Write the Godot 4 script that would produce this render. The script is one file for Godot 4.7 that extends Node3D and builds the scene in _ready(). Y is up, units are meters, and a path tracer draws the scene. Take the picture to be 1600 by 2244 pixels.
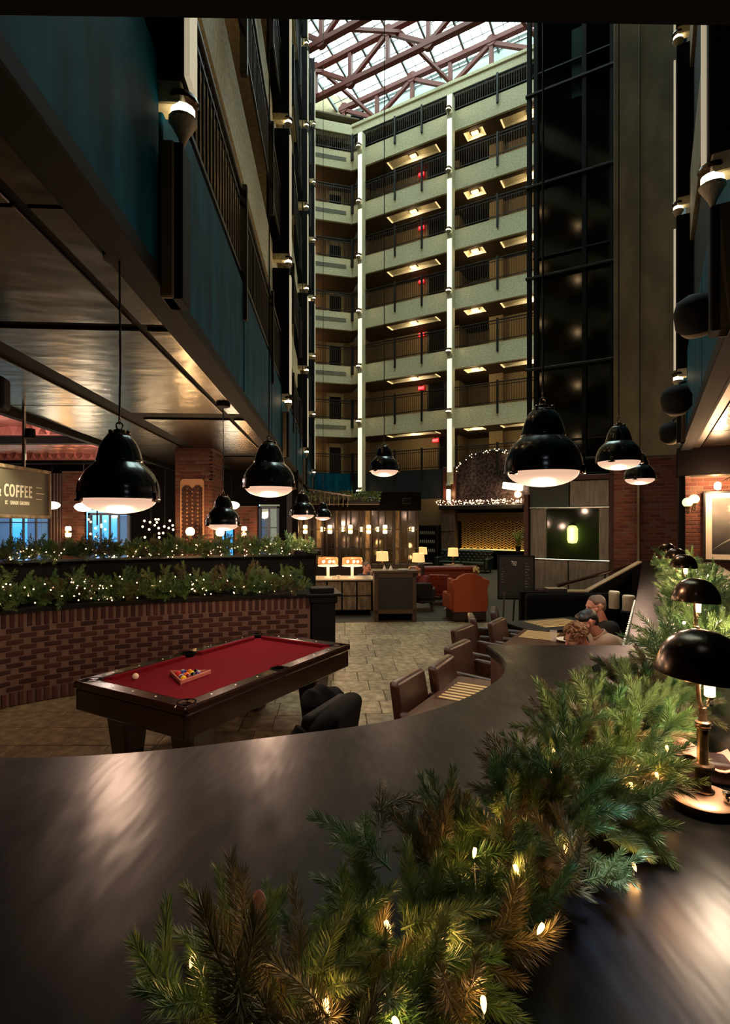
extends Node3D
# A hotel atrium at dusk, seen over a curved bar counter. Metres, y up, floor of the pool area at y = 0; the eye stands 2.15 m above it and looks along -z.
const K := 1160.0
const HY := 1145.0
const E := 2.15
const UP := Vector3.UP
const ORD := ["first", "second", "third", "fourth", "fifth", "sixth", "seventh", "eighth", "ninth", "tenth"]
var M := {}
var T := {}
var rng := RandomNumberGenerator.new()

func _ready():
	rng.seed = 20240611
	# ---- camera, sky, exposure
	var cam = Camera3D.new(); cam.name = "camera"
	cam.projection = Camera3D.PROJECTION_FRUSTUM
	cam.near = 0.05; cam.far = 200.0
	cam.size = 2244.0 / K * cam.near
	cam.frustum_offset = Vector2(0, (HY - 1122.0) / K * cam.near)
	cam.position = Vector3(0, E, 0)
	add_child(cam); cam.current = true
	var env = Environment.new()
	env.background_mode = Environment.BG_SKY
	var sm = ProceduralSkyMaterial.new()
	sm.sky_top_color = Color(0.86, 0.98, 0.95); sm.sky_horizon_color = Color(0.075, 0.29, 0.44)
	sm.sky_curve = 0.16; sm.sky_energy_multiplier = 1.0
	sm.ground_bottom_color = Color(0.06, 0.24, 0.38); sm.ground_horizon_color = Color(0.075, 0.29, 0.44)
	var sky = Sky.new(); sky.sky_material = sm
	env.sky = sky
	env.background_energy_multiplier = 10.0
	env.tonemap_mode = Environment.TONE_MAPPER_LINEAR
	env.tonemap_exposure = 1.3
	env.sdfgi_enabled = true; env.ssao_enabled = true; env.ssil_enabled = true
	var we = WorldEnvironment.new(); we.name = "environment"; we.environment = env
	add_child(we)
	make_materials()
	build_shell()
	build_far_facade()
	build_left_building()
	build_right_building()
	build_tower()
	build_roof()
	build_cafe()
	build_lounge_wall()
	build_counter()
	build_planter_wall()
	build_pool_table()
	build_pendants()
	build_seating()
	build_lounge()
	build_desk_lamps()
	build_garlands()
	build_people()
	build_small_things()

# ---------------------------------------------------------------- places
func W(px, py, z) -> Vector3:                       # the place at depth z on a line of sight
	return Vector3((px - 800.0) / K * z, E - (py - HY) / K * z, -z)
func Hh(px, py, h) -> Vector3:                      # the place at height h on a line of sight
	return W(px, py, (E - h) * K / (py - HY))

# ---------------------------------------------------------------- mesh code
class Geo:
	var v := PackedVector3Array()
	var n := PackedVector3Array()
	var u := PackedVector2Array()
	var cc := PackedColorArray()
	var tint = null
	func tri(a: Vector3, b: Vector3, c: Vector3, na: Vector3, nb: Vector3, nc: Vector3, ua := Vector2.ZERO, ub := Vector2.ZERO, uc := Vector2.ZERO):
		if (b - a).cross(c - a).dot(na + nb + nc) > 0.0:
			var t := b; b = c; c = t
			t = nb; nb = nc; nc = t
			var q := ub; ub = uc; uc = q
		v.push_back(a); v.push_back(b); v.push_back(c)
		n.push_back(na); n.push_back(nb); n.push_back(nc)
		u.push_back(ua); u.push_back(ub); u.push_back(uc)
		if tint != null:
			cc.push_back(tint); cc.push_back(tint); cc.push_back(tint)
	func quad(a: Vector3, b: Vector3, c: Vector3, d: Vector3, nn: Vector3):
		tri(a, b, c, nn, nn, nn, Vector2(0, 1), Vector2(1, 1), Vector2(1, 0))
		tri(a, c, d, nn, nn, nn, Vector2(0, 1), Vector2(1, 0), Vector2(0, 0))
	func quads(a, b, c, d, na, nb, nc, nd):
		tri(a, b, c, na, nb, nc)
		tri(a, c, d, na, nc, nd)
	func box(c: Vector3, s: Vector3, bv := 0.0, xf := Transform3D()):
		var h := s * 0.5
		bv = minf(bv, minf(h.x, minf(h.y, h.z)) * 0.95)
		var b := xf.basis.orthonormalized()
		for a in 3:
			var p := (a + 1) % 3
			var q := (a + 2) % 3
			for s0 in [-1.0, 1.0]:
				var nn := Vector3.ZERO
				nn[a] = s0
				var r := []
				for k in [[-1.0, -1.0], [1.0, -1.0], [1.0, 1.0], [-1.0, 1.0]]:
					var w := Vector3.ZERO
					w[a] = s0 * h[a]; w[p] = k[0] * (h[p] - bv); w[q] = k[1] * (h[q] - bv)
					r.append(xf * (c + w))
				quad(r[0], r[1], r[2], r[3], b * nn)
				if bv > 0.0:
					for s1 in [-1.0, 1.0]:
						var n2 := Vector3.ZERO
						n2[a] = s0; n2[p] = s1
						var e := []
						for k2 in [-1.0, 1.0]:
							var w1 := Vector3.ZERO
							var w2 := Vector3.ZERO
							w1[a] = s0 * h[a]; w1[p] = s1 * (h[p] - bv); w1[q] = k2 * (h[q] - bv)
							w2[a] = s0 * (h[a] - bv); w2[p] = s1 * h[p]; w2[q] = k2 * (h[q] - bv)
							e.append(xf * (c + w1)); e.append(xf * (c + w2))
						quad(e[0], e[1], e[3], e[2], (b * n2).normalized())
		if bv > 0.0:
			for x in [-1.0, 1.0]:
				for y in [-1.0, 1.0]:
					for z in [-1.0, 1.0]:
						var sg := Vector3(x, y, z)
						var w := sg * (h - Vector3(bv, bv, bv))
						var nn := (b * sg).normalized()
						tri(xf * (c + w + Vector3(x * bv, 0, 0)), xf * (c + w + Vector3(0, y * bv, 0)), xf * (c + w + Vector3(0, 0, z * bv)), nn, nn, nn)
	func span(a: Vector3, b: Vector3, bv := 0.0):       # a box between two corners
		box((a + b) * 0.5, (b - a).abs(), bv)
	func rbox(c: Vector3, s: Vector3, r: float, xf := Transform3D(), k := 2):   # a box with round edges
		var h := s * 0.5
		r = minf(r, minf(h.x, minf(h.y, h.z)))
		var pr := []
		for i in k + 1: pr.append([-1.0, deg_to_rad(-45.0 + 45.0 * i / k)])
		for i in k + 1: pr.append([1.0, deg_to_rad(45.0 * i / k)])
		var b := xf.basis.orthonormalized()
		for a in 3:
			var p := (a + 1) % 3
			var q := (a + 2) % 3
			for s0 in [-1.0, 1.0]:
				var gp := []
				var gn := []
				for i in pr.size():
					for j in pr.size():
						var d := Vector3.ZERO
						d[a] = s0; d[p] = tan(pr[i][1]); d[q] = tan(pr[j][1])
						d = d.normalized()
						var w := Vector3.ZERO
						w[a] = s0 * (h[a] - r); w[p] = pr[i][0] * (h[p] - r); w[q] = pr[j][0] * (h[q] - r)
						gp.append(xf * (c + w + d * r)); gn.append(b * d)
				var m := pr.size()
				for i in m - 1:
					for j in m - 1:
						var o := i * m + j
						quads(gp[o], gp[o + 1], gp[o + m + 1], gp[o + m], gn[o], gn[o + 1], gn[o + m + 1], gn[o + m])
	func lathe(prof: Array, seg := 24, xf := Transform3D(), arc := TAU, crease := 0.75):   # prof: [radius, height] going along the outline, outside on the right when it rises
		var m := prof.size()
		var sn := []
		for i in m - 1:
			var d = Vector2(prof[i + 1][0] - prof[i][0], prof[i + 1][1] - prof[i][1])
			sn.append(Vector2(d.y, -d.x).normalized() if d.length() > 1e-7 else Vector2.ZERO)
		for i in m - 1:
			var n0: Vector2 = sn[i]
			var n1: Vector2 = sn[i]
			if i > 0 and sn[i - 1].dot(sn[i]) > crease: n0 = (sn[i] + sn[i - 1]).normalized()
			if i < m - 2 and sn[i + 1].dot(sn[i]) > crease: n1 = (sn[i] + sn[i + 1]).normalized()
			for k in seg:
				var a0 := arc * k / seg
				var a1 := arc * (k + 1) / seg
				var c0 := Vector3(cos(a0), 0, sin(a0))
				var c1 := Vector3(cos(a1), 0, sin(a1))
				var y0 := Vector3(0, prof[i][1], 0)
				var y1 := Vector3(0, prof[i + 1][1], 0)
				var bb := xf.basis.orthonormalized()
				var p00: Vector3 = xf * (c0 * prof[i][0] + y0)
				var p01: Vector3 = xf * (c1 * prof[i][0] + y0)
				var p10: Vector3 = xf * (c0 * prof[i + 1][0] + y1)
				var p11: Vector3 = xf * (c1 * prof[i + 1][0] + y1)
				var na: Vector3 = bb * (c0 * n0.x + UP * n0.y)
				var nb: Vector3 = bb * (c1 * n0.x + UP * n0.y)
				var nc: Vector3 = bb * (c0 * n1.x + UP * n1.y)
				var nd: Vector3 = bb * (c1 * n1.x + UP * n1.y)
				if prof[i][0] > 1e-6: tri(p00, p01, p11, na, nb, nd)
				if prof[i + 1][0] > 1e-6: tri(p00, p11, p10, na, nd, nc)
	func ball(c: Vector3, r, seg := 12, rings := 8):
		var rr: Vector3 = r if r is Vector3 else Vector3(r, r, r)
		var pr := []
		for i in rings + 1:
			var a := -PI / 2 + PI * i / rings
			pr.append([cos(a), sin(a)])
		var g := Geo.new()
		g.lathe(pr, seg, Transform3D(), TAU, -1.0)
		for i in range(0, g.v.size(), 3):
			tri(c + g.v[i] * rr, c + g.v[i + 1] * rr, c + g.v[i + 2] * rr, (g.n[i] / rr).normalized(), (g.n[i + 1] / rr).normalized(), (g.n[i + 2] / rr).normalized())
	func tube(pts: Array, rad, sides := 8, caps := true):
		var m := pts.size()
		var t: Vector3 = (pts[1] - pts[0]).normalized()
		var x := t.cross(UP if absf(t.y) < 0.9 else Vector3.RIGHT).normalized()
		var ring := []
		var nr := []
		for i in m:
			var t2: Vector3 = (pts[mini(i + 1, m - 1)] - pts[maxi(i - 1, 0)]).normalized()
			x = (x - t2 * x.dot(t2)).normalized()
			var y := t2.cross(x)
			var r: float = rad[i] if rad is Array else rad
			var rp := []
			var rn := []
			for k in sides:
				var a := TAU * k / sides
				var d := x * cos(a) + y * sin(a)
				rp.append(pts[i] + d * r); rn.append(d)
			ring.append(rp); nr.append(rn)
		for i in m - 1:
			for k in sides:
				var q := (k + 1) % sides
				quads(ring[i][k], ring[i][q], ring[i + 1][q], ring[i + 1][k], nr[i][k], nr[i][q], nr[i + 1][q], nr[i + 1][k])
		if caps:
			for e in [0, m - 1]:
				var d: Vector3 = (pts[0] - pts[1]).normalized() if e == 0 else (pts[m - 1] - pts[m - 2]).normalized()
				for k in sides: tri(pts[e], ring[e][k], ring[e][(k + 1) % sides], d, d, d)
	func bar(a: Vector3, b: Vector3, w: float, h: float, bv := 0.0):     # a straight bar of w x h from a to b
		var z := (b - a).normalized()
		var x := (UP if absf(z.y) < 0.95 else Vector3.RIGHT).cross(z).normalized()
		var xf := Transform3D(Basis(x, z.cross(x), z), (a + b) * 0.5)
		box(Vector3.ZERO, Vector3(w, h, a.distance_to(b)), bv, xf)
	func prism(poly: PackedVector2Array, y0: float, y1: float, smooth := false, xf := Transform3D()):   # poly in x, z
		var ix := Geometry2D.triangulate_polygon(poly)
		var b := xf.basis
		for i in range(0, ix.size(), 3):
			var p := poly[ix[i]]; var q := poly[ix[i + 1]]; var r := poly[ix[i + 2]]
			for e in [[y0, -UP], [y1, UP]]:
				tri(xf * Vector3(p.x, e[0], p.y), xf * Vector3(q.x, e[0], q.y), xf * Vector3(r.x, e[0], r.y), b * e[1], b * e[1], b * e[1])
		var m := poly.size()
		var sg := 0.0
		for i in m: sg += poly[i].cross(poly[(i + 1) % m])
		var nn := []
		for i in m:
			var d := (poly[(i + 1) % m] - poly[i]).normalized()
			nn.append(Vector2(d.y, -d.x) * signf(sg))
		for i in m:
			var p := poly[i]; var q := poly[(i + 1) % m]
			var n0: Vector2 = nn[i]
			var n1: Vector2 = nn[i]
			if smooth:
				if nn[(i + m - 1) % m].dot(nn[i]) > 0.8: n0 = (nn[i] + nn[(i + m - 1) % m]).normalized()
				if nn[(i + 1) % m].dot(nn[i]) > 0.8: n1 = (nn[i] + nn[(i + 1) % m]).normalized()
			var a0 := b * Vector3(n0.x, 0, n0.y)
			var a1 := b * Vector3(n1.x, 0, n1.y)
			quads(xf * Vector3(p.x, y0, p.y), xf * Vector3(q.x, y0, q.y), xf * Vector3(q.x, y1, q.y), xf * Vector3(p.x, y1, p.y), a0, a1, a1, a0)
	func add(g: Geo, xf := Transform3D()):
		var b := xf.basis.orthonormalized()
		for i in g.v.size():
			v.push_back(xf * g.v[i]); n.push_back(b * g.n[i]); u.push_back(g.u[i])
			if tint != null: cc.push_back(tint)
			elif g.cc.size() > i: cc.push_back(g.cc[i])
	func warp(f: Callable):
		for i in v.size():
			var p := v[i]
			var q: Vector3 = f.call(p)
			var t := n[i].cross(UP if absf(n[i].y) < 0.9 else Vector3.RIGHT).normalized() * 0.002
			var t2 := n[i].cross(t).normalized() * 0.002
			var a: Vector3 = f.call(p + t) - q
			var b: Vector3 = f.call(p + t2) - q
			var nn := a.cross(b).normalized()
			n[i] = nn if nn.dot(n[i]) > 0 else -nn
			v[i] = q
	func mesh(m: Material) -> ArrayMesh:
		var a := []
		a.resize(Mesh.ARRAY_MAX)
		a[Mesh.ARRAY_VERTEX] = v; a[Mesh.ARRAY_NORMAL] = n; a[Mesh.ARRAY_TEX_UV] = u
		if cc.size() == v.size() and cc.size(): a[Mesh.ARRAY_COLOR] = cc
		var am := ArrayMesh.new()
		am.add_surface_from_arrays(Mesh.PRIMITIVE_TRIANGLES, a)
		am.surface_set_material(0, m)
		return am

func put(nm: String, m: Mesh, parent: Node = self, xf := Transform3D()) -> MeshInstance3D:
	var o := MeshInstance3D.new(); o.name = nm; o.mesh = m; o.transform = xf
	parent.add_child(o, true)
	return o
func obj(nm: String, g: Geo, m: Material, parent: Node = self, xf := Transform3D()) -> MeshInstance3D:
	return put(nm, g.mesh(m), parent, xf)
func tag(o: Node, label: String, cat: String, group := "", kind := ""):
	if label: o.set_meta("label", label)
	if cat: o.set_meta("category", cat)
	if group: o.set_meta("group", group)
	if kind: o.set_meta("kind", kind)
	return o
func thing(nm: String, label: String, cat: String, xf := Transform3D(), group := "") -> Node3D:
	var o := Node3D.new(); o.name = nm; o.transform = xf
	add_child(o, true)
	tag(o, label, cat, group)
	return o
func struct(nm: String, label: String, xf := Transform3D()) -> Node3D:
	var o := Node3D.new(); o.name = nm; o.transform = xf
	add_child(o, true)
	tag(o, label, "wall" if nm.begins_with("wall") else nm.split("_")[0], "", "structure")
	return o
func stuff(o: Node):
	o.set_meta("kind", "stuff")
	return o
func at(p: Vector3, yaw := 0.0) -> Transform3D:
	return Transform3D(Basis(UP, yaw), p)
func omni(p: Vector3, c: Color, e: float, size := 0.03, parent: Node = self):
	var l := OmniLight3D.new(); l.name = "lamp_light"
	l.position = p; l.light_color = c; l.light_energy = e; l.light_size = size
	l.omni_range = 40.0; l.omni_attenuation = 2.0; l.shadow_enabled = true
	parent.add_child(l, true)
	return l
func spot(p: Vector3, d: Vector3, c: Color, e: float, ang: float, size := 0.03, parent: Node = self):
	var l := SpotLight3D.new(); l.name = "lamp_light"
	l.light_color = c; l.light_energy = e; l.light_size = size; l.spot_angle = ang; l.spot_angle_attenuation = 0.6
	l.spot_range = 40.0; l.spot_attenuation = 2.0; l.shadow_enabled = true
	var z := -d.normalized()
	var x := (UP if absf(z.y) < 0.95 else Vector3.RIGHT).cross(z).normalized()
	l.transform = Transform3D(Basis(x, z.cross(x), z), p)
	parent.add_child(l, true)
	return l
func area(p: Vector3, d: Vector3, sx: float, sy: float, c: Color, e: float, parent: Node = self, side := Vector3.ZERO):
	var l := AreaLight3D.new(); l.name = "lamp_light"
	l.light_color = c; l.light_energy = e; l.area_size = Vector2(sx, sy); l.shadow_enabled = true
	l.area_range = 40.0; l.area_attenuation = 2.0
	var z := -d.normalized()
	var x := (UP if absf(z.y) < 0.95 else Vector3.RIGHT).cross(z).normalized()
	if side != Vector3.ZERO: x = side.normalized()
	l.transform = Transform3D(Basis(x, z.cross(x), z), p)
	parent.add_child(l, true)
	return l

# ---------------------------------------------------------------- materials
func noise_tex(key: String, freq: float, lo: float, hi: float, oct := 4, type := FastNoiseLite.TYPE_SIMPLEX_SMOOTH, size := 512, bump := 0.0):
	if T.has(key): return T[key]
	var f := FastNoiseLite.new()
	f.seed = key.hash() % 10000; f.frequency = freq; f.noise_type = type; f.fractal_octaves = oct
	var t := NoiseTexture2D.new()
	t.width = size; t.height = size; t.seamless = true; t.noise = f
	if bump > 0.0:
		t.as_normal_map = true; t.bump_strength = bump
	else:
		var g := Gradient.new()
		g.set_color(0, Color(lo, lo, lo)); g.set_color(1, Color(hi, hi, hi))
		t.color_ramp = g
	T[key] = t
	return t
func mat(key: String, c: Color, rough := 0.7, metal := 0.0, o := {}) -> StandardMaterial3D:
	var m := StandardMaterial3D.new()
	m.resource_name = key; m.albedo_color = c; m.roughness = rough; m.metallic = metal
	if o.has("tex"):
		m.albedo_texture = o.tex; m.uv1_triplanar = not o.has("uv"); m.uv1_world_triplanar = o.get("world", false)
		m.uv1_scale = o.get("scale", Vector3.ONE)
	if o.has("normal"):
		m.normal_enabled = true; m.normal_texture = o.normal; m.normal_scale = o.get("ns", 0.5)
		m.uv1_triplanar = not o.has("uv"); m.uv1_world_triplanar = o.get("world", false)
		m.uv1_scale = o.get("scale", Vector3.ONE)
	if o.has("rtex"):
		m.roughness_texture = o.rtex; m.uv1_triplanar = true; m.uv1_scale = o.get("scale", Vector3.ONE); m.uv1_world_triplanar = o.get("world", false)
	if o.has("emit"):
		m.emission_enabled = true; m.emission = o.emit; m.emission_energy_multiplier = o.get("power", 1.0)
	if o.has("coat"):
		m.clearcoat_enabled = true; m.clearcoat = o.coat; m.clearcoat_roughness = o.get("cr", 0.1)
	if o.has("back"):
		m.backlight_enabled = true; m.backlight = o.back
	if o.has("rim"):
		m.rim_enabled = true; m.rim = o.rim; m.rim_tint = 0.5
	if o.has("vc"): m.vertex_color_use_as_albedo = true
	if o.has("alpha"):
		m.transparency = BaseMaterial3D.TRANSPARENCY_ALPHA; m.albedo_color.a = o.alpha
	if o.has("spec"): m.metallic_specular = o.spec
	M[key] = m
	return m
func glow(key: String, c: Color, e: float) -> StandardMaterial3D:
	return mat(key, Color(c.r * 0.8, c.g * 0.8, c.b * 0.8), 0.4, 0.0, {"emit": c, "power": e})

func make_materials():
	var cloud = noise_tex("cloud", 0.012, 0.55, 1.0)
	var fine = noise_tex("fine", 0.06, 0.7, 1.0)
	var grain = noise_tex("grain", 0.03, 0.45, 1.0, 5)
	var patch = noise_tex("patch", 0.02, 0.35, 1.0, 5)
	var nb = noise_tex("bump", 0.05, 0, 1, 4, FastNoiseLite.TYPE_SIMPLEX_SMOOTH, 512, 4.0)
	var wavy = noise_tex("wavy", 0.01, 0, 1, 3, FastNoiseLite.TYPE_SIMPLEX_SMOOTH, 512, 5.0)
	var streak = noise_tex("streak", 0.02, 0.65, 1.0, 5)
	mat("black", Color(0.03, 0.028, 0.027), 0.75, 0, {"spec": 0.3})
	mat("soot", Color(0.015, 0.014, 0.014), 0.9, 0, {"spec": 0.2})
	mat("teal", Color(0.035, 0.35, 0.45), 0.6, 0, {"tex": cloud, "scale": Vector3(0.5, 0.15, 0.5), "world": true, "spec": 0.15})
	mat("cream", Color(0.93, 0.90, 0.74), 0.75, 0, {"tex": fine, "scale": Vector3(0.4, 0.4, 0.4), "world": true})
	mat("white_paint", Color(0.93, 0.93, 0.88), 0.6)
	mat("tan_wall", Color(0.66, 0.59, 0.45), 0.8, 0, {"tex": fine, "scale": Vector3(0.3, 0.3, 0.3), "world": true})
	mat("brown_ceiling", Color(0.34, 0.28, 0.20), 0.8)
	mat("rail", Color(0.075, 0.065, 0.06), 0.5, 0.3)
	mat("rail_bar", Color(0.11, 0.095, 0.085), 0.55, 0.2)
	mat("stone", Color(0.55, 0.50, 0.38), 0.7, 0, {"tex": cloud, "scale": Vector3(0.25, 0.1, 0.25), "world": true})
	mat("soffit", Color(0.225, 0.17, 0.14), 0.27, 0.5, {"tex": patch, "normal": wavy, "ns": 0.25, "scale": Vector3(0.25, 0.25, 0.6), "world": true})
	mat("soffit_beam", Color(0.125, 0.088, 0.066), 0.45, 0.2)
	mat("steel", Color(0.62, 0.60, 0.54), 0.4, 0.55, {"tex": streak, "scale": Vector3(1.2, 0.12, 1.2), "world": true})
	mat("dark_glass", Color(0.01, 0.018, 0.02), 0.08, 0.0)
	mat("green_glass", Color(0.03, 0.05, 0.02), 0.12, 0.1)
	mat("red_steel", Color(0.50, 0.175, 0.13), 0.55, 0, {"tex": fine})
	mat("purlin", Color(0.45, 0.48, 0.50), 0.6)
	mat("pane", Color(0.9, 0.97, 0.97), 0.05, 0, {"alpha": 0.12})
	mat("roof_wall", Color(0.80, 0.86, 0.84), 0.8)
	mat("mortar", Color(0.46, 0.36, 0.30), 0.95, 0, {"tex": fine})
	for i in 4:
		var bc: Color = [Color(0.27, 0.12, 0.085), Color(0.235, 0.10, 0.075), Color(0.30, 0.14, 0.095), Color(0.215, 0.09, 0.07)][i]
		mat("brick%d" % i, bc, 0.88, 0, {"tex": fine, "normal": nb, "ns": 0.8, "scale": Vector3(6, 6, 6)})
	mat("brick_vc", Color.WHITE, 0.9, 0, {"vc": 1, "tex": fine, "normal": nb, "ns": 0.6, "scale": Vector3(4, 4, 4)})
	mat("gold_tile", Color(0.62, 0.50, 0.28), 0.4, 0.3)
	for i in 3:
		var tc: Color = [Color(0.68, 0.61, 0.47), Color(0.62, 0.55, 0.43), Color(0.73, 0.66, 0.51)][i]
		mat("tile%d" % i, tc, 0.5, 0, {"tex": cloud, "scale": Vector3(1.1, 1.1, 1.1), "world": true})
	mat("grout", Color(0.48, 0.42, 0.33), 0.9)
	mat("carpet", Color(0.27, 0.23, 0.17), 0.95, 0, {"tex": fine, "scale": Vector3(2, 2, 2), "world": true})
	mat("counter", Color(0.05, 0.049, 0.05), 0.30, 0.0, {"tex": grain, "normal": wavy, "ns": 0.18, "scale": Vector3(2.2, 1, 0.35), "world": true, "spec": 0.24})
	mat("counter_wood", Color(0.34, 0.17, 0.10), 0.5, 0, {"tex": grain, "scale": Vector3(3, 0.4, 3), "world": true})
	mat("mahogany", Color(0.19, 0.075, 0.045), 0.22, 0, {"tex": grain, "scale": Vector3(0.5, 6, 6), "coat": 0.6})
	mat("dark_wood", Color(0.11, 0.065, 0.045), 0.45, 0, {"tex": grain, "scale": Vector3(0.6, 4, 4)})
	mat("oak", Color(0.45, 0.34, 0.20), 0.55, 0, {"tex": grain, "scale": Vector3(4, 0.6, 4)})
	mat("table_wood", Color(0.40, 0.25, 0.16), 0.35, 0, {"tex": grain, "scale": Vector3(0.7, 5, 5)})
	mat("felt", Color(0.50, 0.10, 0.145), 0.95, 0, {"tex": fine, "scale": Vector3(8, 8, 8), "spec": 0.15})
	mat("felt_dark", Color(0.34, 0.06, 0.08), 0.95)
	mat("enamel", Color(0.028, 0.026, 0.024), 0.20, 0.1, {"coat": 0.7, "cr": 0.12})
	mat("brass", Color(0.46, 0.37, 0.28), 0.30, 0.8, {"tex": cloud, "scale": Vector3(5, 5, 5)})
	mat("bronze", Color(0.32, 0.25, 0.175), 0.22, 0.85, {"tex": patch, "scale": Vector3(4, 4, 4)})
	mat("chrome", Color(0.8, 0.76, 0.68), 0.2, 1.0)
	mat("copper", Color(0.72, 0.46, 0.42), 0.33, 0.5, {"normal": wavy, "ns": 0.5, "scale": Vector3(2, 2, 2)})
	mat("leather", Color(0.30, 0.19, 0.13), 0.38, 0, {"tex": cloud, "normal": nb, "ns": 0.15, "scale": Vector3(3, 3, 3)})
	mat("rust_leather", Color(0.58, 0.20, 0.10), 0.42, 0, {"tex": cloud, "scale": Vector3(2, 2, 2)})
	mat("orange_cloth", Color(0.62, 0.27, 0.09), 0.8, 0, {"tex": fine, "scale": Vector3(4, 4, 4)})
	mat("green_leather", Color(0.08, 0.12, 0.08), 0.35)
	mat("coat_cloth", Color(0.03, 0.03, 0.035), 0.85, 0, {"spec": 0.2, "normal": nb, "ns": 0.8, "scale": Vector3(4, 4, 4)})
	mat("parchment", Color(0.66, 0.58, 0.46), 0.7, 0, {"tex": cloud, "scale": Vector3(1.5, 0.5, 1.5)})
	mat("paper", Color(0.86, 0.82, 0.74), 0.8)
	mat("ceramic", Color(0.74, 0.72, 0.62), 0.4, 0, {"tex": fine})
	mat("cream_strip", Color(0.85, 0.74, 0.50), 0.4)
	mat("skin", Color(0.72, 0.51, 0.43), 0.6)
	mat("needle0", Color(0.27, 0.38, 0.17), 0.5, 0, {"back": Color(0.1, 0.14, 0.05)})
	mat("needle1", Color(0.35, 0.42, 0.22), 0.5, 0, {"back": Color(0.1, 0.13, 0.05)})
	mat("needle2", Color(0.19, 0.34, 0.17), 0.5, 0, {"back": Color(0.08, 0.14, 0.07)})
	mat("needle3", Color(0.31, 0.28, 0.15), 0.5, 0, {"back": Color(0.12, 0.11, 0.04)})
	mat("wire", Color(0.05, 0.09, 0.04), 0.6)
	mat("cable", Color(0.03, 0.03, 0.03), 0.5)
	mat("bowl", Color(0.4, 0.34, 0.30), 0.35, 0, {"emit": Color(1.0, 0.80, 0.68), "power": 0.62})
	glow("bulb", Color(1.0, 0.72, 0.42), 5.0)
	glow("bulb_far", Color(1.0, 0.86, 0.70), 1.9)
	glow("tube", Color(1.0, 0.86, 0.66), 2.2)
	glow("warm", Color(1.0, 0.80, 0.55), 1.6)
	glow("coffer", Color(1.0, 0.86, 0.60), 0.9)
	glow("white_glow", Color(1.0, 0.95, 0.84), 2.0)
	glow("shade", Color(1.0, 0.80, 0.52), 0.75)
	glow("exit", Color(1.0, 0.08, 0.14), 1.0)
	glow("exit_letter", Color(1.0, 0.55, 0.55), 1.4)
	glow("lime", Color(0.94, 1.0, 0.55), 2.6)
	mat("strip", Color(0.92, 0.93, 0.86), 0.6, 0, {"emit": Color(0.95, 0.97, 0.86), "power": 0.75})  # emission stands in for sconce light on the white columns
	mat("strip_dim", Color(0.9, 0.88, 0.78), 0.6, 0, {"emit": Color(1.0, 0.93, 0.78), "power": 0.3})  # dimmer emission in place of sconce light on the side pilasters
	mat("roof_grey", Color(0.45, 0.46, 0.40), 0.7)
	mat("red_brown", Color(0.30, 0.13, 0.09), 0.45)
	mat("steel_dark", Color(0.24, 0.27, 0.24), 0.35, 0.6)
	mat("lift_glass", Color(0.06, 0.17, 0.16), 0.25)
	mat("green_pane", Color(0.05, 0.08, 0.02), 0.06, 0, {"alpha": 0.35})
	mat("pane_blue", Color(0.7, 0.85, 1.0), 0.05, 0, {"alpha": 0.12})
	mat("blue_frame", Color(0.30, 0.33, 0.42), 0.5)
	mat("cafe_dark", Color(0.04, 0.03, 0.033), 0.7, 0, {"spec": 0.15})
	mat("cafe_brown", Color(0.24, 0.16, 0.14), 0.5)
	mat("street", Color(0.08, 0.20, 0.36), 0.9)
	mat("mortar_light", Color(0.66, 0.50, 0.38), 0.9)
	mat("sign_grey", Color(0.34, 0.33, 0.27), 0.6)
	mat("letter", Color(0.88, 0.86, 0.78), 0.6)
	mat("stone_pier", Color(0.42, 0.33, 0.25), 0.6, 0, {"tex": T.cloud, "scale": Vector3(0.8, 0.3, 0.8)})
	mat("mirror", Color(0.52, 0.43, 0.43), 0.1, 0.55, {"tex": T.patch, "scale": Vector3(0.6, 0.6, 0.6)})  # greyish purple mottled colour stands in for what the glass reflects
	glow("warm_strip", Color(1, 0.82, 0.45), 1.4)
	mat("smoke_pane", Color(0.10, 0.06, 0.04), 0.08, 0, {"alpha": 0.55})
	mat("navy", Color(0.06, 0.085, 0.11), 0.6)
	mat("brick_olive", Color(0.50, 0.40, 0.24), 0.9, 0, {"tex": T.fine})
	mat("niche_dark", Color(0.10, 0.07, 0.03), 0.8)
	glow("bead", Color(1.0, 0.97, 0.85), 0.45)
	mat("ledge", Color(0.06, 0.055, 0.05), 0.6, 0.0, {"spec": 0.25})
	mat("pearl", Color(0.9, 0.88, 0.8), 0.2)
	mat("ivory", Color(0.90, 0.84, 0.70), 0.12, 0, {"coat": 0.5})
	mat("rack", Color(0.72, 0.42, 0.36), 0.4)
	mat("chrome_warm", Color(0.50, 0.42, 0.35), 0.25, 1.0)
	mat("core_green", Color(0.30, 0.36, 0.16), 0.5)
	glow("cool_glow", Color(0.85, 0.9, 1.0), 2.0)
	mat("wine", Color(0.13, 0.06, 0.05), 0.5)
	mat("board_dark", Color(0.30, 0.15, 0.09), 0.4)
	mat("oak_dim", Color(0.36, 0.27, 0.16), 0.6, 0, {"tex": T.grain, "scale": Vector3(4, 0.6, 4)})
	mat("panel_dark", Color(0.045, 0.05, 0.04), 0.5)
	mat("cream_top", Color(0.60, 0.54, 0.45), 0.4)
	mat("amber_glass", Color(1.0, 0.75, 0.5), 0.15, 0, {"alpha": 0.35})
	glow("white_glow_dim", Color(1, 0.9, 0.75), 0.9)
	glow("stem_glow", Color(1, 0.86, 0.72), 0.4)
	mat("dark_tub", Color(0.10, 0.07, 0.06), 0.6)
	mat("dry_flower", Color(0.70, 0.60, 0.35), 0.8)
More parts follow.
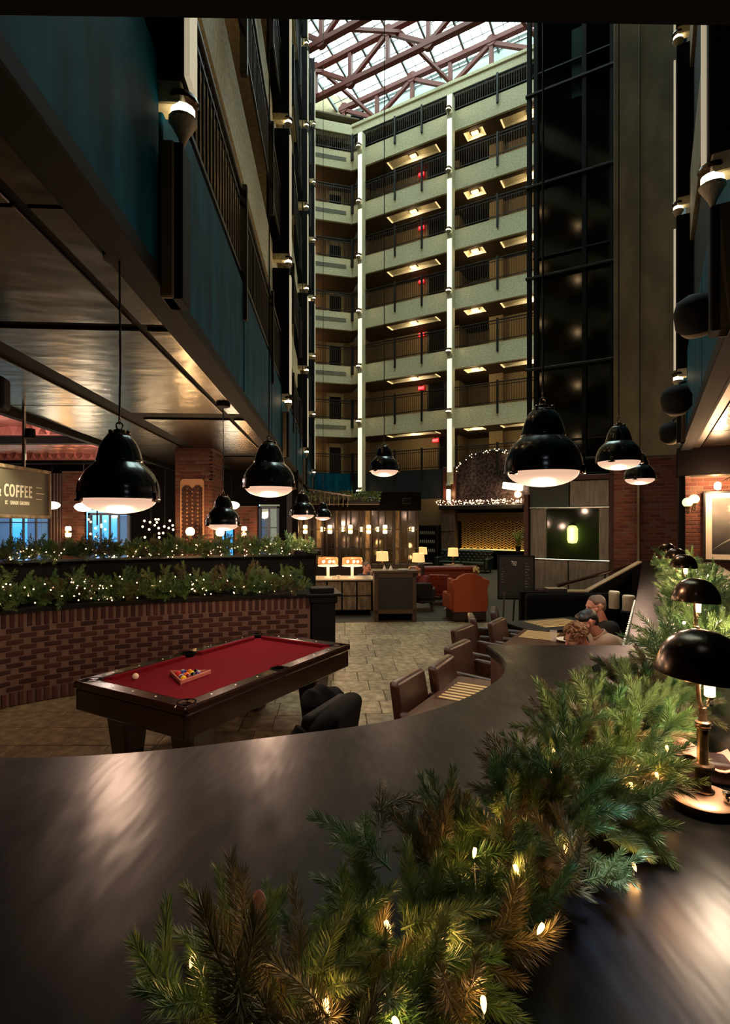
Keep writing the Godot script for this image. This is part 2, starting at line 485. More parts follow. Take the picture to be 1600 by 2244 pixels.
	mat("plant", Color(0.42, 0.45, 0.16), 0.5, 0, {"back": Color(0.3, 0.3, 0.1)})
	mat("bronze_dark", Color(0.16, 0.10, 0.07), 0.35, 0.7)
	mat("brass_base", Color(0.66, 0.52, 0.42), 0.36, 0.55)
	mat("lining", Color(0.70, 0.52, 0.34), 0.5, 0.3)
	mat("needle_pale", Color(0.44, 0.54, 0.28), 0.5, 0, {"back": Color(0.15, 0.18, 0.08)})
	mat("pink_card", Color(0.80, 0.52, 0.46), 0.6)
	mat("clear_glass", Color(0.95, 0.95, 0.92), 0.05, 0, {"alpha": 0.2})
	glow("globe_pale", Color(1.0, 0.96, 0.72), 1.0)
	M["menu"] = menu_material()
	M["art"] = art_material()

func menu_material():
	var im = Image.create(160, 200, false, Image.FORMAT_RGB8)
	im.fill(Color(0.02, 0.018, 0.017))
	var r = RandomNumberGenerator.new(); r.seed = 5
	var word = func(x, y, n, c):
		for i in n:
			for k in 2: im.fill_rect(Rect2i(x + i * 4 + r.randi() % 2, y + k * 2, 2 + r.randi() % 2, 1 + r.randi() % 2), c)
	for row in [[56, 20, 7], [60, 26, 6], [58, 32, 6], [64, 38, 4]]: word.call(row[0], row[1], row[2], Color(1, 1, 0.95))
	for i in 9: word.call(122, 30 + i * 14, 3 + i % 3, Color(0.62, 0.62, 0.58))
	for i in 6: word.call(12, 56 + i * 13, 2 + i % 2, Color(0.6, 0.6, 0.56))
	for i in 14: word.call(36 + (i % 3) * 5, 60 + i * 8, 10 + (i * 5) % 7, Color(0.09, 0.075, 0.06))
	word.call(14, 172, 5, Color(0.3, 0.3, 0.28)); word.call(40, 178, 9, Color(0.3, 0.3, 0.28))
	var t = ImageTexture.create_from_image(im)
	return mat("menu", Color.WHITE, 0.6, 0, {"tex": t, "uv": 1})

func art_material():
	var im = Image.create(256, 256, false, Image.FORMAT_RGB8)
	var n = FastNoiseLite.new(); n.seed = 3; n.frequency = 0.012
	var blobs = []
	var r = RandomNumberGenerator.new(); r.seed = 12
	for i in 44: blobs.append([r.randf_range(60, 240), r.randf_range(20, 120), r.randf_range(8, 26), r.randf() * 3.0])
	for y in 256:
		for x in 256:
			var v = 0.16 + 0.34 * (1.0 - absf(y - 70) / 190.0) + 0.06 * n.get_noise_2d(x, y)
			for b in blobs:
				var d = Vector2(x - b[0], y - b[1]).rotated(b[3])
				var q = sqrt(d.x * d.x / (b[2] * b[2]) + d.y * d.y / (b[2] * b[2] * 0.25))
				if q < 1.0: v = maxf(v, 0.45 + 0.5 * (1.0 - q))
			# a stem and two long leaves
			var s = absf(x - 118 - 0.2 * (y - 120) - 14 * sin(y * 0.03))
			if y > 110 and s < 4.0: v = 0.7
			var l = absf((y - 190) - 0.0045 * (x - 110) * (x - 110) + 34 * exp(-absf(x - 110) / 60.0))
			if l < 7.0 * (1.0 - absf(x - 118) / 130.0): v = 0.66
			im.set_pixel(x, y, Color(v, v * 0.97, v * 0.93))
	return mat("art", Color.WHITE, 0.35, 0, {"tex": ImageTexture.create_from_image(im), "uv": 1})

# ---------------------------------------------------------------- the shell
const FX := Vector3(0.868, 0, 0.497)                 # along the far facade, to the right
const FO := Vector3(4.095, 0, -25.0)
const LX := Vector3(-0.0614, 0, -0.9981)             # along the left building, away
const RX := Vector3(0.478, 0, -0.878)                # along the right building, away
var FT := Transform3D(Basis(FX, UP, FX.cross(UP)), FO)
var LT := Transform3D(Basis(LX, UP, LX.cross(UP)), Vector3(-1.01, 0, 0))
var RT := Transform3D(Basis(-RX, UP, (-RX).cross(UP)), Vector3(0.5475, 0, 0))   # local x runs towards the camera

func build_shell():
	var g = Geo.new()
	var fl = struct("floor", "floor of the atrium: pale tiles by the pool table, dark carpet in the lounge")
	g.box(Vector3(2, -0.13, -15), Vector3(36, 0.2, 38)); obj("floor_slab", g, M.grout, fl)
	# tiles of the pool area, in running bond, where they can be told apart
	var variants = []
	for i in 3:
		for s in [0.34, 0.42, 0.5]:
			var t = Geo.new(); t.box(Vector3(0, -0.015, 0), Vector3(s - 0.007, 0.03, 0.413), 0.004)
			variants.append([s, t.mesh(M["tile%d" % i])])
	var yaw = deg_to_rad(3.5)
	var b = Basis(UP, yaw)
	var row = 0
	var count = 0
	var rest = Geo.new()
	for zi in 17:
		var z = -11.42 + zi * 0.42
		var x = -1.75 - fmod(zi * 0.17, 0.4)
		while x < 2.3:
			var k = variants[rng.randi() % variants.size()]
			var c = Vector3(x + k[0] * 0.5, 0, z + 0.21)
			if count < 290 and c.x > -1.5 - (c.z + 11.4) * 0.05:
				put("floor_tile", k[1], fl, Transform3D(b, b * (c - Vector3(0, 0, -8)) + Vector3(0, rng.randf_range(-0.003, 0.0), -8)))
				count += 1
			x += k[0]
		row += 1
	# the rest of the tiled floor, out of sight or too far off: joined
	var t1 = Geo.new()
	for xi in 40:
		for zi in 34:
			var c = Vector3(-9 + xi * 0.45, -0.022, -11.2 + zi * 0.45)
			if c.x > -1.75 and c.x < 2.2 and c.z < -4.1: continue
			t1.box(c, Vector3(0.44, 0.03, 0.44), 0.004)
	stuff(obj("tile_field", t1, M.tile1, fl))
	var cp = Geo.new(); cp.span(Vector3(-9, -0.03, -30), Vector3(16, -0.004, -11.46)); obj("carpet", cp, M.carpet, fl)
	# solid masses that close the place off
	var near = struct("wall_near", "dark wall and low ceiling over the place where the camera stands")
	g = Geo.new(); g.span(Vector3(-14, 3.3, -1.212), Vector3(18, 29, 4)); obj("lintel", g, M.soot, near, Transform3D(Basis(UP, 0.015), Vector3.ZERO))
	var back = struct("wall_back", "dark wall behind the camera")
	g = Geo.new(); g.span(Vector3(-14, -0.1, 3.6), Vector3(18, 3.4, 4)); obj("wall_panel", g, M.black, back)
	var sides = struct("wall_side", "outer side walls of the ground floor")
	g = Geo.new(); g.span(Vector3(-14.3, -0.1, -14.9), Vector3(-14, 4.5, 4)); obj("wall_panel", g, M.black, sides)
	g = Geo.new(); g.span(Vector3(18, -0.1, -34), Vector3(18.3, 27, 4)); obj("wall_panel", g, M.black, sides)

func px_u(px, z := 0.0) -> float:                    # where a picture column meets the far facade's plane
	var k = (px - 800.0) / K
	var o = FT * Vector3(0, 0, z)
	return (-o.z * k - o.x) / (0.868 + 0.497 * k)

func railing(nm, label, xf, length, posts, group, h := 1.0, bars := 0.11):
	var r = thing(nm, label, "railing", xf, group)
	var g = Geo.new(); g.span(Vector3(0, h - 0.05, -0.03), Vector3(length, h, 0.03), 0.01); obj("top_rail", g, M.rail, r)
	g = Geo.new(); g.span(Vector3(0, 0.06, -0.015), Vector3(length, 0.1, 0.015)); obj("bottom_rail", g, M.rail, r)
	g = Geo.new(); g.span(Vector3(0, h - 0.17, -0.012), Vector3(length, h - 0.14, 0.012)); obj("middle_rail", g, M.rail, r)
	g = Geo.new()
	for i in int(length / bars): g.box(Vector3((i + 0.5) * bars, h * 0.5, 0), Vector3(0.016, h - 0.12, 0.016))
	stuff(obj("baluster", g, M.rail_bar, r))
	for p in posts:
		g = Geo.new(); g.span(Vector3(p - 0.045, -0.45, -0.01), Vector3(p + 0.045, h + 0.06, 0.07), 0.01); obj("post", g, M.rail, r)
	return r

func sconce(label, xf, power, group):                # a small pointed bracket lamp that shines up and down a column
	var s = thing("column_sconce", label, "sconce", xf, group)
	power *= 1.0
	var g = Geo.new(); g.lathe([[0.0, -0.24], [0.05, -0.14], [0.12, -0.05], [0.135, -0.04], [0.135, -0.02]], 12); obj("cone", g, M.ceramic, s)
	g = Geo.new(); g.lathe([[0.115, -0.02], [0.115, 0.05], [0.0, 0.07]], 12); obj("lamp", g, M.white_glow, s)
	g = Geo.new(); g.lathe([[0.135, 0.085], [0.15, 0.10], [0.135, 0.13], [0.0, 0.13]], 12); obj("cap", g, M.bronze, s)
	omni(Vector3(0, 0.02, 0.0), Color(1, 0.84, 0.62), power, 0.05, s)
	return s

func build_far_facade():
	var w = struct("wall_far", "far facade of the atrium with seven open corridors behind pale bands", FT)
	var x0 = -5.487
	var x1 = 9.2
	var g
	for n in 7:
		var fl = 4.72 + 2.8 * n
		if n > 0:
			g = Geo.new(); g.span(Vector3(x0, fl - 0.93, -0.16), Vector3(x1, fl, 0.0), 0.01); obj("balcony_band", g, M.cream, w)
		g = Geo.new(); g.span(Vector3(x0, fl - 0.1, -3.6), Vector3(x1, fl - 0.02, -0.1)); obj("corridor_floor", g, M.carpet, w)
		# the corridor's ceiling, with openings for the sunk lights
		var cy = fl + 2.8 - 0.93
		if n < 6:
			g = Geo.new()
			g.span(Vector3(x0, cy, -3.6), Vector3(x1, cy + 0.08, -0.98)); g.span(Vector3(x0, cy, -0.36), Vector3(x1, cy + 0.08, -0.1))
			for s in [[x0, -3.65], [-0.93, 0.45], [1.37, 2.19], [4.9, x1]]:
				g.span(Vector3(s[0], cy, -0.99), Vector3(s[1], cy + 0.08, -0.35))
			obj("corridor_ceiling", g, M.brown_ceiling, w)
		g = Geo.new(); g.span(Vector3(x0 - 1, fl, -2.2), Vector3(-0.35, fl + 2.0, -2.0)); g.span(Vector3(1.25, fl, -2.2), Vector3(x1, fl + 2.0, -2.0))
		g.span(Vector3(-0.4, fl, -3.7), Vector3(1.3, fl + 2.0, -3.5)); g.span(Vector3(-0.5, fl, -3.6), Vector3(-0.35, fl + 2.0, -2.1)); g.span(Vector3(1.25, fl, -3.6), Vector3(1.4, fl + 2.0, -2.1))
		g.span(Vector3(1.27, fl, -2.0), Vector3(1.94, fl + 2.0, -1.75))
		obj("corridor_wall", g, M.tan_wall, w)
	g = Geo.new(); g.span(Vector3(x0, 22.36, -0.3), Vector3(x1, 22.85, 0.06), 0.02); g.span(Vector3(x0, 22.75, -0.35), Vector3(x1, 22.93, 0.12), 0.02); obj("parapet", g, M.cream, w)
	g = Geo.new(); g.span(Vector3(x0, 24.45, -3.8), Vector3(x1, 24.65, -1.2)); obj("roof_edge", g, M.roof_wall, w)
	g = Geo.new(); g.span(Vector3(x0, 22.7, -1.4), Vector3(x1, 24.5, -1.2)); obj("clerestory_wall", g, M.roof_wall, w)
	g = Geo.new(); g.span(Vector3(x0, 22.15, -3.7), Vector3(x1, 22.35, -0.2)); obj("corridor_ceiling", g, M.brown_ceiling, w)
	g = Geo.new(); g.span(Vector3(x0 - 1, 0, -4.2), Vector3(x1, 24, -3.7)); g.span(Vector3(x0 - 1.8, 0, -4.2), Vector3(x0 - 0.06, 24, -1.5)); obj("back_wall", g, M.tan_wall, w)
	g = Geo.new(); g.span(Vector3(x0, 3.3, -0.2), Vector3(x1, 4.72, 0.0), 0.01); obj("fascia", g, M.navy, w)
	for c in [[-4.82, "left"], [0.02, "right"]]:
		g = Geo.new(); g.span(Vector3(c[0] - 0.14, 3.6 if c[1] == "left" else 3.95, 0.0), Vector3(c[0] + 0.14, 22.15, 0.34), 0.02); obj("pilaster", g, M.cream, w)
		for n in 7:
			var y = 4.49 + 2.8 * n
			if n == 0: y = 3.75 if c[1] == "left" else 4.3
			var top = 4.49 + 2.8 * (n + 1) - 0.3 if n < 6 else 22.1
			g = Geo.new(); g.span(Vector3(c[0] - 0.115, y + 0.2, 0.33), Vector3(c[0] + 0.115, top, 0.365), 0.01); obj("emissive_strip", g, M.strip, w)  # glows in place of a column face lit by its sconces
			if n == 0 and c[1] == "right": continue
			sconce("pointed sconce on the %s white column of the far facade, %s from the bottom" % [c[1], ORD[n if c[1] == "left" else n - 1]], FT * Transform3D(Basis(), Vector3(c[0], y, 0.5)), 0.12, "sconces on the far facade columns")
	for n in 7:
		var fl = 4.72 + 2.8 * n
		var up = ORD[6 - n]
		railing("balcony_railing", "dark balcony railing of the far facade, %s row from the top" % up, FT * Transform3D(Basis(), Vector3(x0, fl, 0.02)), x1 - x0, [0.06, -2.98 - x0, -1.52 - x0, 2.19 - x0, 5.6 - x0], "railings of the far facade", 1.0 if n < 6 else 0.86)
		if n < 6:
			var k = 0
			for s in [[-3.65, -0.93], [0.45, 1.37], [2.19, 4.9]]:
				ceiling_coffer("%s sunk corridor light of the far facade, %s from the top" % [["long left", "small square", "long right"][k], ORD[5 - n]], FT * Transform3D(Basis(), Vector3((s[0] + s[1]) * 0.5, fl + 1.87, -0.67)), s[1] - s[0], n)
				k += 1
		var d = struct("door_%d" % (n + 1), "dark door in the corridor of the far facade", FT * Transform3D(Basis(), Vector3(-1.56 if n else -0.95, fl, -1.99)))
		g = Geo.new(); g.span(Vector3(-0.42, 0, 0), Vector3(0.42, 1.95, 0.05), 0.01); obj("door_leaf", g, M.black, d)
		g = Geo.new(); g.span(Vector3(-0.5, 0, -0.01), Vector3(-0.42, 2.0, 0.07)); g.span(Vector3(0.42, 0, -0.01), Vector3(0.5, 2.0, 0.07)); g.span(Vector3(-0.5, 1.93, -0.01), Vector3(0.5, 2.0, 0.07)); obj("door_frame", g, M.dark_wood, d)
		exit_sign("red exit sign in the corridor of the far facade, %s from the top" % up, FT * Transform3D(Basis(), Vector3(-2.35 if n else -1.55, fl + 1.67, -1.8)))
	# the short chamfered wing at the left end
	var c0 = Vector3(-2.68, 0, -27.2)
	var cx = Vector3(0.967, 0, -0.256)
	var CT = Transform3D(Basis(cx, UP, cx.cross(UP)), c0)
	var c = struct("wall_chamfer", "short angled wing between the left building and the far facade", CT)
	for n in 7:
		var fl = 4.72 + 2.8 * n
		if n > 0:
			g = Geo.new(); g.span(Vector3(-0.3, fl - 0.93, -0.16), Vector3(2.08, fl, 0.0), 0.01); obj("balcony_band", g, M.cream, c)
			g = Geo.new()
			for i in 4: g.span(Vector3(0.12, fl - 0.52 + i * 0.055, -0.01), Vector3(1.75, fl - 0.485 + i * 0.055, 0.02))
			obj("vent_grille", g, M.roof_grey, c)
		g = Geo.new(); g.span(Vector3(-1.2, fl - 0.1, -2.6), Vector3(2.5, fl - 0.02, -0.1)); g.span(Vector3(-1.2, fl + 1.87, -2.6), Vector3(2.5, fl + 1.95, -0.1)); obj("corridor_slab", g, M.brown_ceiling, c)
		g = Geo.new(); g.span(Vector3(-1.2, fl, -2.1), Vector3(2.6, fl + 1.9, -1.9)); g.span(Vector3(-1.3, fl, -2.1), Vector3(-1.1, fl + 1.9, 0.1)); obj("corridor_wall", g, M.tan_wall, c)
		railing("balcony_railing", "short railing on the angled wing left of the far facade, %s row from the top" % ORD[6 - n], CT * Transform3D(Basis(), Vector3(-0.2, fl, 0.02)), 2.28, [2.24], "railings of the angled wing")
		var d = struct("door_%d" % (n + 8), "brown door with a white frame on the angled wing", CT * Transform3D(Basis(), Vector3(1.55, fl, -1.89)))
		g = Geo.new(); g.span(Vector3(-0.32, 0, 0), Vector3(0.32, 1.6, 0.04)); obj("door_leaf", g, M.dark_wood, d)
		g = Geo.new(); g.span(Vector3(-0.48, 0, -0.01), Vector3(-0.32, 1.8, 0.07)); g.span(Vector3(0.32, 0, -0.01), Vector3(0.48, 1.8, 0.07)); g.span(Vector3(-0.48, 1.6, -0.01), Vector3(0.48, 1.8, 0.07)); obj("door_frame", g, M.cream, d)
		if n < 6:
			var s = thing("wall_sconce", "amber wall lamp on the angled wing left of the far facade, %s from the top" % ORD[5 - n], "sconce", CT * Transform3D(Basis(), Vector3(0.1, fl + 1.2, -1.8)), "amber lamps on the angled wing")
			g = Geo.new(); g.lathe([[0.0, -0.16], [0.06, -0.14], [0.07, 0.1], [0.0, 0.12]], 10); obj("shade", g, M.warm, s)
			g = Geo.new(); g.span(Vector3(-0.05, -0.1, -0.1), Vector3(0.05, 0.06, -0.05)); obj("back_plate", g, M.bronze, s)
			omni(Vector3(0, 0, 0.1), Color(1, 0.78, 0.52), 0.22, 0.06, s)
	g = Geo.new(); g.span(Vector3(-0.3, 22.36, -0.3), Vector3(2.08, 22.9, 0.1), 0.02); obj("parapet", g, M.cream, c)
	g = Geo.new(); g.span(Vector3(-0.3, 2.6, -0.2), Vector3(2.08, 4.72, 0.0), 0.01); obj("fascia", g, M.teal, c)
	g = Geo.new(); g.span(Vector3(-2.5, 0, -2.7), Vector3(2.6, 24, -2.6)); g.span(Vector3(-2.3, 22.9, -1.5), Vector3(2.3, 25.4, -1.3)); obj("back_wall", g, M.tan_wall, c)

func ceiling_coffer(label, xf, length, n):
	var c = thing("ceiling_light", label, "ceiling light", xf, "sunk corridor lights of the far facade")
	var h = length * 0.5
	var g = Geo.new()
	for s in [-1.0, 1.0]: g.span(Vector3(-h, 0, s * 0.31 - 0.012), Vector3(h, 0.3, s * 0.31 + 0.012))
	g.span(Vector3(-h, 0.28, -0.31), Vector3(h, 0.3, 0.31))
	obj("trough", g, M.white_paint, c)
	g = Geo.new()
	for s in [-1.0, 1.0]:                              # the reflector: two slopes that meet over the lamp
		g.bar(Vector3(s * h * 0.98, 0.03, 0), Vector3(s * 0.12, 0.24, 0), 0.56, 0.012)
	obj("reflector", g, M.cream, c)
	g = Geo.new()
	for s in [-1.0, 1.0]:
		g = Geo.new(); g.span(Vector3(s * (h - 0.035) - 0.03, -0.015, -0.3), Vector3(s * (h - 0.035) + 0.03, 0.02, 0.3)); obj("end_strip", g, M.coffer, c)
	g = Geo.new(); g.span(Vector3(-0.17, 0.02, -0.12), Vector3(0.17, 0.1, 0.12), 0.02); var la = obj("lamp", g, M.warm, c)
	g = Geo.new(); g.span(Vector3(-0.22, 0.08, -0.17), Vector3(0.22, 0.12, 0.17), 0.01); obj("lamp_frame", g, M.bronze, la)
	omni(Vector3(0, -0.05, 0.0), Color(1, 0.86, 0.64), 0.4, 0.1, c)

func text_mesh(s: String, size: float, m: Material, depth := 0.004, bold := true) -> TextMesh:
	var t = TextMesh.new()
	var f = SystemFont.new(); f.font_names = PackedStringArray(["Droid Sans"]); f.font_weight = 700 if bold else 400
	t.font = f; t.text = s; t.font_size = 64; t.pixel_size = size / 64.0; t.depth = depth; t.material = m
	t.curve_step = 4.0
	return t

func exit_sign(label, xf):
	var s = thing("exit_sign", label, "sign", xf, "exit signs of the far facade")
	var g = Geo.new(); g.span(Vector3(-0.17, -0.1, -0.03), Vector3(0.17, 0.1, 0.03), 0.01); var ca = obj("casing", g, M.exit, s)
	put("lettering", text_mesh("EXIT", 0.15, M.exit_letter), ca, Transform3D(Basis(), Vector3(0, 0, 0.034)))
	g = Geo.new(); g.span(Vector3(-0.02, 0.1, -0.02), Vector3(0.02, 0.2, 0.02)); obj("hanger", g, M.black, s)

func fascia_column(w, xf_root, x, label, side, ys, power, zout := 0.17):
	# one thin pilaster on a side building: near face coloured dark as unlit, atrium face glowing in place of sconce light, a sconce at every storey
	var g = Geo.new(); g.span(Vector3(x - 0.1, 3.45, 0.016), Vector3(x + 0.1, ys[0] - 0.2, zout * 0.55), 0.01); obj("pilaster", g, M.stone, w)
	g = Geo.new(); g.span(Vector3(x - 0.085, 3.45, 0.017), Vector3(x + 0.1, ys[0] - 0.2, zout - 0.03), 0.01); obj("pilaster", g, M.black, w)
	for i in ys.size():
		g = Geo.new(); g.span(Vector3(x - 0.1, ys[i] + 0.16, -0.3), Vector3(x + 0.1, ys[i + 1] - (0.16 if i else 0.14) if i < ys.size() - 1 else 24.5, zout - 0.02), 0.01); obj("pilaster", g, M.black, w)
		g = Geo.new(); g.span(Vector3(x - 0.07, ys[i] + 0.03, -0.2), Vector3(x + 0.07, ys[i] + 0.17, zout - 0.04), 0.008); obj("bracket", g, M.cream, w)
		var top = ys[i + 1] - 0.28 if i < ys.size() - 1 else ys[i] + 2.5
		g = Geo.new(); g.span(Vector3(x - 0.085, ys[i] + 0.18, zout - 0.022), Vector3(x + (0.085 if side == "left" else -0.05), top, zout + 0.012)); obj("emissive_strip", g, M.strip_dim, w)
		sconce("%s, %s from the bottom" % [label, ORD[i]], xf_root * Transform3D(Basis().scaled(Vector3(0.62, 0.85, 0.62)), Vector3(x, ys[i], zout - 0.05)), power, "sconces on the %s building" % side)

func build_left_building():
	var w = struct("wall_left", "left building with teal fascia below open balconies", LT)
	var g
	var edges = [0.9, 3.12, 6.05, 8.8, 10.5, 13.6, 16.4, 18.1, 21.2, 24.2, 27.2]
	for i in edges.size() - 1:
		g = Geo.new(); g.span(Vector3(edges[i] + 0.035, 3.62, -0.12), Vector3(edges[i + 1] - 0.035, 4.86, 0.0), 0.008); obj("fascia_panel", g, M.teal, w)
	g = Geo.new(); g.span(Vector3(0.9, 3.56, -0.2), Vector3(27.2, 4.9, -0.06)); obj("fascia_backing", g, M.black, w)
	g = Geo.new(); g.span(Vector3(0.9, 3.53, -0.16), Vector3(27.2, 3.63, 0.015), 0.01); obj("fascia_edge", g, M.black, w)
	for n in 7:
		var fl = 4.90 + 2.8 * n
		if n > 0:
			g = Geo.new(); g.span(Vector3(0.9, fl - 0.98, -0.36), Vector3(27.2, fl, -0.18), 0.01); obj("balcony_band", g, M.cream, w)
		g = Geo.new(); g.span(Vector3(0.9, fl - 0.15, -2.0), Vector3(27.2, fl - 0.03, -0.2)); obj("corridor_floor", g, M.carpet, w)
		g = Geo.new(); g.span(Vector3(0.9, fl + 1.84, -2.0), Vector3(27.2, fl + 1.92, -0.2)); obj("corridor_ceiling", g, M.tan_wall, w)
		railing("balcony_railing", "long dark railing of the left building, %s storey above the teal fascia" % ORD[n], LT * Transform3D(Basis(), Vector3(1.2, fl, -0.03)), 26.0, [4.85, 7.6, 12.4, 15.2, 20, 23], "railings of the left building", 1.03, 0.125)
	g = Geo.new(); g.span(Vector3(0.9, 3.7, -2.2), Vector3(27.4, 26.5, -1.9)); obj("corridor_wall", g, M.tan_wall, w)
	g = Geo.new(); g.span(Vector3(14.6, -0.1, -0.25), Vector3(27.3, 3.6, -0.1)); obj("ground_wall", g, M.dark_wood, w)
	for n in 5:                                         # lights in the ceilings of the left corridors
		for x in [4.6, 7.4, 14.2, 21.5]:
			var c = thing("ceiling_light", "flush corridor light of the left building, %s storey, %s along" % [ORD[n], ORD[[4.6, 7.4, 14.2, 21.5].find(x)]], "ceiling light", LT * Transform3D(Basis(), Vector3(x, 4.9 + 2.8 * n + 1.83, -0.9)), "corridor lights of the left building")
			g = Geo.new(); g.span(Vector3(-0.5, -0.03, -0.2), Vector3(0.5, 0.005, 0.2), 0.01); obj("diffuser", g, M.coffer, c)
			g = Geo.new(); g.span(Vector3(-0.55, -0.02, -0.25), Vector3(0.55, 0.008, 0.25), 0.005); obj("frame", g, M.bronze, c)
			omni(Vector3(0, -0.12, 0), Color(1, 0.84, 0.62), 0.14, 0.1, c)
	var ys = []
	for n in 7: ys.append(4.56 + 2.8 * n)
	var k = 0
	for x in [3.15, 10.65, 18.2, 25.6]:
		fascia_column(w, LT, x, "left building sconce on its %s column" % ORD[k], "left", ys, 0.10)
		k += 1
	# the soffit below the left building
	var s = struct("ceiling_left", "low glossy brown ceiling below the left building, cut by dark grooves", LT)
	g = Geo.new(); g.span(Vector3(-1.0, 3.6, -3.1), Vector3(14.7, 3.78, -0.1)); obj("soffit_backing", g, M.black, s)
	var zs = [[-0.37, -0.17], [-1.60, -0.43], [-2.98, -1.86]]
	var xs = [[1.2, 2.4], [2.42, 3.84], [3.97, 6.98], [7.42, 11.0], [11.6, 14.4]]
	g = Geo.new(); g.span(Vector3(1.0, 3.57, -0.15), Vector3(14.6, 3.61, -0.02)); obj("edge_board", g, M.soffit_beam, s)
	for j in 3:
		for q in (xs if j != 2 else [[1.2, 3.84], [3.86, 6.6], [6.62, 9.9], [9.92, 14.4]]):
			g = Geo.new(); g.span(Vector3(q[0], 3.575, zs[j][0]), Vector3(q[1], 3.605, zs[j][1]), 0.006); obj("soffit_panel", g, M.soffit, s)
	g = Geo.new(); g.span(Vector3(1.0, 3.5, -3.16), Vector3(14.6, 3.62, -3.06)); obj("edge_beam", g, M.black, s)

func build_right_building():
	var w = struct("wall_right", "right building with teal fascia and thin columns made to glow", RT)
	var g
	var edges = [-12.0, -9.66, -6.8, -3.92, -1.2]
	for i in edges.size() - 1:
		g = Geo.new(); g.span(Vector3(edges[i] + 0.035, 3.62, -0.12), Vector3(edges[i + 1] - 0.035, 4.95, 0.0), 0.008); obj("fascia_panel", g, M.teal, w)
	g = Geo.new(); g.span(Vector3(-12, 3.56, -0.2), Vector3(-1.2, 24.5, -0.09)); obj("fascia_backing", g, M.black, w)
	g = Geo.new(); g.span(Vector3(-12, 3.53, -0.16), Vector3(-1.2, 3.66, 0.02), 0.01); obj("fascia_edge", g, M.black, w)
	for n in 6:
		var fl = 5.0 + 2.8 * n
		g = Geo.new(); g.span(Vector3(-12, fl + 1.7, -0.2), Vector3(-1.2, fl + 2.78, -0.04), 0.01); obj("balcony_band", g, M.stone, w)
	g = Geo.new(); g.span(Vector3(-4.15, 4.95, -0.12), Vector3(-1.2, 8.2, -0.02), 0.008); obj("fascia_panel", g, M.teal, w)
	var ys = []
	for n in 6: ys.append(4.5 + 2.8 * n)
	fascia_column(w, RT, -4.11, "pointed sconce on the right building, near column", "right", ys, 0.10)
	fascia_column(w, RT, -9.86, "pointed sconce on the right building, column beside the elevator shaft", "right", ys, 0.10)
	var s = struct("ceiling_right", "low glossy brown ceiling below the right building", RT)
	g = Geo.new(); g.span(Vector3(-14.0, 3.6, -9.0), Vector3(0.5, 3.78, -0.1)); obj("soffit_backing", g, M.black, s)
	g = Geo.new(); g.span(Vector3(-12.0, 3.57, -0.3), Vector3(0.3, 3.61, -0.04)); obj("edge_board", g, M.soffit_beam, s)
	for i in 5:
		g = Geo.new(); g.span(Vector3(-11.9 + i * 2.3, 3.575, -1.5), Vector3(-9.64 + i * 2.3, 3.605, -0.32), 0.006); obj("soffit_panel", g, M.soffit, s)
		g = Geo.new(); g.span(Vector3(-11.9 + i * 2.3, 3.575, -4.0), Vector3(-9.64 + i * 2.3, 3.605, -1.56), 0.006); obj("soffit_panel", g, M.soffit, s)

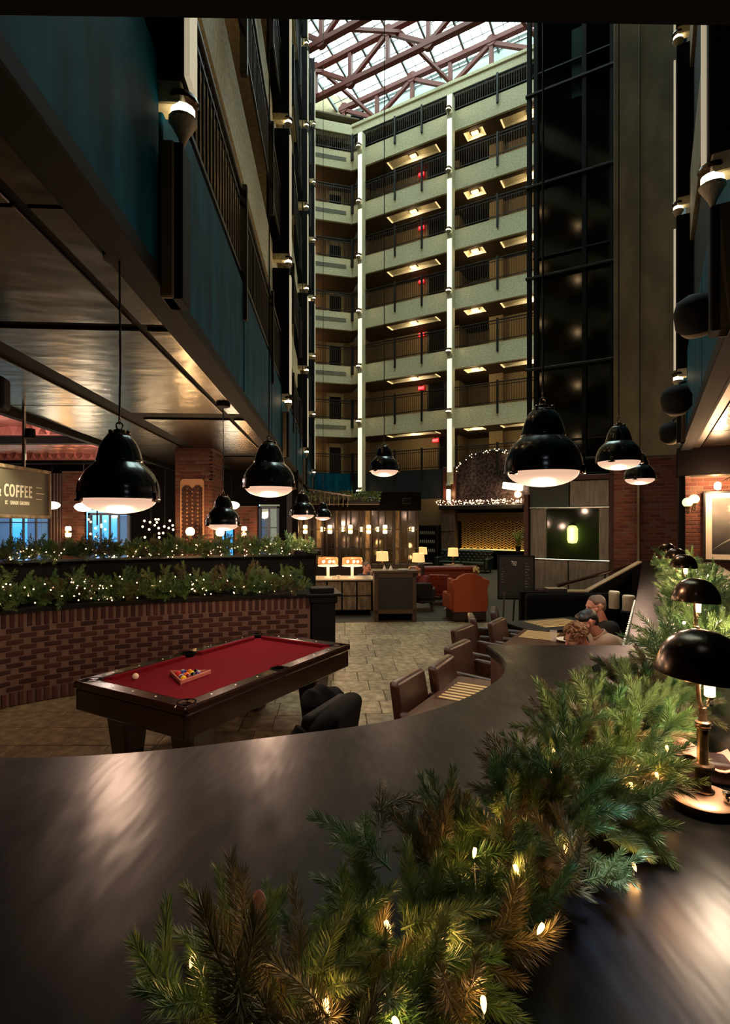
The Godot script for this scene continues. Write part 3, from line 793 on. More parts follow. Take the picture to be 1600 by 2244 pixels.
func build_tower():
	var TT = Transform3D(FT.basis, Vector3(4.97, 0, -16.0))
	var w = struct("wall_tower", "dark glazed elevator shaft framed by steel posts above a steel clad base", TT)
	var g = Geo.new(); g.span(Vector3(0.12, 3.6, -2.4), Vector3(2.31, 26.4, -0.06)); obj("glass_face", g, M.dark_glass, w)
	for x in [0.0, 0.2, 1.55, 2.28]:
		g = Geo.new(); g.span(Vector3(x - 0.06, 3.5, -0.1), Vector3(x + 0.06, 26.4, 0.08), 0.01); obj("steel_post", g, M.black, w)
	for i in 9:
		var y = 3.95 + i * 2.75
		g = Geo.new(); g.span(Vector3(-0.1, y, -0.02), Vector3(2.31, y + 0.07, 0.11), 0.01); obj("steel_beam", g, M.rail, w)
		if i % 2: continue
		g = Geo.new(); g.span(Vector3(0.1, y + 0.6, -0.02), Vector3(2.31, y + 0.64, 0.05)); obj("glazing_bar", g, M.rail, w)
	for i in 3:
		g = Geo.new(); g.span(Vector3(1.2, 20.3 - i * 2.9, -0.06), Vector3(1.54, 22.3 - i * 2.9, -0.03)); obj("lift_window", g, M.lift_glass, w)
	# the base
	for x in [[-0.13, 0.0], [2.22, 2.36]]:
		g = Geo.new(); g.span(Vector3(x[0], 0, -0.1), Vector3(x[1], 3.75 if x[0] > 0 else 3.0, 0.14), 0.01); obj("red_post", g, M.red_brown, w)
	g = Geo.new(); g.span(Vector3(-0.1, 3.38, -0.1), Vector3(2.3, 3.52, 0.12), 0.01); obj("red_beam", g, M.red_brown, w)
	g = Geo.new(); g.span(Vector3(0, 0, -2.4), Vector3(2.3, 3.4, -0.3)); obj("base_core", g, M.core_green, w)
	for p in [[0.0, 1.13, 2.62, 3.36, "steel_dark"], [1.15, 2.2, 2.62, 3.36, "steel"], [0.02, 0.5, 1.07, 2.56, "steel"], [1.94, 2.2, 1.07, 2.56, "steel"], [0.02, 1.1, 0.16, 1.03, "steel"], [1.12, 2.2, 0.16, 1.03, "steel"]]:
		g = Geo.new(); g.span(Vector3(p[0], p[2], -0.12), Vector3(p[1], p[3], 0.0), 0.012); obj("steel_panel", g, M[p[4]], w)
	g = Geo.new(); g.span(Vector3(0.52, 1.07, -0.06), Vector3(1.92, 2.56, -0.03)); obj("door_glass", g, M.green_pane, w)
	for y in [1.03, 2.56]:
		g = Geo.new(); g.span(Vector3(0.0, y, -0.1), Vector3(2.22, y + 0.045, 0.05), 0.01); obj("steel_trim", g, M.chrome, w)
	g = Geo.new(); g.span(Vector3(0.0, 0.0, -0.1), Vector3(2.22, 0.16, 0.05), 0.01); obj("red_base", g, M.red_brown, w)
	var l = thing("lamp_reflection", "glowing lime green shape standing in for a lamp reflected in the elevator base glass", "lamp", TT * Transform3D(Basis(), Vector3(1.2, 1.55, -0.17)))  # solid glowing shape in place of a lamp mirrored in the glass
	g = Geo.new(); g.lathe([[0.0, -0.02], [0.12, 0.0], [0.15, 0.1], [0.15, 0.42], [0.1, 0.5], [0.0, 0.52]], 16); obj("glass_tube", g, M.lime, l)
	g = Geo.new(); g.lathe([[0.0, 0.51], [0.11, 0.52], [0.06, 0.6], [0.0, 0.62]], 16); obj("cap", g, M.bronze, l)
	omni(Vector3(0, 0.25, 0.0), Color(0.75, 1.0, 0.25), 0.5, 0.1, l)
	# stone pier right of the shaft, brick below
	var PT = Transform3D(FT.basis, W(1345, 1145, 11.6) - Vector3(0, E, 0))
	var p = struct("wall_pier", "tall plain stone pier right of the elevator shaft, brick below", PT)
	g = Geo.new(); g.span(Vector3(0, 3.57, -3.0), Vector3(0.5, 26.4, 0.0), 0.01); obj("stone_face", g, M.stone, p)
	g = Geo.new(); g.span(Vector3(0.5, 3.57, -3.0), Vector3(1.25, 26.4, -0.06), 0.01); obj("stone_face", g, M.stone, p)
	stuff(brick_field("brickwork", p, Vector3(0, 0, -0.02), Vector3(1, 0, 0), 0.48, 3.55, 0.2, 0.075, false))
	stuff(brick_field("brickwork", p, Vector3(0.5, 0, -0.1), Vector3(1, 0, 0), 1.3, 3.55, 0.2, 0.075, false))
	g = Geo.new(); g.span(Vector3(0.46, 0, -0.2), Vector3(0.5, 3.56, 0.015)); obj("corner_strip", g, M.stone, p)

func brick_mesh(g: Geo, c, s, x, bv):
	var xf = Transform3D(Basis(x, UP, x.cross(UP)), Vector3.ZERO)
	var k = rng.randf()
	g.tint = Color(0.16, 0.045, 0.025).lerp(Color(0.075, 0.018, 0.012), k) if rng.randf() > 0.2 else Color(0.13, 0.065, 0.04)
	g.box(xf.basis.inverse() * c, s, bv, xf)

func brick_field(nm, parent, o, x, width, height, pl, ph, olive):
	# a face of brickwork, each brick with its own edges, on a bed of mortar; too small in the picture to pick apart
	var g = Geo.new()
	var z = x.cross(UP)
	var rows = int(height / ph)
	for r in rows:
		var a = -pl * 0.5 if r % 2 else 0.0
		while a < width - 0.02:
			var b0 = maxf(a, 0.0)
			var b1 = minf(a + pl - 0.012, width)
			if b1 - b0 > 0.03: brick_mesh(g, o + x * (b0 + b1) * 0.5 + UP * ((r + 0.5) * ph) - z * 0.035, Vector3(b1 - b0, ph - 0.012, 0.08), x, 0.006)
			a += pl
	var bed = Geo.new()
	bed.box(Vector3(width * 0.5, height * 0.5, -0.055), Vector3(width, height, 0.1), 0, Transform3D(Basis(x, UP, z), o))
	obj("mortar", bed, M.mortar, parent)
	if olive: g.cc = PackedColorArray()
	return obj(nm, g, M.brick_olive if olive else M.brick_vc, parent)

func build_roof():
	var r = struct("ceiling_roof", "glazed atrium roof on dark red steel trusses", FT)
	var g
	g = Geo.new(); g.span(Vector3(-9, 28.6, 15.0), Vector3(14, 28.9, 34)); g.span(Vector3(-9, 26.0, 15.0), Vector3(14, 28.9, 15.2)); g.span(Vector3(9.2, 23.6, -4), Vector3(14, 28.9, 16)); g.span(Vector3(-7.5, 24.65, -4.3), Vector3(9.2, 24.85, -1.25)); g.span(Vector3(-9, 24.3, 3.0), Vector3(-6.8, 28.9, 16))
	obj("roof_deck", g, M.black, r)
	# the sheets of glass between the purlins, on a slope that rises towards the camera
	var sl = 0.16
	var xf = Transform3D(Basis(Vector3.RIGHT, Vector3(0, 1, -sl).normalized(), Vector3(0, sl, 1).normalized()), Vector3(0, 24.55, -1.2))
	var bay = 1.45
	var long = 17.0
	var pn = Geo.new(); pn.span(Vector3(0.05, 0.02, 0), Vector3(bay - 0.05, 0.035, long))
	var pm = pn.mesh(M.pane)
	for i in 11:
		put("glass_sheet", pm, r, xf * Transform3D(Basis(), Vector3(-6.8 + i * bay, 0, 0)))
		g = Geo.new(); g.span(Vector3(-0.05, -0.12, 0), Vector3(0.05, 0.03, long)); obj("purlin", g, M.purlin, r, xf * Transform3D(Basis(), Vector3(-6.8 + i * bay, 0, 0)))
	g = Geo.new()
	for i in 33: g.span(Vector3(-6.8 + i * bay / 3.0 - 0.014, 0.0, 0), Vector3(-6.8 + i * bay / 3.0 + 0.014, 0.02, long))
	for j in 34: g.span(Vector3(-6.8, -0.01, j * 0.5), Vector3(9.2, 0.02, j * 0.5 + 0.03))
	stuff(obj("glazing_bar", g, M.purlin, r, xf))
	# trusses
	var k = 0
	for z in [-0.35, 2.3, 4.7, 7.0]:
		var t = thing("roof_truss", "%s dark red roof truss, counted from the far facade" % ORD[k], "truss", FT * Transform3D(Basis(), Vector3(0, 22.95, z)), "roof trusses")
		var th = 1.3 + 0.3 * maxf(z, 0.0) * 0.25
		var ba = [-6.5, 9.0]
		g = Geo.new(); g.span(Vector3(ba[0], -0.04, -0.13), Vector3(ba[1], 0.20, 0.13), 0.015); obj("bottom_chord", g, M.red_steel, t)
		g = Geo.new(); g.span(Vector3(ba[0], th - 0.04, -0.13), Vector3(ba[1], th + 0.20, 0.13), 0.015); obj("top_chord", g, M.red_steel, t)
		var st = 2.0
		var i = 0
		var x = ba[0] + 0.3
		while x < ba[1] - 0.2:
			g = Geo.new(); g.span(Vector3(x - 0.09, 0.1, -0.09), Vector3(x + 0.09, th + 0.05, 0.09)); obj("vertical", g, M.red_steel, t)
			if x + st < ba[1]:
				var y0 = 0.1 if i % 2 else th
				g = Geo.new(); g.bar(Vector3(x, y0, 0), Vector3(x + st, th + 0.1 - y0, 0), 0.17, 0.17); obj("diagonal", g, M.red_steel, t)
			g = Geo.new(); g.lathe([[0.0, -0.11], [0.26, -0.11], [0.26, 0.11], [0.0, 0.11]], 12, Transform3D(Basis(Vector3.RIGHT, PI / 2), Vector3(x, 0.08 if i % 2 else th + 0.08, 0))); obj("gusset", g, M.red_steel, t)
			x += st; i += 1
		k += 1
	for i in 4:                                          # struts across the trusses
		var t = tag(thing("roof_strut", "%s slanting dark red strut between the roof trusses, from the left" % ORD[i], "strut", FT * Transform3D(Basis(), Vector3(-4.2 + i * 4.2, 23.0, -0.35)), "roof struts"), "", "")
		g = Geo.new(); g.bar(Vector3(0, 0, 0), Vector3(-1.6, 1.2, 2.65), 0.14, 0.14); obj("beam", g, M.red_steel, t)
		g = Geo.new(); g.bar(Vector3(-1.6, 1.2, 2.65), Vector3(-3.1, 0.1, 5.05), 0.14, 0.14); obj("beam", g, M.red_steel, t)

# ---------------------------------------------------------------- cafe on the left
func cafe_sconce(label, p, yaw := 0.0, e := 0.35):
	var s = thing("wall_sconce", label, "sconce", at(p, yaw), "double glass wall sconces")
	var g = Geo.new()
	g.lathe([[0.0, -0.15], [0.06, -0.145], [0.075, -0.11], [0.075, -0.03], [0.0, -0.03]], 12); obj("glass", g, M.tube, s)
	g = Geo.new()
	g.lathe([[0.0, 0.03], [0.075, 0.03], [0.075, 0.11], [0.06, 0.145], [0.0, 0.15]], 12)
	obj("glass", g, M.tube, s)
	g = Geo.new(); g.lathe([[0.0, -0.03], [0.085, -0.03], [0.085, 0.03], [0.0, 0.03]], 12); g.span(Vector3(-0.03, -0.03, -0.13), Vector3(0.03, 0.03, 0)); obj("collar", g, M.brass, s)
	omni(Vector3(0, 0, 0.12), Color(1, 0.76, 0.48), e, 0.08, s)
	return s

func globe(label, p, r, e, group, mkey := "tube"):
	var s = thing("globe_lamp", label, "lamp", at(p), group)
	var g = Geo.new(); g.ball(Vector3.ZERO, r, 14, 9); obj("globe", g, M[mkey], s)
	g = Geo.new(); g.lathe([[0.0, -r - 0.12], [0.03, -r - 0.1], [0.02, -r - 0.05], [0.05, -r + 0.02], [0.0, -r + 0.02]], 10); obj("holder", g, M.brass, s)
	omni(Vector3(0, 0, r + 0.02), Color(1, 0.8, 0.55), e, r, s)
	return s

func window_unit(n, x0, x1, y0, y1, z, cols, rows, m):
	var w = struct("window_%d" % n, "cafe window with blue daylight behind it", Transform3D(Basis(), Vector3((x0 + x1) * 0.5, y0, z)))
	var hw = (x1 - x0) * 0.5
	var h = y1 - y0
	var g = Geo.new()
	g.span(Vector3(-hw, 0, -0.06), Vector3(-hw + 0.07, h, 0.08), 0.01); g.span(Vector3(hw - 0.07, 0, -0.06), Vector3(hw, h, 0.08), 0.01)
	g.span(Vector3(-hw, h - 0.07, -0.06), Vector3(hw, h, 0.08), 0.01); g.span(Vector3(-hw, 0, -0.06), Vector3(hw, 0.07, 0.08), 0.01)
	var wf = obj("window_frame", g, M[m], w)
	var cw = (hw * 2 - 0.14) / cols
	var rh = (h - 0.14) / rows
	for i in cols:
		for j in rows:
			var px = -hw + 0.07 + i * cw
			var py = 0.07 + j * rh
			g = Geo.new(); g.span(Vector3(px + 0.012, py + 0.012, -0.008), Vector3(px + cw - 0.012, py + rh - 0.012, 0.0)); obj("pane", g, M.pane_blue, w)
	g = Geo.new()
	for i in range(1, cols): g.span(Vector3(-hw + 0.07 + i * cw - 0.02, 0.05, -0.03), Vector3(-hw + 0.07 + i * cw + 0.02, h - 0.05, 0.03))
	for j in range(1, rows): g.span(Vector3(-hw + 0.05, 0.07 + j * rh - 0.015, -0.025), Vector3(hw - 0.05, 0.07 + j * rh + 0.015, 0.025))
	obj("muntin", g, M[m], wf)

func build_cafe():
	var w = struct("wall_cafe", "back wall of the cafe with brick piers and daylit windows")
	var z = -14.6
	var g
	for p in [[-14.0, -10.9], [-8.66, -8.25], [-6.45, -4.4], [-3.55, -2.95], [-2.35, -1.85]]:
		g = Geo.new(); g.span(Vector3(p[0], 0, z - 0.15), Vector3(p[1], 3.6, z + 0.02), 0.01); obj("wall_panel", g, M.cafe_dark, w)
	for p in [[-10.9, -8.66, 3.4], [-7.68, -6.45, 2.5], [-4.4, -3.55, 2.1], [-2.95, -2.35, 2.65]]:
		g = Geo.new(); g.span(Vector3(p[0], p[2], z - 0.15), Vector3(p[1], 3.6, z + 0.02), 0.01); obj("wall_header", g, M.cafe_dark, w)
		g = Geo.new(); g.span(Vector3(p[0], 0, z - 0.15), Vector3(p[1], 0.9 if p[0] < -8 or p[0] > -5 else 0.02, z + 0.02), 0.01); obj("wall_sill", g, M.cafe_dark, w)
	g = Geo.new(); g.span(Vector3(-14, 3.55, z - 0.2), Vector3(-1.9, 4.9, z + 0.0)); obj("wall_header", g, M.cafe_dark, w)
	stuff(brick_field("brickwork", w, Vector3(-8.27, 0, z + 0.16), Vector3(1, 0, 0), 0.62, 3.55, 0.215, 0.078, false))
	stuff(brick_field("brickwork", w, Vector3(-3.56, 0, z + 0.16), Vector3(1, 0, 0), 0.62, 2.6, 0.215, 0.078, false))
	for i in 5:
		g = Geo.new(); g.lathe([[0.05, 0.0], [0.05, 3.5]], 8); obj("reeded_trim", g, M.cafe_brown, w, at(Vector3(-8.62 + i * 0.085, 0, z + 0.06)))
	window_unit(1, -10.9, -8.66, 0.9, 3.4, z - 0.02, 6, 2, "blue_frame")
	window_unit(2, -7.62, -6.47, 0.02, 2.42, z - 0.02, 4, 3, "blue_frame")
	window_unit(3, -4.4, -3.56, 0.9, 2.1, z - 0.02, 3, 2, "black")
	window_unit(4, -2.93, -2.36, 0.9, 2.6, z - 0.02, 2, 3, "blue_frame")
	# what stands outside, beyond the glass
	var o = struct("wall_street", "pale building across the street, seen through the cafe windows")
	for i in 9:
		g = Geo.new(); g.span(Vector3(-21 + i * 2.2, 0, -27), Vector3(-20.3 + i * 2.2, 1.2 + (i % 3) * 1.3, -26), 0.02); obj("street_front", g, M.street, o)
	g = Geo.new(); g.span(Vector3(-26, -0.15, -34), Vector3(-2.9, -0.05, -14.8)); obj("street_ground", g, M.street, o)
	for s in [["amber double sconce on the brick pier between the cafe window and the cafe door", Vector3(-8.0, 1.9, z + 0.33)], ["amber double sconce on the brick pier right of the herringbone column", Vector3(-3.26, 1.9, z + 0.33)]]:
		cafe_sconce(s[0], s[1], 0, 0.5)
	# pressed copper ceiling, its cornices and beams
	var c = struct("ceiling_cafe", "pressed copper ceiling of the cafe with dark beams")
	var L0 = -3.95
	g = Geo.new(); g.span(Vector3(-14, 3.86, -14.6), Vector3(-3.6, 4.0, 4)); obj("copper_sheet", g, M.copper, c)
	var em = Geo.new()
	for i in 24:
		for j in 18:
			var xf = Transform3D(Basis(), Vector3(-13.2 + i * 0.4, 3.862, -14.2 + j * 0.62))
			em.lathe([[0.0, -0.035], [0.07, -0.02], [0.09, -0.03], [0.17, 0.0]], 8, xf, TAU, -1)
	stuff(obj("embossed_pattern", em, M.copper, c))
	for b in [[-9.55, 3.58], [-13.2, 3.62]]:
		g = Geo.new(); g.span(Vector3(-14, b[1], b[0] - 0.2), Vector3(-4.1, 3.75, b[0]), 0.01); obj("beam", g, M.black, c)
		g = Geo.new(); g.bar(Vector3(-14, 3.80, b[0] + 0.09), Vector3(-4.2, 3.80, b[0] + 0.09), 0.13, 0.2); obj("cornice", g, M.copper, c)
		g = Geo.new()
		for i in 46:
			var x = -13.6 + i * 0.205
			var a = Vector3(x, 3.71, b[0] + 0.16); var d = Vector3(x + 0.17, 3.71, b[0] + 0.16); var e = Vector3(x + 0.085, 3.89, b[0] + 0.16); var f = Vector3(x + 0.085, 3.77, b[0] + 0.205)
			for t in [[a, f, e], [f, d, e], [a, d, f]]:
				var nn = (t[1] - t[0]).cross(t[2] - t[0]).normalized()
				if nn.z < 0: nn = -nn
				g.tri(t[0], t[1], t[2], nn, nn, nn)
		stuff(obj("cornice_tooth", g, M.copper, c))
	# the brick column with its herringbone inset
	var col = struct("wall_column", "square brick column with a herringbone inset below the low ceiling", at(W(425, 1145, 10.2) - Vector3(0, E, 0)))
	var hw = 0.36
	stuff(brick_field("brickwork", col, Vector3(-hw, 2.99, 0), Vector3(1, 0, 0), hw * 2, 0.6, 0.2, 0.072, false))
	stuff(brick_field("brickwork", col, Vector3(-hw, 0, 0), Vector3(1, 0, 0), 0.11, 2.99, 0.2, 0.072, false))
	stuff(brick_field("brickwork", col, Vector3(hw - 0.17, 0, 0), Vector3(1, 0, 0), 0.17, 2.99, 0.2, 0.072, false))
	stuff(brick_field("brickwork", col, Vector3(hw, 0, 0), Vector3(0, 0, -1), 0.72, 3.59, 0.2, 0.072, false))
	g = Geo.new(); g.span(Vector3(-hw + 0.02, 0, -0.72), Vector3(hw - 0.02, 3.59, -0.05)); obj("core", g, M.mortar, col)
	g = Geo.new()
	for s in [[-hw + 0.10, 0.0, -hw + 0.125, 2.99], [hw - 0.19, 0.0, hw - 0.165, 2.99], [-hw + 0.1, 2.96, hw - 0.165, 2.99]]: g.span(Vector3(s[0], s[1], -0.05), Vector3(s[2], s[3], 0.012))
	obj("inset_frame", g, M.mortar_light, col)
	var hb = Geo.new(); hb.box(Vector3.ZERO, Vector3(0.132, 0.05, 0.05), 0.006)
	var hm = []
	for i in 4: hm.append(hb.mesh(M["brick%d" % i]))
	g = Geo.new(); g.span(Vector3(-hw + 0.11, 0, -0.06), Vector3(hw - 0.175, 2.97, -0.006)); obj("mortar", g, M.mortar_light, col)
	for j in 42:
		for i in 4:
			var up = 1.0 if i % 2 == 0 else -1.0
			var p = Vector3(-hw + 0.175 + i * 0.103, 0.08 + j * 0.075 - 0.05, -0.013)
			if p.y > 2.88 or p.y < 1.0: continue
			put("brick", hm[rng.randi() % 4], col, Transform3D(Basis(Vector3(0, 0, 1), up * PI / 4), p))
	globe("white globe sconce on the herringbone face of the brick column", W(417, 1165, 9.85), 0.085, 1.1, "globe lamps of the cafe")
	globe("white globe sconce on the right side of the brick column", W(471, 1167, 10.2) + Vector3(0.1, 0, 0), 0.085, 0.35, "globe lamps of the cafe")
	for d in [[114, 1108, 13.0, "by the cafe sign"], [183, 1112, 11.5, "left of the nearest left pendant"], [508, 1108, 12.6, "right of the brick column"]]:
		var s = thing("saucer_lamp", "flat white glowing saucer lamp %s" % d[3], "lamp", at(W(d[0], d[1], d[2])), "saucer lamps of the cafe")
		g = Geo.new(); g.lathe([[0.0, -0.09], [0.1, -0.08], [0.17, -0.03], [0.19, 0.02], [0.15, 0.07], [0.06, 0.1], [0.0, 0.1]], 18, Transform3D(), TAU, 0.3); obj("glass", g, M.white_glow, s)
		g = Geo.new(); g.lathe([[0.04, 0.1], [0.012, 0.16], [0.012, 0.94]], 8); obj("stem", g, M.black, s)
		omni(Vector3(0, -0.13, 0), Color(1, 0.9, 0.75), 0.7, 0.15, s)
		pass
	# hoop chandeliers of bare bulbs
	for d in [[331, 0], [362, 1], [213, 2]]:
		var s = thing("bulb_chandelier", "small chandelier of clustered bare bulbs, %s" % ["left of the pair before the dark cafe wall", "right of the pair before the dark cafe wall", "in front of the glass cafe door"][d[1]], "chandelier", at(W(d[0], 1160, 13.2)), "bulb chandeliers of the cafe")
		g = Geo.new(); g.lathe([[0.02, 0.1], [0.02, 1.5]], 6); obj("stem", g, M.black, s)
		for i in 9:
			var a = TAU * i / 9
			g = Geo.new(); g.ball(Vector3.ZERO, 0.03, 8, 6); obj("bulb", g, M.tube, s, at(Vector3(cos(a) * 0.2, 0.11 * sin(a * 2 + d[1]) - (0.1 if i % 3 == 0 else -0.14), sin(a) * 0.15)))
		omni(Vector3(0, -0.25, 0.2), Color(1, 0.85, 0.65), 0.3, 0.1, s)
	# hanging cafe sign
	var ST = Transform3D(Basis(Vector3(0, 0, -1), UP, Vector3(1, 0, 0)), Vector3(-4.19, 2.515, -6.1))
	var s = thing("cafe_sign", "hanging cafe sign with white lettering on grey, in a pale frame", "sign", ST)
	g = Geo.new(); g.span(Vector3(-0.9, -0.28, -0.03), Vector3(0.88, 0.28, 0.0)); var sb = obj("board", g, M.sign_grey, s)
	g = Geo.new()
	for q in [[-0.94, -0.315, 0.92, -0.27], [-0.94, 0.27, 0.92, 0.315], [-0.94, -0.3, -0.9, 0.3], [0.88, -0.3, 0.92, 0.3]]: g.span(Vector3(q[0], q[1], -0.05), Vector3(q[2], q[3], 0.035), 0.008)
	obj("frame", g, M.parchment, s)
	put("lettering", text_mesh("& COFFEE", 0.205, M.letter), sb, Transform3D(Basis().scaled(Vector3(0.72, 1, 1)), Vector3(0.225, 0.01, 0.003)))
	put("lettering", text_mesh("IC   SHADE GROWN", 0.062, M.letter), sb, Transform3D(Basis().scaled(Vector3(0.8, 1, 1)), Vector3(0.28, -0.13, 0.003)))
	g = Geo.new()
	for i in 3: g.span(Vector3(0.64, 0.075 - i * 0.075, 0), Vector3(0.76 + (0.05 if i == 1 else 0.0), 0.083 - i * 0.075, 0.004))
	obj("lettering", g, M.letter, sb)
	for x in [0.42, -0.6]:
		g = Geo.new(); g.lathe([[0.022, 0.3], [0.022, 1.35]], 8); obj("rod", g, M.chrome, s, at(Vector3(x, 0, -0.01)))
	spot(Vector3(-0.35, 0.5, 0.5), Vector3(0.1, -0.7, -0.5), Color(1, 0.92, 0.75), 1.2, 50, 0.05, s)
	g = Geo.new(); g.lathe([[0.0, 0.06], [0.05, 0.05], [0.06, -0.05], [0.0, -0.05]], 10); obj("sign_lamp", g, M.black, s, at(Vector3(-0.35, 0.6, 0.55)))
	for d in [[-6.2, 3.7, -8.2, "nearer the camera"], [-5.6, 3.7, -11.4, "nearer the cafe windows"]]:
		var cs = thing("ceiling_spot", "small bright spotlight under the copper ceiling, the one %s" % d[3], "ceiling light", at(Vector3(d[0], d[1], d[2])), "cafe ceiling spots")
		g = Geo.new(); g.lathe([[0.0, -0.05], [0.04, -0.045], [0.045, 0.0], [0.0, 0.0]], 14); obj("lamp", g, M.white_glow, cs)
		g = Geo.new(); g.lathe([[0.05, -0.02], [0.06, 0.0], [0.06, 0.12], [0.0, 0.16]], 14); obj("can", g, M.bronze, cs)
		omni(Vector3(0, -0.22, 0), Color(1, 0.88, 0.82), 1.3, 0.05, cs)
	# loudspeaker that hangs at the left edge of the picture
	var sp = thing("loudspeaker", "black loudspeaker hanging below the low ceiling at the left edge", "loudspeaker", at(W(-8, 862, 4.3), 0.3))
	g = Geo.new(); g.rbox(Vector3.ZERO, Vector3(0.16, 0.26, 0.18), 0.03); obj("cabinet", g, M.black, sp)
	g = Geo.new(); g.span(Vector3(-0.02, 0.1, -0.02), Vector3(0.02, 0.42, 0.02)); obj("bracket", g, M.black, sp)

# ---------------------------------------------------------------- lounge end wall below the far facade
func build_lounge_wall():
	var w = struct("wall_lounge", "brick end wall of the lounge with a lit herringbone niche under an arched mirror", FT)
	var g
	var a = px_u(1003); var b = px_u(1152)
	var p0 = px_u(973)
	stuff(brick_field("brickwork", w, Vector3(px_u(760), 0, 0.02), Vector3(1, 0, 0), p0 - px_u(760), 3.3, 0.23, 0.085, true))
	stuff(brick_field("brickwork", w, Vector3(a, 2.2, 0.05), Vector3(1, 0, 0), b - a, 0.4, 0.16, 0.05, true))
	g = Geo.new(); g.span(Vector3(-6, 0, -0.6), Vector3(9.2, 3.4, -0.35)); obj("wall_core", g, M.black, w)
	# herringbone niche
	var na = px_u(1009); var nb = px_u(1149)
	g = Geo.new(); g.span(Vector3(na, 0.9, -0.3), Vector3(nb, 2.3, -0.1)); obj("niche_back", g, M.niche_dark, w)
	g = Geo.new()
	for i in int((nb - na) / 0.16):
		for j in 12:
			var s = 1.0 if i % 2 == 0 else -1.0
			g.box(Vector3.ZERO, Vector3(0.195, 0.05, 0.05), 0.01, Transform3D(Basis(Vector3(0, 0, 1), s * 0.7), Vector3(na + 0.1 + i * 0.16, 1.0 + j * 0.108, -0.09)))
	stuff(obj("herringbone_tile", g, M.gold_tile, w))
	g = Geo.new(); g.span(Vector3(na - 0.05, 0.84, -0.2), Vector3(nb + 0.05, 0.9, 0.16), 0.01); obj("niche_sill", g, M.dark_wood, w)
	g = Geo.new(); g.span(Vector3(na, 0.9, 0.02), Vector3(nb, 0.94, 0.1), 0.01); obj("emissive_strip", g, M.warm_strip, w)
	area(FT * Vector3((na + nb) * 0.5, 0.97, 0.05), FT.basis * Vector3(0, 0.8, -0.6), nb - na, 0.06, Color(1, 0.78, 0.42), 0.35, self, FX)
	for q in [[p0, a - 0.04]]:
		g = Geo.new(); g.span(Vector3(q[0], 0, -0.3), Vector3(q[1], 2.75, 0.35), 0.02); obj("pier", g, M.stone_pier, w)
		g = Geo.new(); g.span(Vector3(q[0] - 0.03, 1.75, -0.3), Vector3(q[1] + 0.03, 1.8, 0.38), 0.01); obj("pier_band", g, M.stone_pier, w)
	g = Geo.new(); g.span(Vector3(p0 - 0.1, 2.75, -0.3), Vector3(b, 2.95, 0.45), 0.03); obj("mantel", g, M.dark_wood, w)
	g = Geo.new(); g.span(Vector3(p0 + 0.02, 2.95, -0.2), Vector3(a - 0.02, 4.75, 0.2), 0.02); obj("wood_pilaster", g, M.red_brown, w)
	# arched mirror
	var am = thing("arched_mirror", "large arched mirror above the lit niche, framed by fairy lights", "mirror", FT * Transform3D(Basis(), Vector3((a + b) * 0.5 + 0.1, 2.95, 0.03)))
	var poly = PackedVector2Array([Vector2(-1.75, 0), Vector2(1.75, 0)])
	for i in 19: poly.append(Vector2(1.75 * cos(PI * i / 18), 1.25 + 1.15 * sin(PI * i / 18)))
	g = Geo.new(); g.prism(poly, 0.0, 0.03, false, Transform3D(Basis(Vector3.RIGHT, Vector3(0, 0, 1), UP), Vector3.ZERO)); obj("mirror_glass", g, M.mirror, am)
	var fp = []
	for i in 19: fp.append(Vector3(1.8 * cos(PI * i / 18), 1.25 + 1.2 * sin(PI * i / 18), 0.03))
	fp.push_front(Vector3(1.8, 0, 0.03)); fp.append(Vector3(-1.8, 0, 0.03))
	g = Geo.new(); g.tube(fp, 0.07, 6); obj("frame", g, M.dark_wood, am)
	# fairy lights round the mirror and along the mantel
	var fl = thing("fairy_light_string", "string of white fairy lights round the arched mirror and along its mantel", "fairy lights", FT)
	var bm = Geo.new(); bm.ball(Vector3.ZERO, 0.026, 5, 4)
	var bmm = bm.mesh(M.bulb_far)
	for i in 150:
		put("bulb", bmm, fl, at(Vector3(lerpf(p0 - 0.25, b - 0.1, rng.randf()), 2.98 + rng.randf() * 0.22, 0.25 + rng.randf() * 0.2)))
	var cx = (a + b) * 0.5 + 0.1
	for i in 70:
		var t = rng.randf_range(0.06, 1.0)
		var q = Vector3(1.8 * cos(PI * t), 1.25 + 1.2 * sin(PI * t), 0) if rng.randf() < 0.62 else Vector3(-1.8, rng.randf() * 1.3, 0)
		put("bulb", bmm, fl, at(Vector3(cx, 2.95, 0.15) + q + Vector3(rng.randf_range(-0.08, 0.08), rng.randf_range(-0.07, 0.07), 0)))
	g = Geo.new(); g.tube([Vector3(p0 - 0.2, 2.99, 0.3), Vector3((p0 + b) * 0.5, 3.0, 0.34), Vector3(b - 0.1, 2.99, 0.3)], 0.012, 5); obj("wire", g, M.wire, fl)
	# picture lamp in front of the mirror, and the sconce on the wood pilaster
	var pl = thing("bar_lamp", "bright tilted bar lamp before the arched mirror, under the large right pendant", "lamp", FT * Transform3D(Basis(Vector3(0, 0, 1), -0.16), Vector3(px_u(1130), 3.72, 0.5)))
	g = Geo.new(); g.rbox(Vector3.ZERO, Vector3(0.9, 0.3, 0.1), 0.05); obj("tube", g, M.white_glow, pl)
	g = Geo.new(); g.span(Vector3(-0.4, 0.12, -0.5), Vector3(0.4, 0.18, 0.0)); obj("bracket", g, M.brass, pl)
	omni(Vector3(0, -0.3, 0.2), Color(1, 0.85, 0.6), 1.6, 0.15, pl)
	var sc = thing("tall_sconce", "tall white sconce on the reddish wood pilaster left of the arched mirror", "sconce", FT * Transform3D(Basis(), Vector3((p0 + a) * 0.5, 3.2, 0.3)))
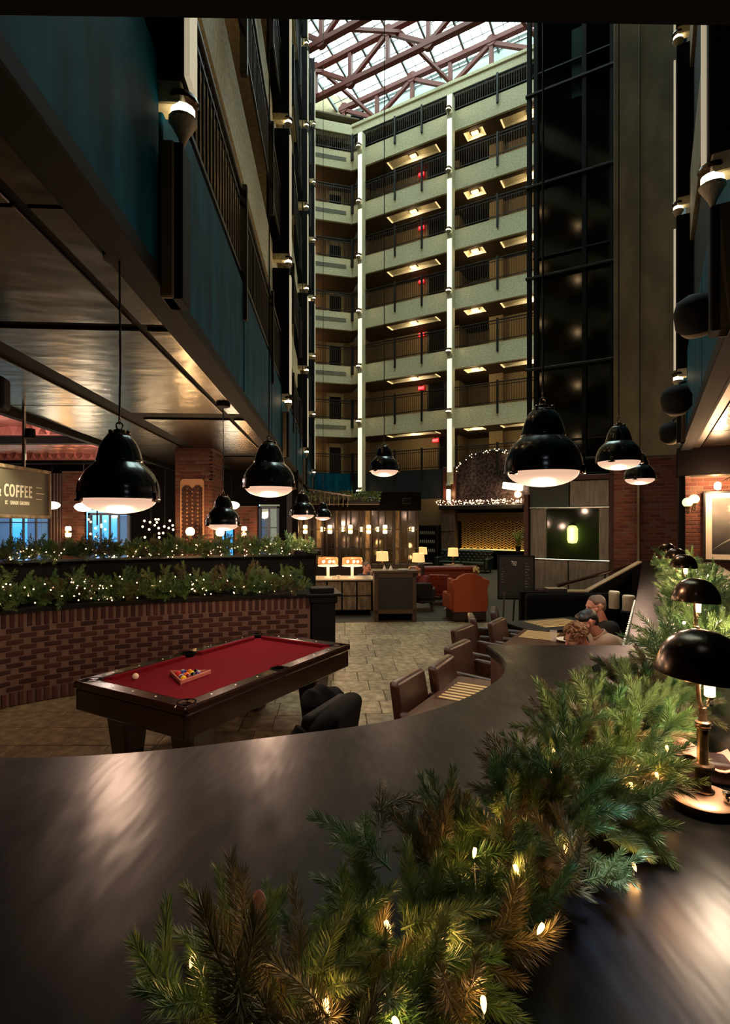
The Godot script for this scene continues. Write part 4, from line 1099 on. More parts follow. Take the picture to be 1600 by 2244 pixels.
	g = Geo.new(); g.span(Vector3(-0.09, 0, -0.06), Vector3(0.09, 0.5, 0.06), 0.02); obj("glass", g, M.white_glow, sc)
	g = Geo.new(); g.lathe([[0.12, 0.68], [0.1, 0.78], [0.0, 0.86]], 12); obj("dome", g, M.ceramic, sc)
	g = Geo.new(); g.span(Vector3(-0.13, -0.05, -0.1), Vector3(0.13, 0.9, -0.07)); obj("back_plate", g, M.brass, sc)
	omni(Vector3(0, 0.3, 0.15), Color(1, 0.82, 0.55), 0.6, 0.1, sc)
	# dark shelf unit with glasses
	var sh = thing("shelf_unit", "dark shelf unit with rows of glasses beside the stone pier", "shelves", FT * Transform3D(Basis(), Vector3(px_u(920), 0, 0.1)))
	var sw = px_u(968) - px_u(920)
	g = Geo.new(); g.span(Vector3(0, 0, 0), Vector3(sw, 2.0, 0.05)); g.span(Vector3(0, 0, 0), Vector3(0.06, 2.0, 0.4)); g.span(Vector3(sw - 0.06, 0, 0), Vector3(sw, 2.0, 0.4)); g.span(Vector3(0, 1.95, 0), Vector3(sw, 2.02, 0.42)); obj("carcass", g, M.dark_wood, sh)
	for i in 4:
		g = Geo.new(); g.span(Vector3(0.06, 0.3 + i * 0.42, 0.05), Vector3(sw - 0.06, 0.34 + i * 0.42, 0.38)); obj("shelf", g, M.dark_wood, sh)
	var gg = Geo.new(); gg.lathe([[0.0, 0.0], [0.03, 0.0], [0.035, 0.14], [0.0, 0.14]], 8)
	var gm = gg.mesh(M.ceramic)
	for i in 3:
		for j in 9:
			var o = put("glass", gm, self, FT * Transform3D(Basis(), Vector3(px_u(920) + 0.12 + j * 0.1, 0.34 + (i + 1) * 0.42, 0.4)))
			tag(o, "pale drinking glass on a shelf of the dark shelf unit", "glass", "glasses on the dark shelf unit")
	# glazed partition of the restaurant with slats and sconces
	var r = struct("wall_restaurant", "glazed restaurant partition of dark posts and pale panels with sconces", at(Vector3(-2.3, 0, -18.0)))
	g = Geo.new(); g.span(Vector3(-0.2, 2.55, -0.3), Vector3(4.2, 3.2, 0.1), 0.02); obj("header", g, M.cafe_dark, r)
	g = Geo.new(); g.span(Vector3(-0.2, 0, -0.2), Vector3(4.2, 0.75, 0.05), 0.02); obj("dado", g, M.dark_wood, r)
	g = Geo.new(); g.span(Vector3(-0.2, 0, -2.0), Vector3(4.2, 3.3, -1.9)); obj("inner_wall", g, M.tan_wall, r)
	var posts = [0.0, 0.22, 0.42, 0.62, 0.86, 1.0, 1.28, 1.46, 1.66, 1.82, 2.1, 2.28, 2.5, 2.76, 3.0, 3.3, 3.5, 3.75, 4.1]
	for i in posts.size():
		g = Geo.new(); g.span(Vector3(posts[i] - 0.03 - (0.05 if i % 4 == 3 else 0.0), 0.7, -0.08), Vector3(posts[i] + 0.03, 2.6, 0.05), 0.008); obj("post", g, M.dark_wood, r)
		if i < posts.size() - 1:
			g = Geo.new(); g.span(Vector3(posts[i], 0.75, -0.03), Vector3(posts[i + 1], 2.55, -0.02)); obj("pane", g, M.parchment if i in [0, 1, 3, 6, 11, 15] else M.smoke_pane, r)
	for y in [1.25, 1.9]:
		g = Geo.new(); g.span(Vector3(-0.1, y, -0.05), Vector3(4.1, y + 0.03, 0.02)); obj("crossbar", g, M.dark_wood, r)
	var k = 0
	for px in [669, 705, 723, 751, 768, 792, 808, 828, 844, 905]:
		cafe_sconce("glowing double sconce on the restaurant partition, %s from the left" % ORD[k], W(px, 1160, 17.75), 0, 0.3).scale = Vector3.ONE * (1.0 if k in [0, 2, 4, 6, 8] else 0.55); k += 1
	omni(Vector3(-0.6, 2.2, -19.2), Color(1, 0.78, 0.5), 0.35, 0.1)
	omni(Vector3(1.1, 2.2, -19.2), Color(1, 0.78, 0.5), 0.25, 0.1)
	# bottles lit on a back shelf behind the panes
	for i in 16:
		var bt = Geo.new(); bt.lathe([[0.0, 0.0], [0.04, 0.0], [0.04, 0.17], [0.015, 0.23], [0.015, 0.3], [0.0, 0.3]], 8)
		tag(obj("bottle", bt, M[["tube", "parchment", "bronze"][i % 3]] if i % 3 else M.ceramic, self, at(Vector3(-1.25 + i * 0.11, 1.25, -19.4))), "bottle on the back shelf behind the restaurant partition", "bottle", "bottles behind the restaurant partition")
	var bs = struct("trim_1", "back shelf behind the restaurant partition"); g = Geo.new(); g.span(Vector3(-1.5, 1.2, -19.6), Vector3(0.8, 1.25, -19.3)); obj("shelf", g, M.dark_wood, bs)
	# dark slatted awning left of it
	var aw = thing("slat_awning", "dark slatted awning on brackets above the restaurant partition", "awning", at(W(680, 1085, 17.2)))
	for i in 9:
		g = Geo.new(); g.bar(Vector3(i * 0.15, 0.2 - i * 0.025, 0.35), Vector3(0.08 + i * 0.15, 0.02 - i * 0.025, -0.4), 0.08, 0.03); obj("slat", g, M.rail, aw)
		g = Geo.new(); g.bar(Vector3(i * 0.15 + 0.03, 0.1 - i * 0.025, 0.1), Vector3(0.0 + i * 0.15, -0.28 - i * 0.01, -0.3), 0.02, 0.02); obj("bracket", g, M.rail, aw)
	g = Geo.new(); g.bar(Vector3(-0.05, 0.17, 0.36), Vector3(1.35, -0.05, 0.36), 0.04, 0.04); obj("front_bar", g, M.chrome, aw)
	# clipped greenery on the partition's header
	var hd = thing("hedge_box", "row of dusky greenery on top of the restaurant partition", "plants", at(Vector3(-1.9, 3.0, -17.85)))
	g = Geo.new(); g.span(Vector3(0, -0.25, -0.15), Vector3(2.4, 0, 0.12), 0.02); obj("trough", g, M.dark_wood, hd)
	g = Geo.new()
	for i in 900:
		var p = Vector3(rng.randf() * 2.4, rng.randf() * 0.25 - 0.1, rng.randf() * 0.3 - 0.12)
		var d = Vector3(rng.randf_range(-1, 1), rng.randf_range(-0.6, 1), rng.randf_range(-0.5, 1)).normalized() * 0.13
		var sd = d.cross(Vector3(0.3, 0.2, 1)).normalized() * 0.02
		var nn = d.cross(sd).normalized()
		g.quad(p, p + d * 0.5 + sd, p + d, p + d * 0.5 - sd, nn)
	stuff(obj("leaf", g, M.needle1, hd))
	for d in [[745, 1098, "left"], [882, 1098, "right"]]:
		var s2 = thing("loudspeaker", "small black loudspeaker above the restaurant partition, %s one" % d[2], "loudspeaker", at(W(d[0] + 10, d[1], 17.6)))
		g = Geo.new(); g.rbox(Vector3.ZERO, Vector3(0.3, 0.2, 0.2), 0.03); obj("cabinet", g, M.black, s2)
		g = Geo.new(); g.span(Vector3(-0.02, -0.3, -0.02), Vector3(0.02, -0.08, 0.02)); obj("foot", g, M.black, s2)

# ---------------------------------------------------------------- the curved counter
const CH := 1.43
func chaikin(p: Array, times := 2) -> Array:
	for t in times:
		var q = [p[0]]
		for i in p.size() - 1:
			q.append(p[i].lerp(p[i + 1], 0.25)); q.append(p[i].lerp(p[i + 1], 0.75))
		q.append(p[-1])
		p = q
	return p
func build_counter():
	var curve = chaikin([Vector2(-2.9, 1.66), Vector2(-1.8, 1.63), Vector2(-1.118, 1.622), Vector2(-0.847, 1.637), Vector2(-0.584, 1.694), Vector2(-0.308, 1.785), Vector2(0.02, 1.89), Vector2(0.18, 1.98), Vector2(0.369, 2.13), Vector2(0.52, 2.30), Vector2(0.64, 2.48), Vector2(0.705, 2.64), Vector2(0.73, 2.80), Vector2(0.725, 2.92), Vector2(0.7066, 3.116)])
	var rest = [Vector2(1.5425, 3.116), Vector2(2.77, 5.39), Vector2(4.14, 7.95), Vector2(5.3, 10.1), Vector2(6.3, 9.6), Vector2(3.75, 4.6), Vector2(2.75, 2.6), Vector2(2.1, 1.3), Vector2(1.7, 0.3), Vector2(1.3, -0.6), Vector2(-2.9, -0.6)]
	var top = PackedVector2Array()
	for p in curve + rest: top.append(Vector2(p.x, -p.y))
	var c = thing("bar_counter", "long curved dark counter with a brushed top in the foreground", "counter")
	var g = Geo.new(); g.prism(top, CH - 0.045, CH - 0.006, true)
	var ins = Geometry2D.offset_polygon(top, -0.006)
	g.prism(ins[0], CH - 0.006, CH, true)
	obj("countertop", g, M.counter, c)
	var ap = Geometry2D.offset_polygon(top, -0.025)[0]
	g = Geo.new(); g.prism(ap, 0.0, CH - 0.045, true); obj("apron", g, M.counter_wood, c)
	# bead trim along the inner edge of the right arm
	var t = thing("rope_light", "string of small white beads of light along the edge of the right counter arm", "rope light", Transform3D(), "")
	var a = Vector3(1.53, CH - 0.075, -3.14); var b = Vector3(2.78, CH - 0.075, -5.42)
	var bg = Geo.new(); bg.ball(Vector3.ZERO, Vector3(0.009, 0.009, 0.018), 8, 6)
	var bm = bg.mesh(M.bead)
	for i in 26: put("bead", bm, t, Transform3D(Basis(UP, -0.5), a.lerp(b, (i + 0.5) / 26) + Vector3(-0.015, 0, 0)))
	g = Geo.new(); g.tube([a, b], 0.008, 5); obj("wire", g, M.cable, t)

# ---------------------------------------------------------------- brick planter wall
var PW := []          # sampled path of the brick wall (x, z)
var PB := []          # and of the taller planter behind
func sample_path(px_z: Array, n: int) -> Array:
	var c = Curve3D.new()
	var pts = []
	for q in px_z: pts.append(W(q[0], HY, q[1]) - Vector3(0, E, 0))
	for i in pts.size():
		var d = (pts[mini(i + 1, pts.size() - 1)] - pts[maxi(i - 1, 0)]) / 6.0
		c.add_point(pts[i], -d, d)
	var out = []
	var L = c.get_baked_length()
	for i in n + 1: out.append(c.sample_baked(L * i / n, true))
	return out
func path_at(p: Array, s: float):
	# place and direction at arc length s along an evenly sampled path
	var st = p[0].distance_to(p[1])
	var i = clampi(int(s / st), 0, p.size() - 2)
	return [p[i].lerp(p[i + 1], s / st - i), (p[i + 1] - p[i]).normalized()]
func ribbon(p: Array, f: float, b: float) -> PackedVector2Array:   # outline of a band along a path, from f in front to b behind
	var a = PackedVector2Array()
	var r = []
	for i in p.size():
		var d = (p[mini(i + 1, p.size() - 1)] - p[maxi(i - 1, 0)]).normalized()
		var nrm = d.cross(UP)                              # towards the camera
		var q = p[i] + nrm * f
		var w = p[i] - nrm * b
		a.append(Vector2(q.x, q.z)); r.append(Vector2(w.x, w.z))
	r.reverse()
	for q in r: a.append(q)
	return a
const PH := 1.13
func build_planter_wall():
	PW = sample_path([[-260, 5.0], [-120, 5.55], [0, 6.1], [100, 6.42], [200, 6.7], [300, 6.95], [450, 7.25], [560, 7.42], [680, 7.58]], 120)
	PB = sample_path([[-200, 5.9], [0, 6.75], [200, 7.35], [450, 7.95], [692, 8.4]], 80)
	var w = thing("planter_wall", "curved low brick wall behind the pool table, topped with a planter ledge", "brick wall")
	var L = PW[0].distance_to(PW[1]) * 120
	var bms = []
	for i in 4:
		var g0 = Geo.new(); g0.box(Vector3.ZERO, Vector3(0.186, 0.056, 0.07), 0.007); bms.append(g0.mesh(M["brick%d" % i]))
	var sms = []
	for i in 4:
		var g0 = Geo.new(); g0.box(Vector3.ZERO, Vector3(0.054, 0.158, 0.07), 0.007); sms.append(g0.mesh(M["brick%d" % i]))
	var g = Geo.new(); g.prism(ribbon(PW, 0.0, 0.12), 0.0, PH - 0.05, true); obj("mortar", g, M.mortar, w)
	var far = Geo.new()
	var used = 0
	var rows = 11
	for k in int(L / 0.068):                               # soldier courses above and below
		var q = path_at(PW, L - (k + 0.5) * 0.068)
		var n: Vector3 = q[1].cross(UP)
		var xf = Transform3D(Basis(q[1], UP, n), q[0] + n * (-0.029 + rng.randf() * 0.005))
		if k < 74: put("brick", sms[rng.randi() % 4], w, xf.translated(UP * (PH - 0.135)))
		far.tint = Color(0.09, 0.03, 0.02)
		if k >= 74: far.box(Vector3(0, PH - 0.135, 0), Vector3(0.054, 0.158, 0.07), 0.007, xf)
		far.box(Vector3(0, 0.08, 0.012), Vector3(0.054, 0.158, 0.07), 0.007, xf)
	for r in rows:
		var k = 0
		var s = L - (0.0 if r % 2 else 0.1)
		while s > 0.15:
			var q = path_at(PW, s - 0.1)
			var n: Vector3 = q[1].cross(UP)
			var xf = Transform3D(Basis(q[1], UP, n), q[0] + UP * (PH - 0.217 - 0.034 - r * 0.068) + n * (-0.029 + rng.randf() * 0.005))
			if k < 20 and used < 226: put("brick", bms[rng.randi() % 4], w, xf); used += 1
			else:
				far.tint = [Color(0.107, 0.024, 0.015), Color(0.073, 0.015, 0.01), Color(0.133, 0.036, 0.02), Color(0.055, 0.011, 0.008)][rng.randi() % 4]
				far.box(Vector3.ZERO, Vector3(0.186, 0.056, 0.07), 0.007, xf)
			k += 1
			s -= 0.2
	stuff(obj("brickwork", far, M.brick_vc, w))
	g = Geo.new(); g.prism(ribbon(PW, 0.03, 0.62), PH - 0.05, PH, true); obj("ledge", g, M.ledge, w)
	# the dark end post
	var e = path_at(PW, L)
	var p = thing("end_post", "black panelled post with a wide cap at the right end of the brick wall", "post", Transform3D(Basis(e[1], UP, e[1].cross(UP)), e[0] + e[1] * 0.19))
	g = Geo.new(); g.span(Vector3(-0.17, 0, -0.5), Vector3(0.17, PH - 0.1, 0.03), 0.012); obj("body", g, M.black, p)
	g = Geo.new(); g.span(Vector3(-0.2, PH - 0.14, -0.54), Vector3(0.2, PH - 0.04, 0.06), 0.02); obj("neck", g, M.black, p)
	g = Geo.new(); g.span(Vector3(-0.25, PH - 0.04, -0.6), Vector3(0.27, PH + 0.0, 0.08), 0.01); obj("cap", g, M.ledge, p)
	var pb = thing("planter_box", "small black planter box on the cap of the end post", "planter", Transform3D(Basis(e[1], UP, e[1].cross(UP)), e[0] + e[1] * 0.17 + UP * PH))
	g = Geo.new(); g.span(Vector3(-0.16, 0, -0.3), Vector3(0.18, 0.075, 0.0), 0.01); obj("box", g, M.black, pb)
	# taller black planter behind it
	var t = thing("tall_planter", "long curved black planter standing behind the brick wall", "planter")
	g = Geo.new(); g.prism(ribbon(PB, 0.0, 0.5), 0.0, 1.60, true); obj("body", g, M.black, t)
	g = Geo.new(); g.prism(ribbon(PB, 0.03, 0.53), 1.58, 1.62, true); obj("rim", g, M.soot, t)
	var e2 = path_at(PB, PB[0].distance_to(PB[1]) * 79.9)
	g = Geo.new(); g.span(Vector3(-0.3, 1.62, -0.4), Vector3(0.1, 1.70, -0.05), 0.01); obj("end_box", g, M.black, t, Transform3D(Basis(e2[1], UP, e2[1].cross(UP)), e2[0]))

# ---------------------------------------------------------------- pool table
func build_pool_table():
	var T0 = at(Vector3(-1.325, 0, -5.1965), deg_to_rad(60.7))
	var t = thing("pool_table", "pool table with red cloth and polished dark wooden rails", "pool table", T0)
	var L = 1.17; var Wd = 0.68
	var g
	# slate bed
	g = Geo.new(); g.span(Vector3(-L + 0.12, 0.715, -Wd + 0.12), Vector3(L - 0.12, 0.765, Wd - 0.12)); obj("bed", g, M.felt, t)
	# rails between the pockets
	var rw = 0.135
	var rails = []
	for s in [-1.0, 1.0]:
		rails.append([Vector3(-L + 0.10, 0, s * Wd), Vector3(-0.07, 0, s * (Wd - rw))])
		rails.append([Vector3(0.07, 0, s * Wd), Vector3(L - 0.10, 0, s * (Wd - rw))])
		rails.append([Vector3(s * L, 0, -Wd + 0.10), Vector3(s * (L - rw), 0, Wd - 0.10)])
	for r in rails:
		g = Geo.new(); g.span(r[0] + UP * 0.735, r[1] + UP * 0.80, 0.014); obj("rail", g, M.mahogany, t)
	for s in [-1.0, 1.0]:
		for x in [-1.0, 1.0]:
			g = Geo.new(); g.prism(PackedVector2Array([Vector2(x * 0.085, s * (Wd - rw)), Vector2(x * (L - rw - 0.065), s * (Wd - rw)), Vector2(x * (L - rw - 0.11), s * (Wd - rw - 0.05)), Vector2(x * 0.105, s * (Wd - rw - 0.05))]), 0.765, 0.797); obj("cushion", g, M.felt, t)
		g = Geo.new(); g.prism(PackedVector2Array([Vector2(s * (L - rw), -Wd + rw + 0.065), Vector2(s * (L - rw), Wd - rw - 0.065), Vector2(s * (L - rw - 0.05), Wd - rw - 0.11), Vector2(s * (L - rw - 0.05), -Wd + rw + 0.11)]), 0.765, 0.797); obj("cushion", g, M.felt, t)
	# pockets and corner castings
	for p in [[-1, -1], [-1, 1], [1, -1], [1, 1], [0, -1], [0, 1]]:
		var c = Vector3(p[0] * (L - 0.105), 0, p[1] * (Wd - (0.105 if p[0] else 0.085)))
		g = Geo.new(); g.lathe([[0.055, 0.70], [0.058, 0.795], [0.062, 0.802], [0.075, 0.802], [0.078, 0.79], [0.07, 0.70]], 20, at(c)); g.lathe([[0.0, 0.72], [0.06, 0.72]], 16, at(c)); obj("pocket", g, M.soot, t)
		if p[0]:
			g = Geo.new(); g.span(Vector3(p[0] * (L - 0.04), 0.735, p[1] * (Wd - 0.12)), Vector3(p[0] * L, 0.80, p[1] * Wd), 0.014); g.span(Vector3(p[0] * (L - 0.12), 0.735, p[1] * (Wd - 0.04)), Vector3(p[0] * L, 0.80, p[1] * Wd), 0.014); obj("corner_block", g, M.mahogany, t)
		else:
			g = Geo.new(); g.span(Vector3(-0.09, 0.735, p[1] * (Wd - 0.03)), Vector3(0.09, 0.80, p[1] * Wd), 0.014); obj("side_block", g, M.mahogany, t)
	var sg = Geo.new(); sg.lathe([[0.009, 0.0], [0.008, 0.0025], [0.0, 0.003]], 8)
	var sgm = sg.mesh(M.pearl)
	for s in [-1.0, 1.0]:
		for i in [-3, -2, -1, 1, 2, 3]: put("sight", sgm, t, at(Vector3(i * 0.27 + signf(i) * 0.03, 0.8, s * (Wd - 0.075))))
		for i in [-1, 0, 1]: put("sight", sgm, t, at(Vector3(s * (L - 0.075), 0.8, i * 0.27)))
	# apron and legs
	g = Geo.new()
	for s in [-1.0, 1.0]:
		g.span(Vector3(-L + 0.015, 0.55, s * (Wd - 0.015)), Vector3(L - 0.015, 0.74, s * (Wd - 0.06)), 0.012)
		g.span(Vector3(s * (L - 0.015), 0.55, -Wd + 0.015), Vector3(s * (L - 0.06), 0.74, Wd - 0.015), 0.012)
	obj("apron", g, M.mahogany, t)
	g = Geo.new(); g.span(Vector3(-L + 0.05, 0.57, -Wd + 0.05), Vector3(L - 0.05, 0.70, Wd - 0.05)); obj("frame", g, M.dark_wood, t)
	for x in [-1.0, 1.0]:
		for z in [-1.0, 1.0]:
			g = Geo.new(); g.box(Vector3(0, 0.29, 0), Vector3(0.28, 0.58, 0.28), 0.02)
			g.warp(func(p): return Vector3(p.x * (0.6 + 0.4 * p.y / 0.58), p.y, p.z * (0.6 + 0.4 * p.y / 0.58)))
			obj("leg", g, M.mahogany, t, at(Vector3(x * 0.84, 0, z * 0.40)))
	# balls and rack
	var cue = Geo.new(); cue.ball(Vector3.ZERO, 0.0285, 18, 12)
	var iv = T0.affine_inverse()
	var cb = tag(obj("cue_ball", cue, M.ivory, self, at(Hh(297, 1483, 0.79))), "white cue ball alone on the red cloth", "ball")
	cb.position.y = 0.7935
	var rc = Hh(411, 1479, 0.79); rc.y = 0.765
	var RT0 = at(rc, 0.06)
	var rk = thing("ball_rack", "pinkish wooden triangle rack lying round the pool balls", "rack", RT0)
	var R = 0.205
	var cs = []
	for i in 3:
		var a = TAU * i / 3 + PI / 2
		cs.append(Vector3(cos(a) * R, 0.02, sin(a) * R))
	for i in 3:
		g = Geo.new(); g.bar(cs[i].lerp(cs[(i + 1) % 3], 0.02), cs[i].lerp(cs[(i + 1) % 3], 0.98), 0.014, 0.036, 0.004); obj("side_bar", g, M.rack, rk)
	for i in 3:
		g = Geo.new(); g.lathe([[0.0, 0.0], [0.009, 0.0], [0.009, 0.04], [0.0, 0.04]], 8); obj("corner", g, M.rack, rk, at(Vector3(cs[i].x * 0.985, 0, cs[i].z * 0.985)))
	var cols = [Color(0.9, 0.7, 0.12), Color(0.1, 0.15, 0.5), Color(0.75, 0.12, 0.1), Color(0.3, 0.12, 0.4), Color(0.9, 0.42, 0.1), Color(0.08, 0.35, 0.2), Color(0.45, 0.08, 0.1), Color(0.03, 0.03, 0.03)]
	var names = ["yellow", "blue", "red", "purple", "orange", "green", "maroon", "black"]
	var n = 0
	for r in 5:
		for j in r + 1:
			if n in [3, 7, 10, 14]: n += 1; continue
			var p = Vector3((j - r * 0.5) * 0.0585, 0.0285, 0.13 - r * 0.0507)
			var ci = (n * 3) % 8
			var striped = n % 2 == 1 and ci != 7
			var bt = thing("pool_ball", "%s %s pool ball in the triangle rack" % [names[ci], "striped" if striped else "solid"], "ball", RT0 * at(p, rng.randf() * 6), "pool balls in the rack")
			if n > 7: bt.set_meta("label", "%s %s pool ball in the triangle rack, towards its wide side" % [names[ci], "striped" if striped else "solid"])
			var mk = "ball%d" % ci
			if not M.has(mk): mat(mk, cols[ci], 0.12, 0, {"coat": 0.5})
			g = Geo.new(); g.ball(Vector3.ZERO, 0.0283, 16, 10); obj("ball", g, M.ivory if striped else M[mk], bt)
			if striped:
				var pr = []
				for i in 7:
					var a = -0.55 + 1.1 * i / 6
					pr.append([0.0286 * cos(a), 0.0286 * sin(a)])
				g = Geo.new(); g.lathe(pr, 16, Transform3D(Basis(Vector3(1, 0, 0), 0.7), Vector3.ZERO), TAU, -1); obj("stripe", g, M[mk], bt)
			n += 1

# ---------------------------------------------------------------- pendants
func build_pendants():
	var spots = [[262, 1093, 170, "large black dome pendant hanging from the low ceiling beside the cafe sign", 3.58], [590, 1068, 115, "black dome pendant before the teal fascia, right of the brick column", 26.0], [489, 1149, 75, "black dome pendant on a ceiling rose, directly right of the brick column", 3.58],
		[663, 1128, 57, "small black dome pendant above the right end of the upper garland", 26.0], [708, 1133, 38, "smallest black dome pendant, above the two drum lamps", 26.0], [842, 1032, 66, "black dome pendant in front of the far facade, beside the left white column", 26.0],
		[1190, 1035, 166, "largest black dome pendant, in front of the dark elevator shaft", 26.0], [1356, 1012, 95, "black dome pendant over the brick pier, upper of the overlapping two", 26.0], [1402, 1050, 65, "black dome pendant over the brick pier, lower of the overlapping two", 26.0]]
	var R = 0.205
	var dome = Geo.new()
	dome.lathe([[0.93, 0.0], [1.0, -0.015], [1.0, 0.03], [0.985, 0.06], [0.985, 0.22], [0.955, 0.38], [0.90, 0.53], [0.82, 0.67], [0.72, 0.79], [0.62, 0.88], [0.57, 0.93], [0.555, 0.955], [0.575, 0.965], [0.575, 0.99], [0.55, 1.06], [0.515, 1.2], [0.46, 1.36], [0.39, 1.5], [0.33, 1.58], [0.30, 1.61]].map(func(q): return [q[0] * R, q[1] * R]), 40, Transform3D(), TAU, 0.55)
	dome.lathe([[0.92, 0.0], [0.9, 0.3], [0.6, 0.8], [0.3, 1.2], [0.0, 1.25]].map(func(q): return [q[0] * R, q[1] * R]), 24)
	var cap = Geo.new()
	cap.lathe([[0.30, 1.60], [0.30, 1.64], [0.27, 1.66], [0.16, 1.68], [0.15, 1.76], [0.10, 1.79], [0.05, 1.80], [0.0, 1.80]].map(func(q): return [q[0] * R, q[1] * R]), 20)
	for k in 3:
		var a = TAU * k / 3 + 0.4
		cap.ball(Vector3(cos(a) * 0.24 * R, 1.70 * R, sin(a) * 0.24 * R), 0.012, 8, 6)
	var loop = []
	for i in 13: loop.append(Vector3(cos(TAU * i / 12) * 0.016, 1.87 * R + sin(TAU * i / 12) * 0.02, 0))
	cap.tube(loop, 0.005, 6, false)
	var loop2 = []
	for i in 13: loop2.append(Vector3(0, 2.02 * R + sin(TAU * i / 12) * 0.02, cos(TAU * i / 12) * 0.014))
	cap.tube(loop2, 0.004, 6, false)
	var bp = [[0.0, -0.385]]
	for i in range(1, 13): bp.append([0.9 * sin(PI / 2 * i / 12), -0.385 * cos(PI / 2 * i / 12)])
	var bowl = Geo.new(); bowl.lathe(bp.map(func(q): return [q[0] * R, q[1] * R]), 36, Transform3D(), TAU, -1)
	var clip = Geo.new()
	clip.span(Vector3(-0.014, -0.02, -0.012), Vector3(0.014, 0.03, 0.012), 0.004); clip.span(Vector3(-0.03, -0.018, 0.004), Vector3(0.03, -0.006, 0.014), 0.003); clip.tube([Vector3(0, 0.0, 0.008), Vector3(0, 0.03, 0.014), Vector3(0, 0.085, 0.006)], 0.004, 6)
	var dm = dome.mesh(M.enamel); var cm = cap.mesh(M.chrome_warm); var bm = bowl.mesh(M.bowl); var km = clip.mesh(M.bronze)
	for d in spots:
		var z = 0.41 * K / d[2]
		var p = W(d[0], d[1], z)
		var t = thing("pendant_lamp", d[3], "pendant lamp", at(p, rng.randf() * 0.6 - 0.2), "black dome pendants")
		var dn = put("dome", dm, t); put("cap", cm, t); put("glass_bowl", bm, t)
		for k in 3:
			var a = TAU * k / 3 + 0.45
			put("clip", km, dn, Transform3D(Basis(UP, PI / 2 - a), Vector3(cos(a) * R * 0.985, 0, sin(a) * R * 0.985)))
		var top = d[4] - p.y
		var g = Geo.new(); g.tube([Vector3(0, 2.1 * R, 0), Vector3(0.004, lerpf(2.1 * R, top, 0.3), 0), Vector3(0, top, 0)], 0.0055, 6); obj("cord", g, M.cable, t)
		if d[4] < 5:
			g = Geo.new(); g.lathe([[0.0, top - 0.05], [0.08, top - 0.045], [0.085, top], [0.0, top]], 20); obj("ceiling_rose", g, M.black, t)
		omni(Vector3(0, -0.12 * R, 0), Color(1, 0.82, 0.70), 0.3, 0.05, t)
		omni(Vector3(0, -0.385 * R - 0.1, 0), Color(1, 0.82, 0.70), 0.5, 0.085, t)

# ---------------------------------------------------------------- chairs and game tables
func make_armchair(called, label, m, leg_m, group) -> Node3D:
	var t = thing(called, label, "chair", Transform3D(), group)
	var g = Geo.new(); g.rbox(Vector3(0, 0.68, -0.27), Vector3(0.56, 0.56, 0.085), 0.03)
	g.warp(func(p): return Vector3(p.x * (1.0 - 0.10 * clampf((p.y - 0.5) / 0.45, 0, 1)), p.y - 0.35 * p.x * p.x * (1.0 if p.y > 0.8 else 0.0), p.z - 0.16 * (p.y - 0.42) + 0.55 * p.x * p.x))
	obj("backrest", g, m, t)
	g = Geo.new(); g.rbox(Vector3(0, 0.41, 0.02), Vector3(0.48, 0.13, 0.52), 0.05); obj("seat", g, m, t)
	g = Geo.new(); g.rbox(Vector3(0, 0.32, 0.0), Vector3(0.52, 0.10, 0.54), 0.03); obj("seat_frame", g, m, t)
	for s in [-1.0, 1.0]:
		g = Geo.new(); g.rbox(Vector3(s * 0.275, 0.53, 0.03), Vector3(0.07, 0.36, 0.56), 0.028)
		g.warp(func(p): return Vector3(p.x, p.y + 0.05 * (0.3 - p.z) * (1.0 if p.y > 0.5 else 0.0), p.z))
		obj("arm", g, m, t)
		for z in [-0.22, 0.25]:
			g = Geo.new(); g.tube([Vector3(s * 0.22, 0.29, z), Vector3(s * 0.235, 0.0, z * 1.08)], [0.024, 0.014], 8); obj("leg", g, leg_m, t)
	return t

func move_copy(src: Node3D, xf: Transform3D, label: String) -> Node3D:
	var c = src.duplicate(); add_child(c, true); c.transform = xf; c.set_meta("label", label)
	return c

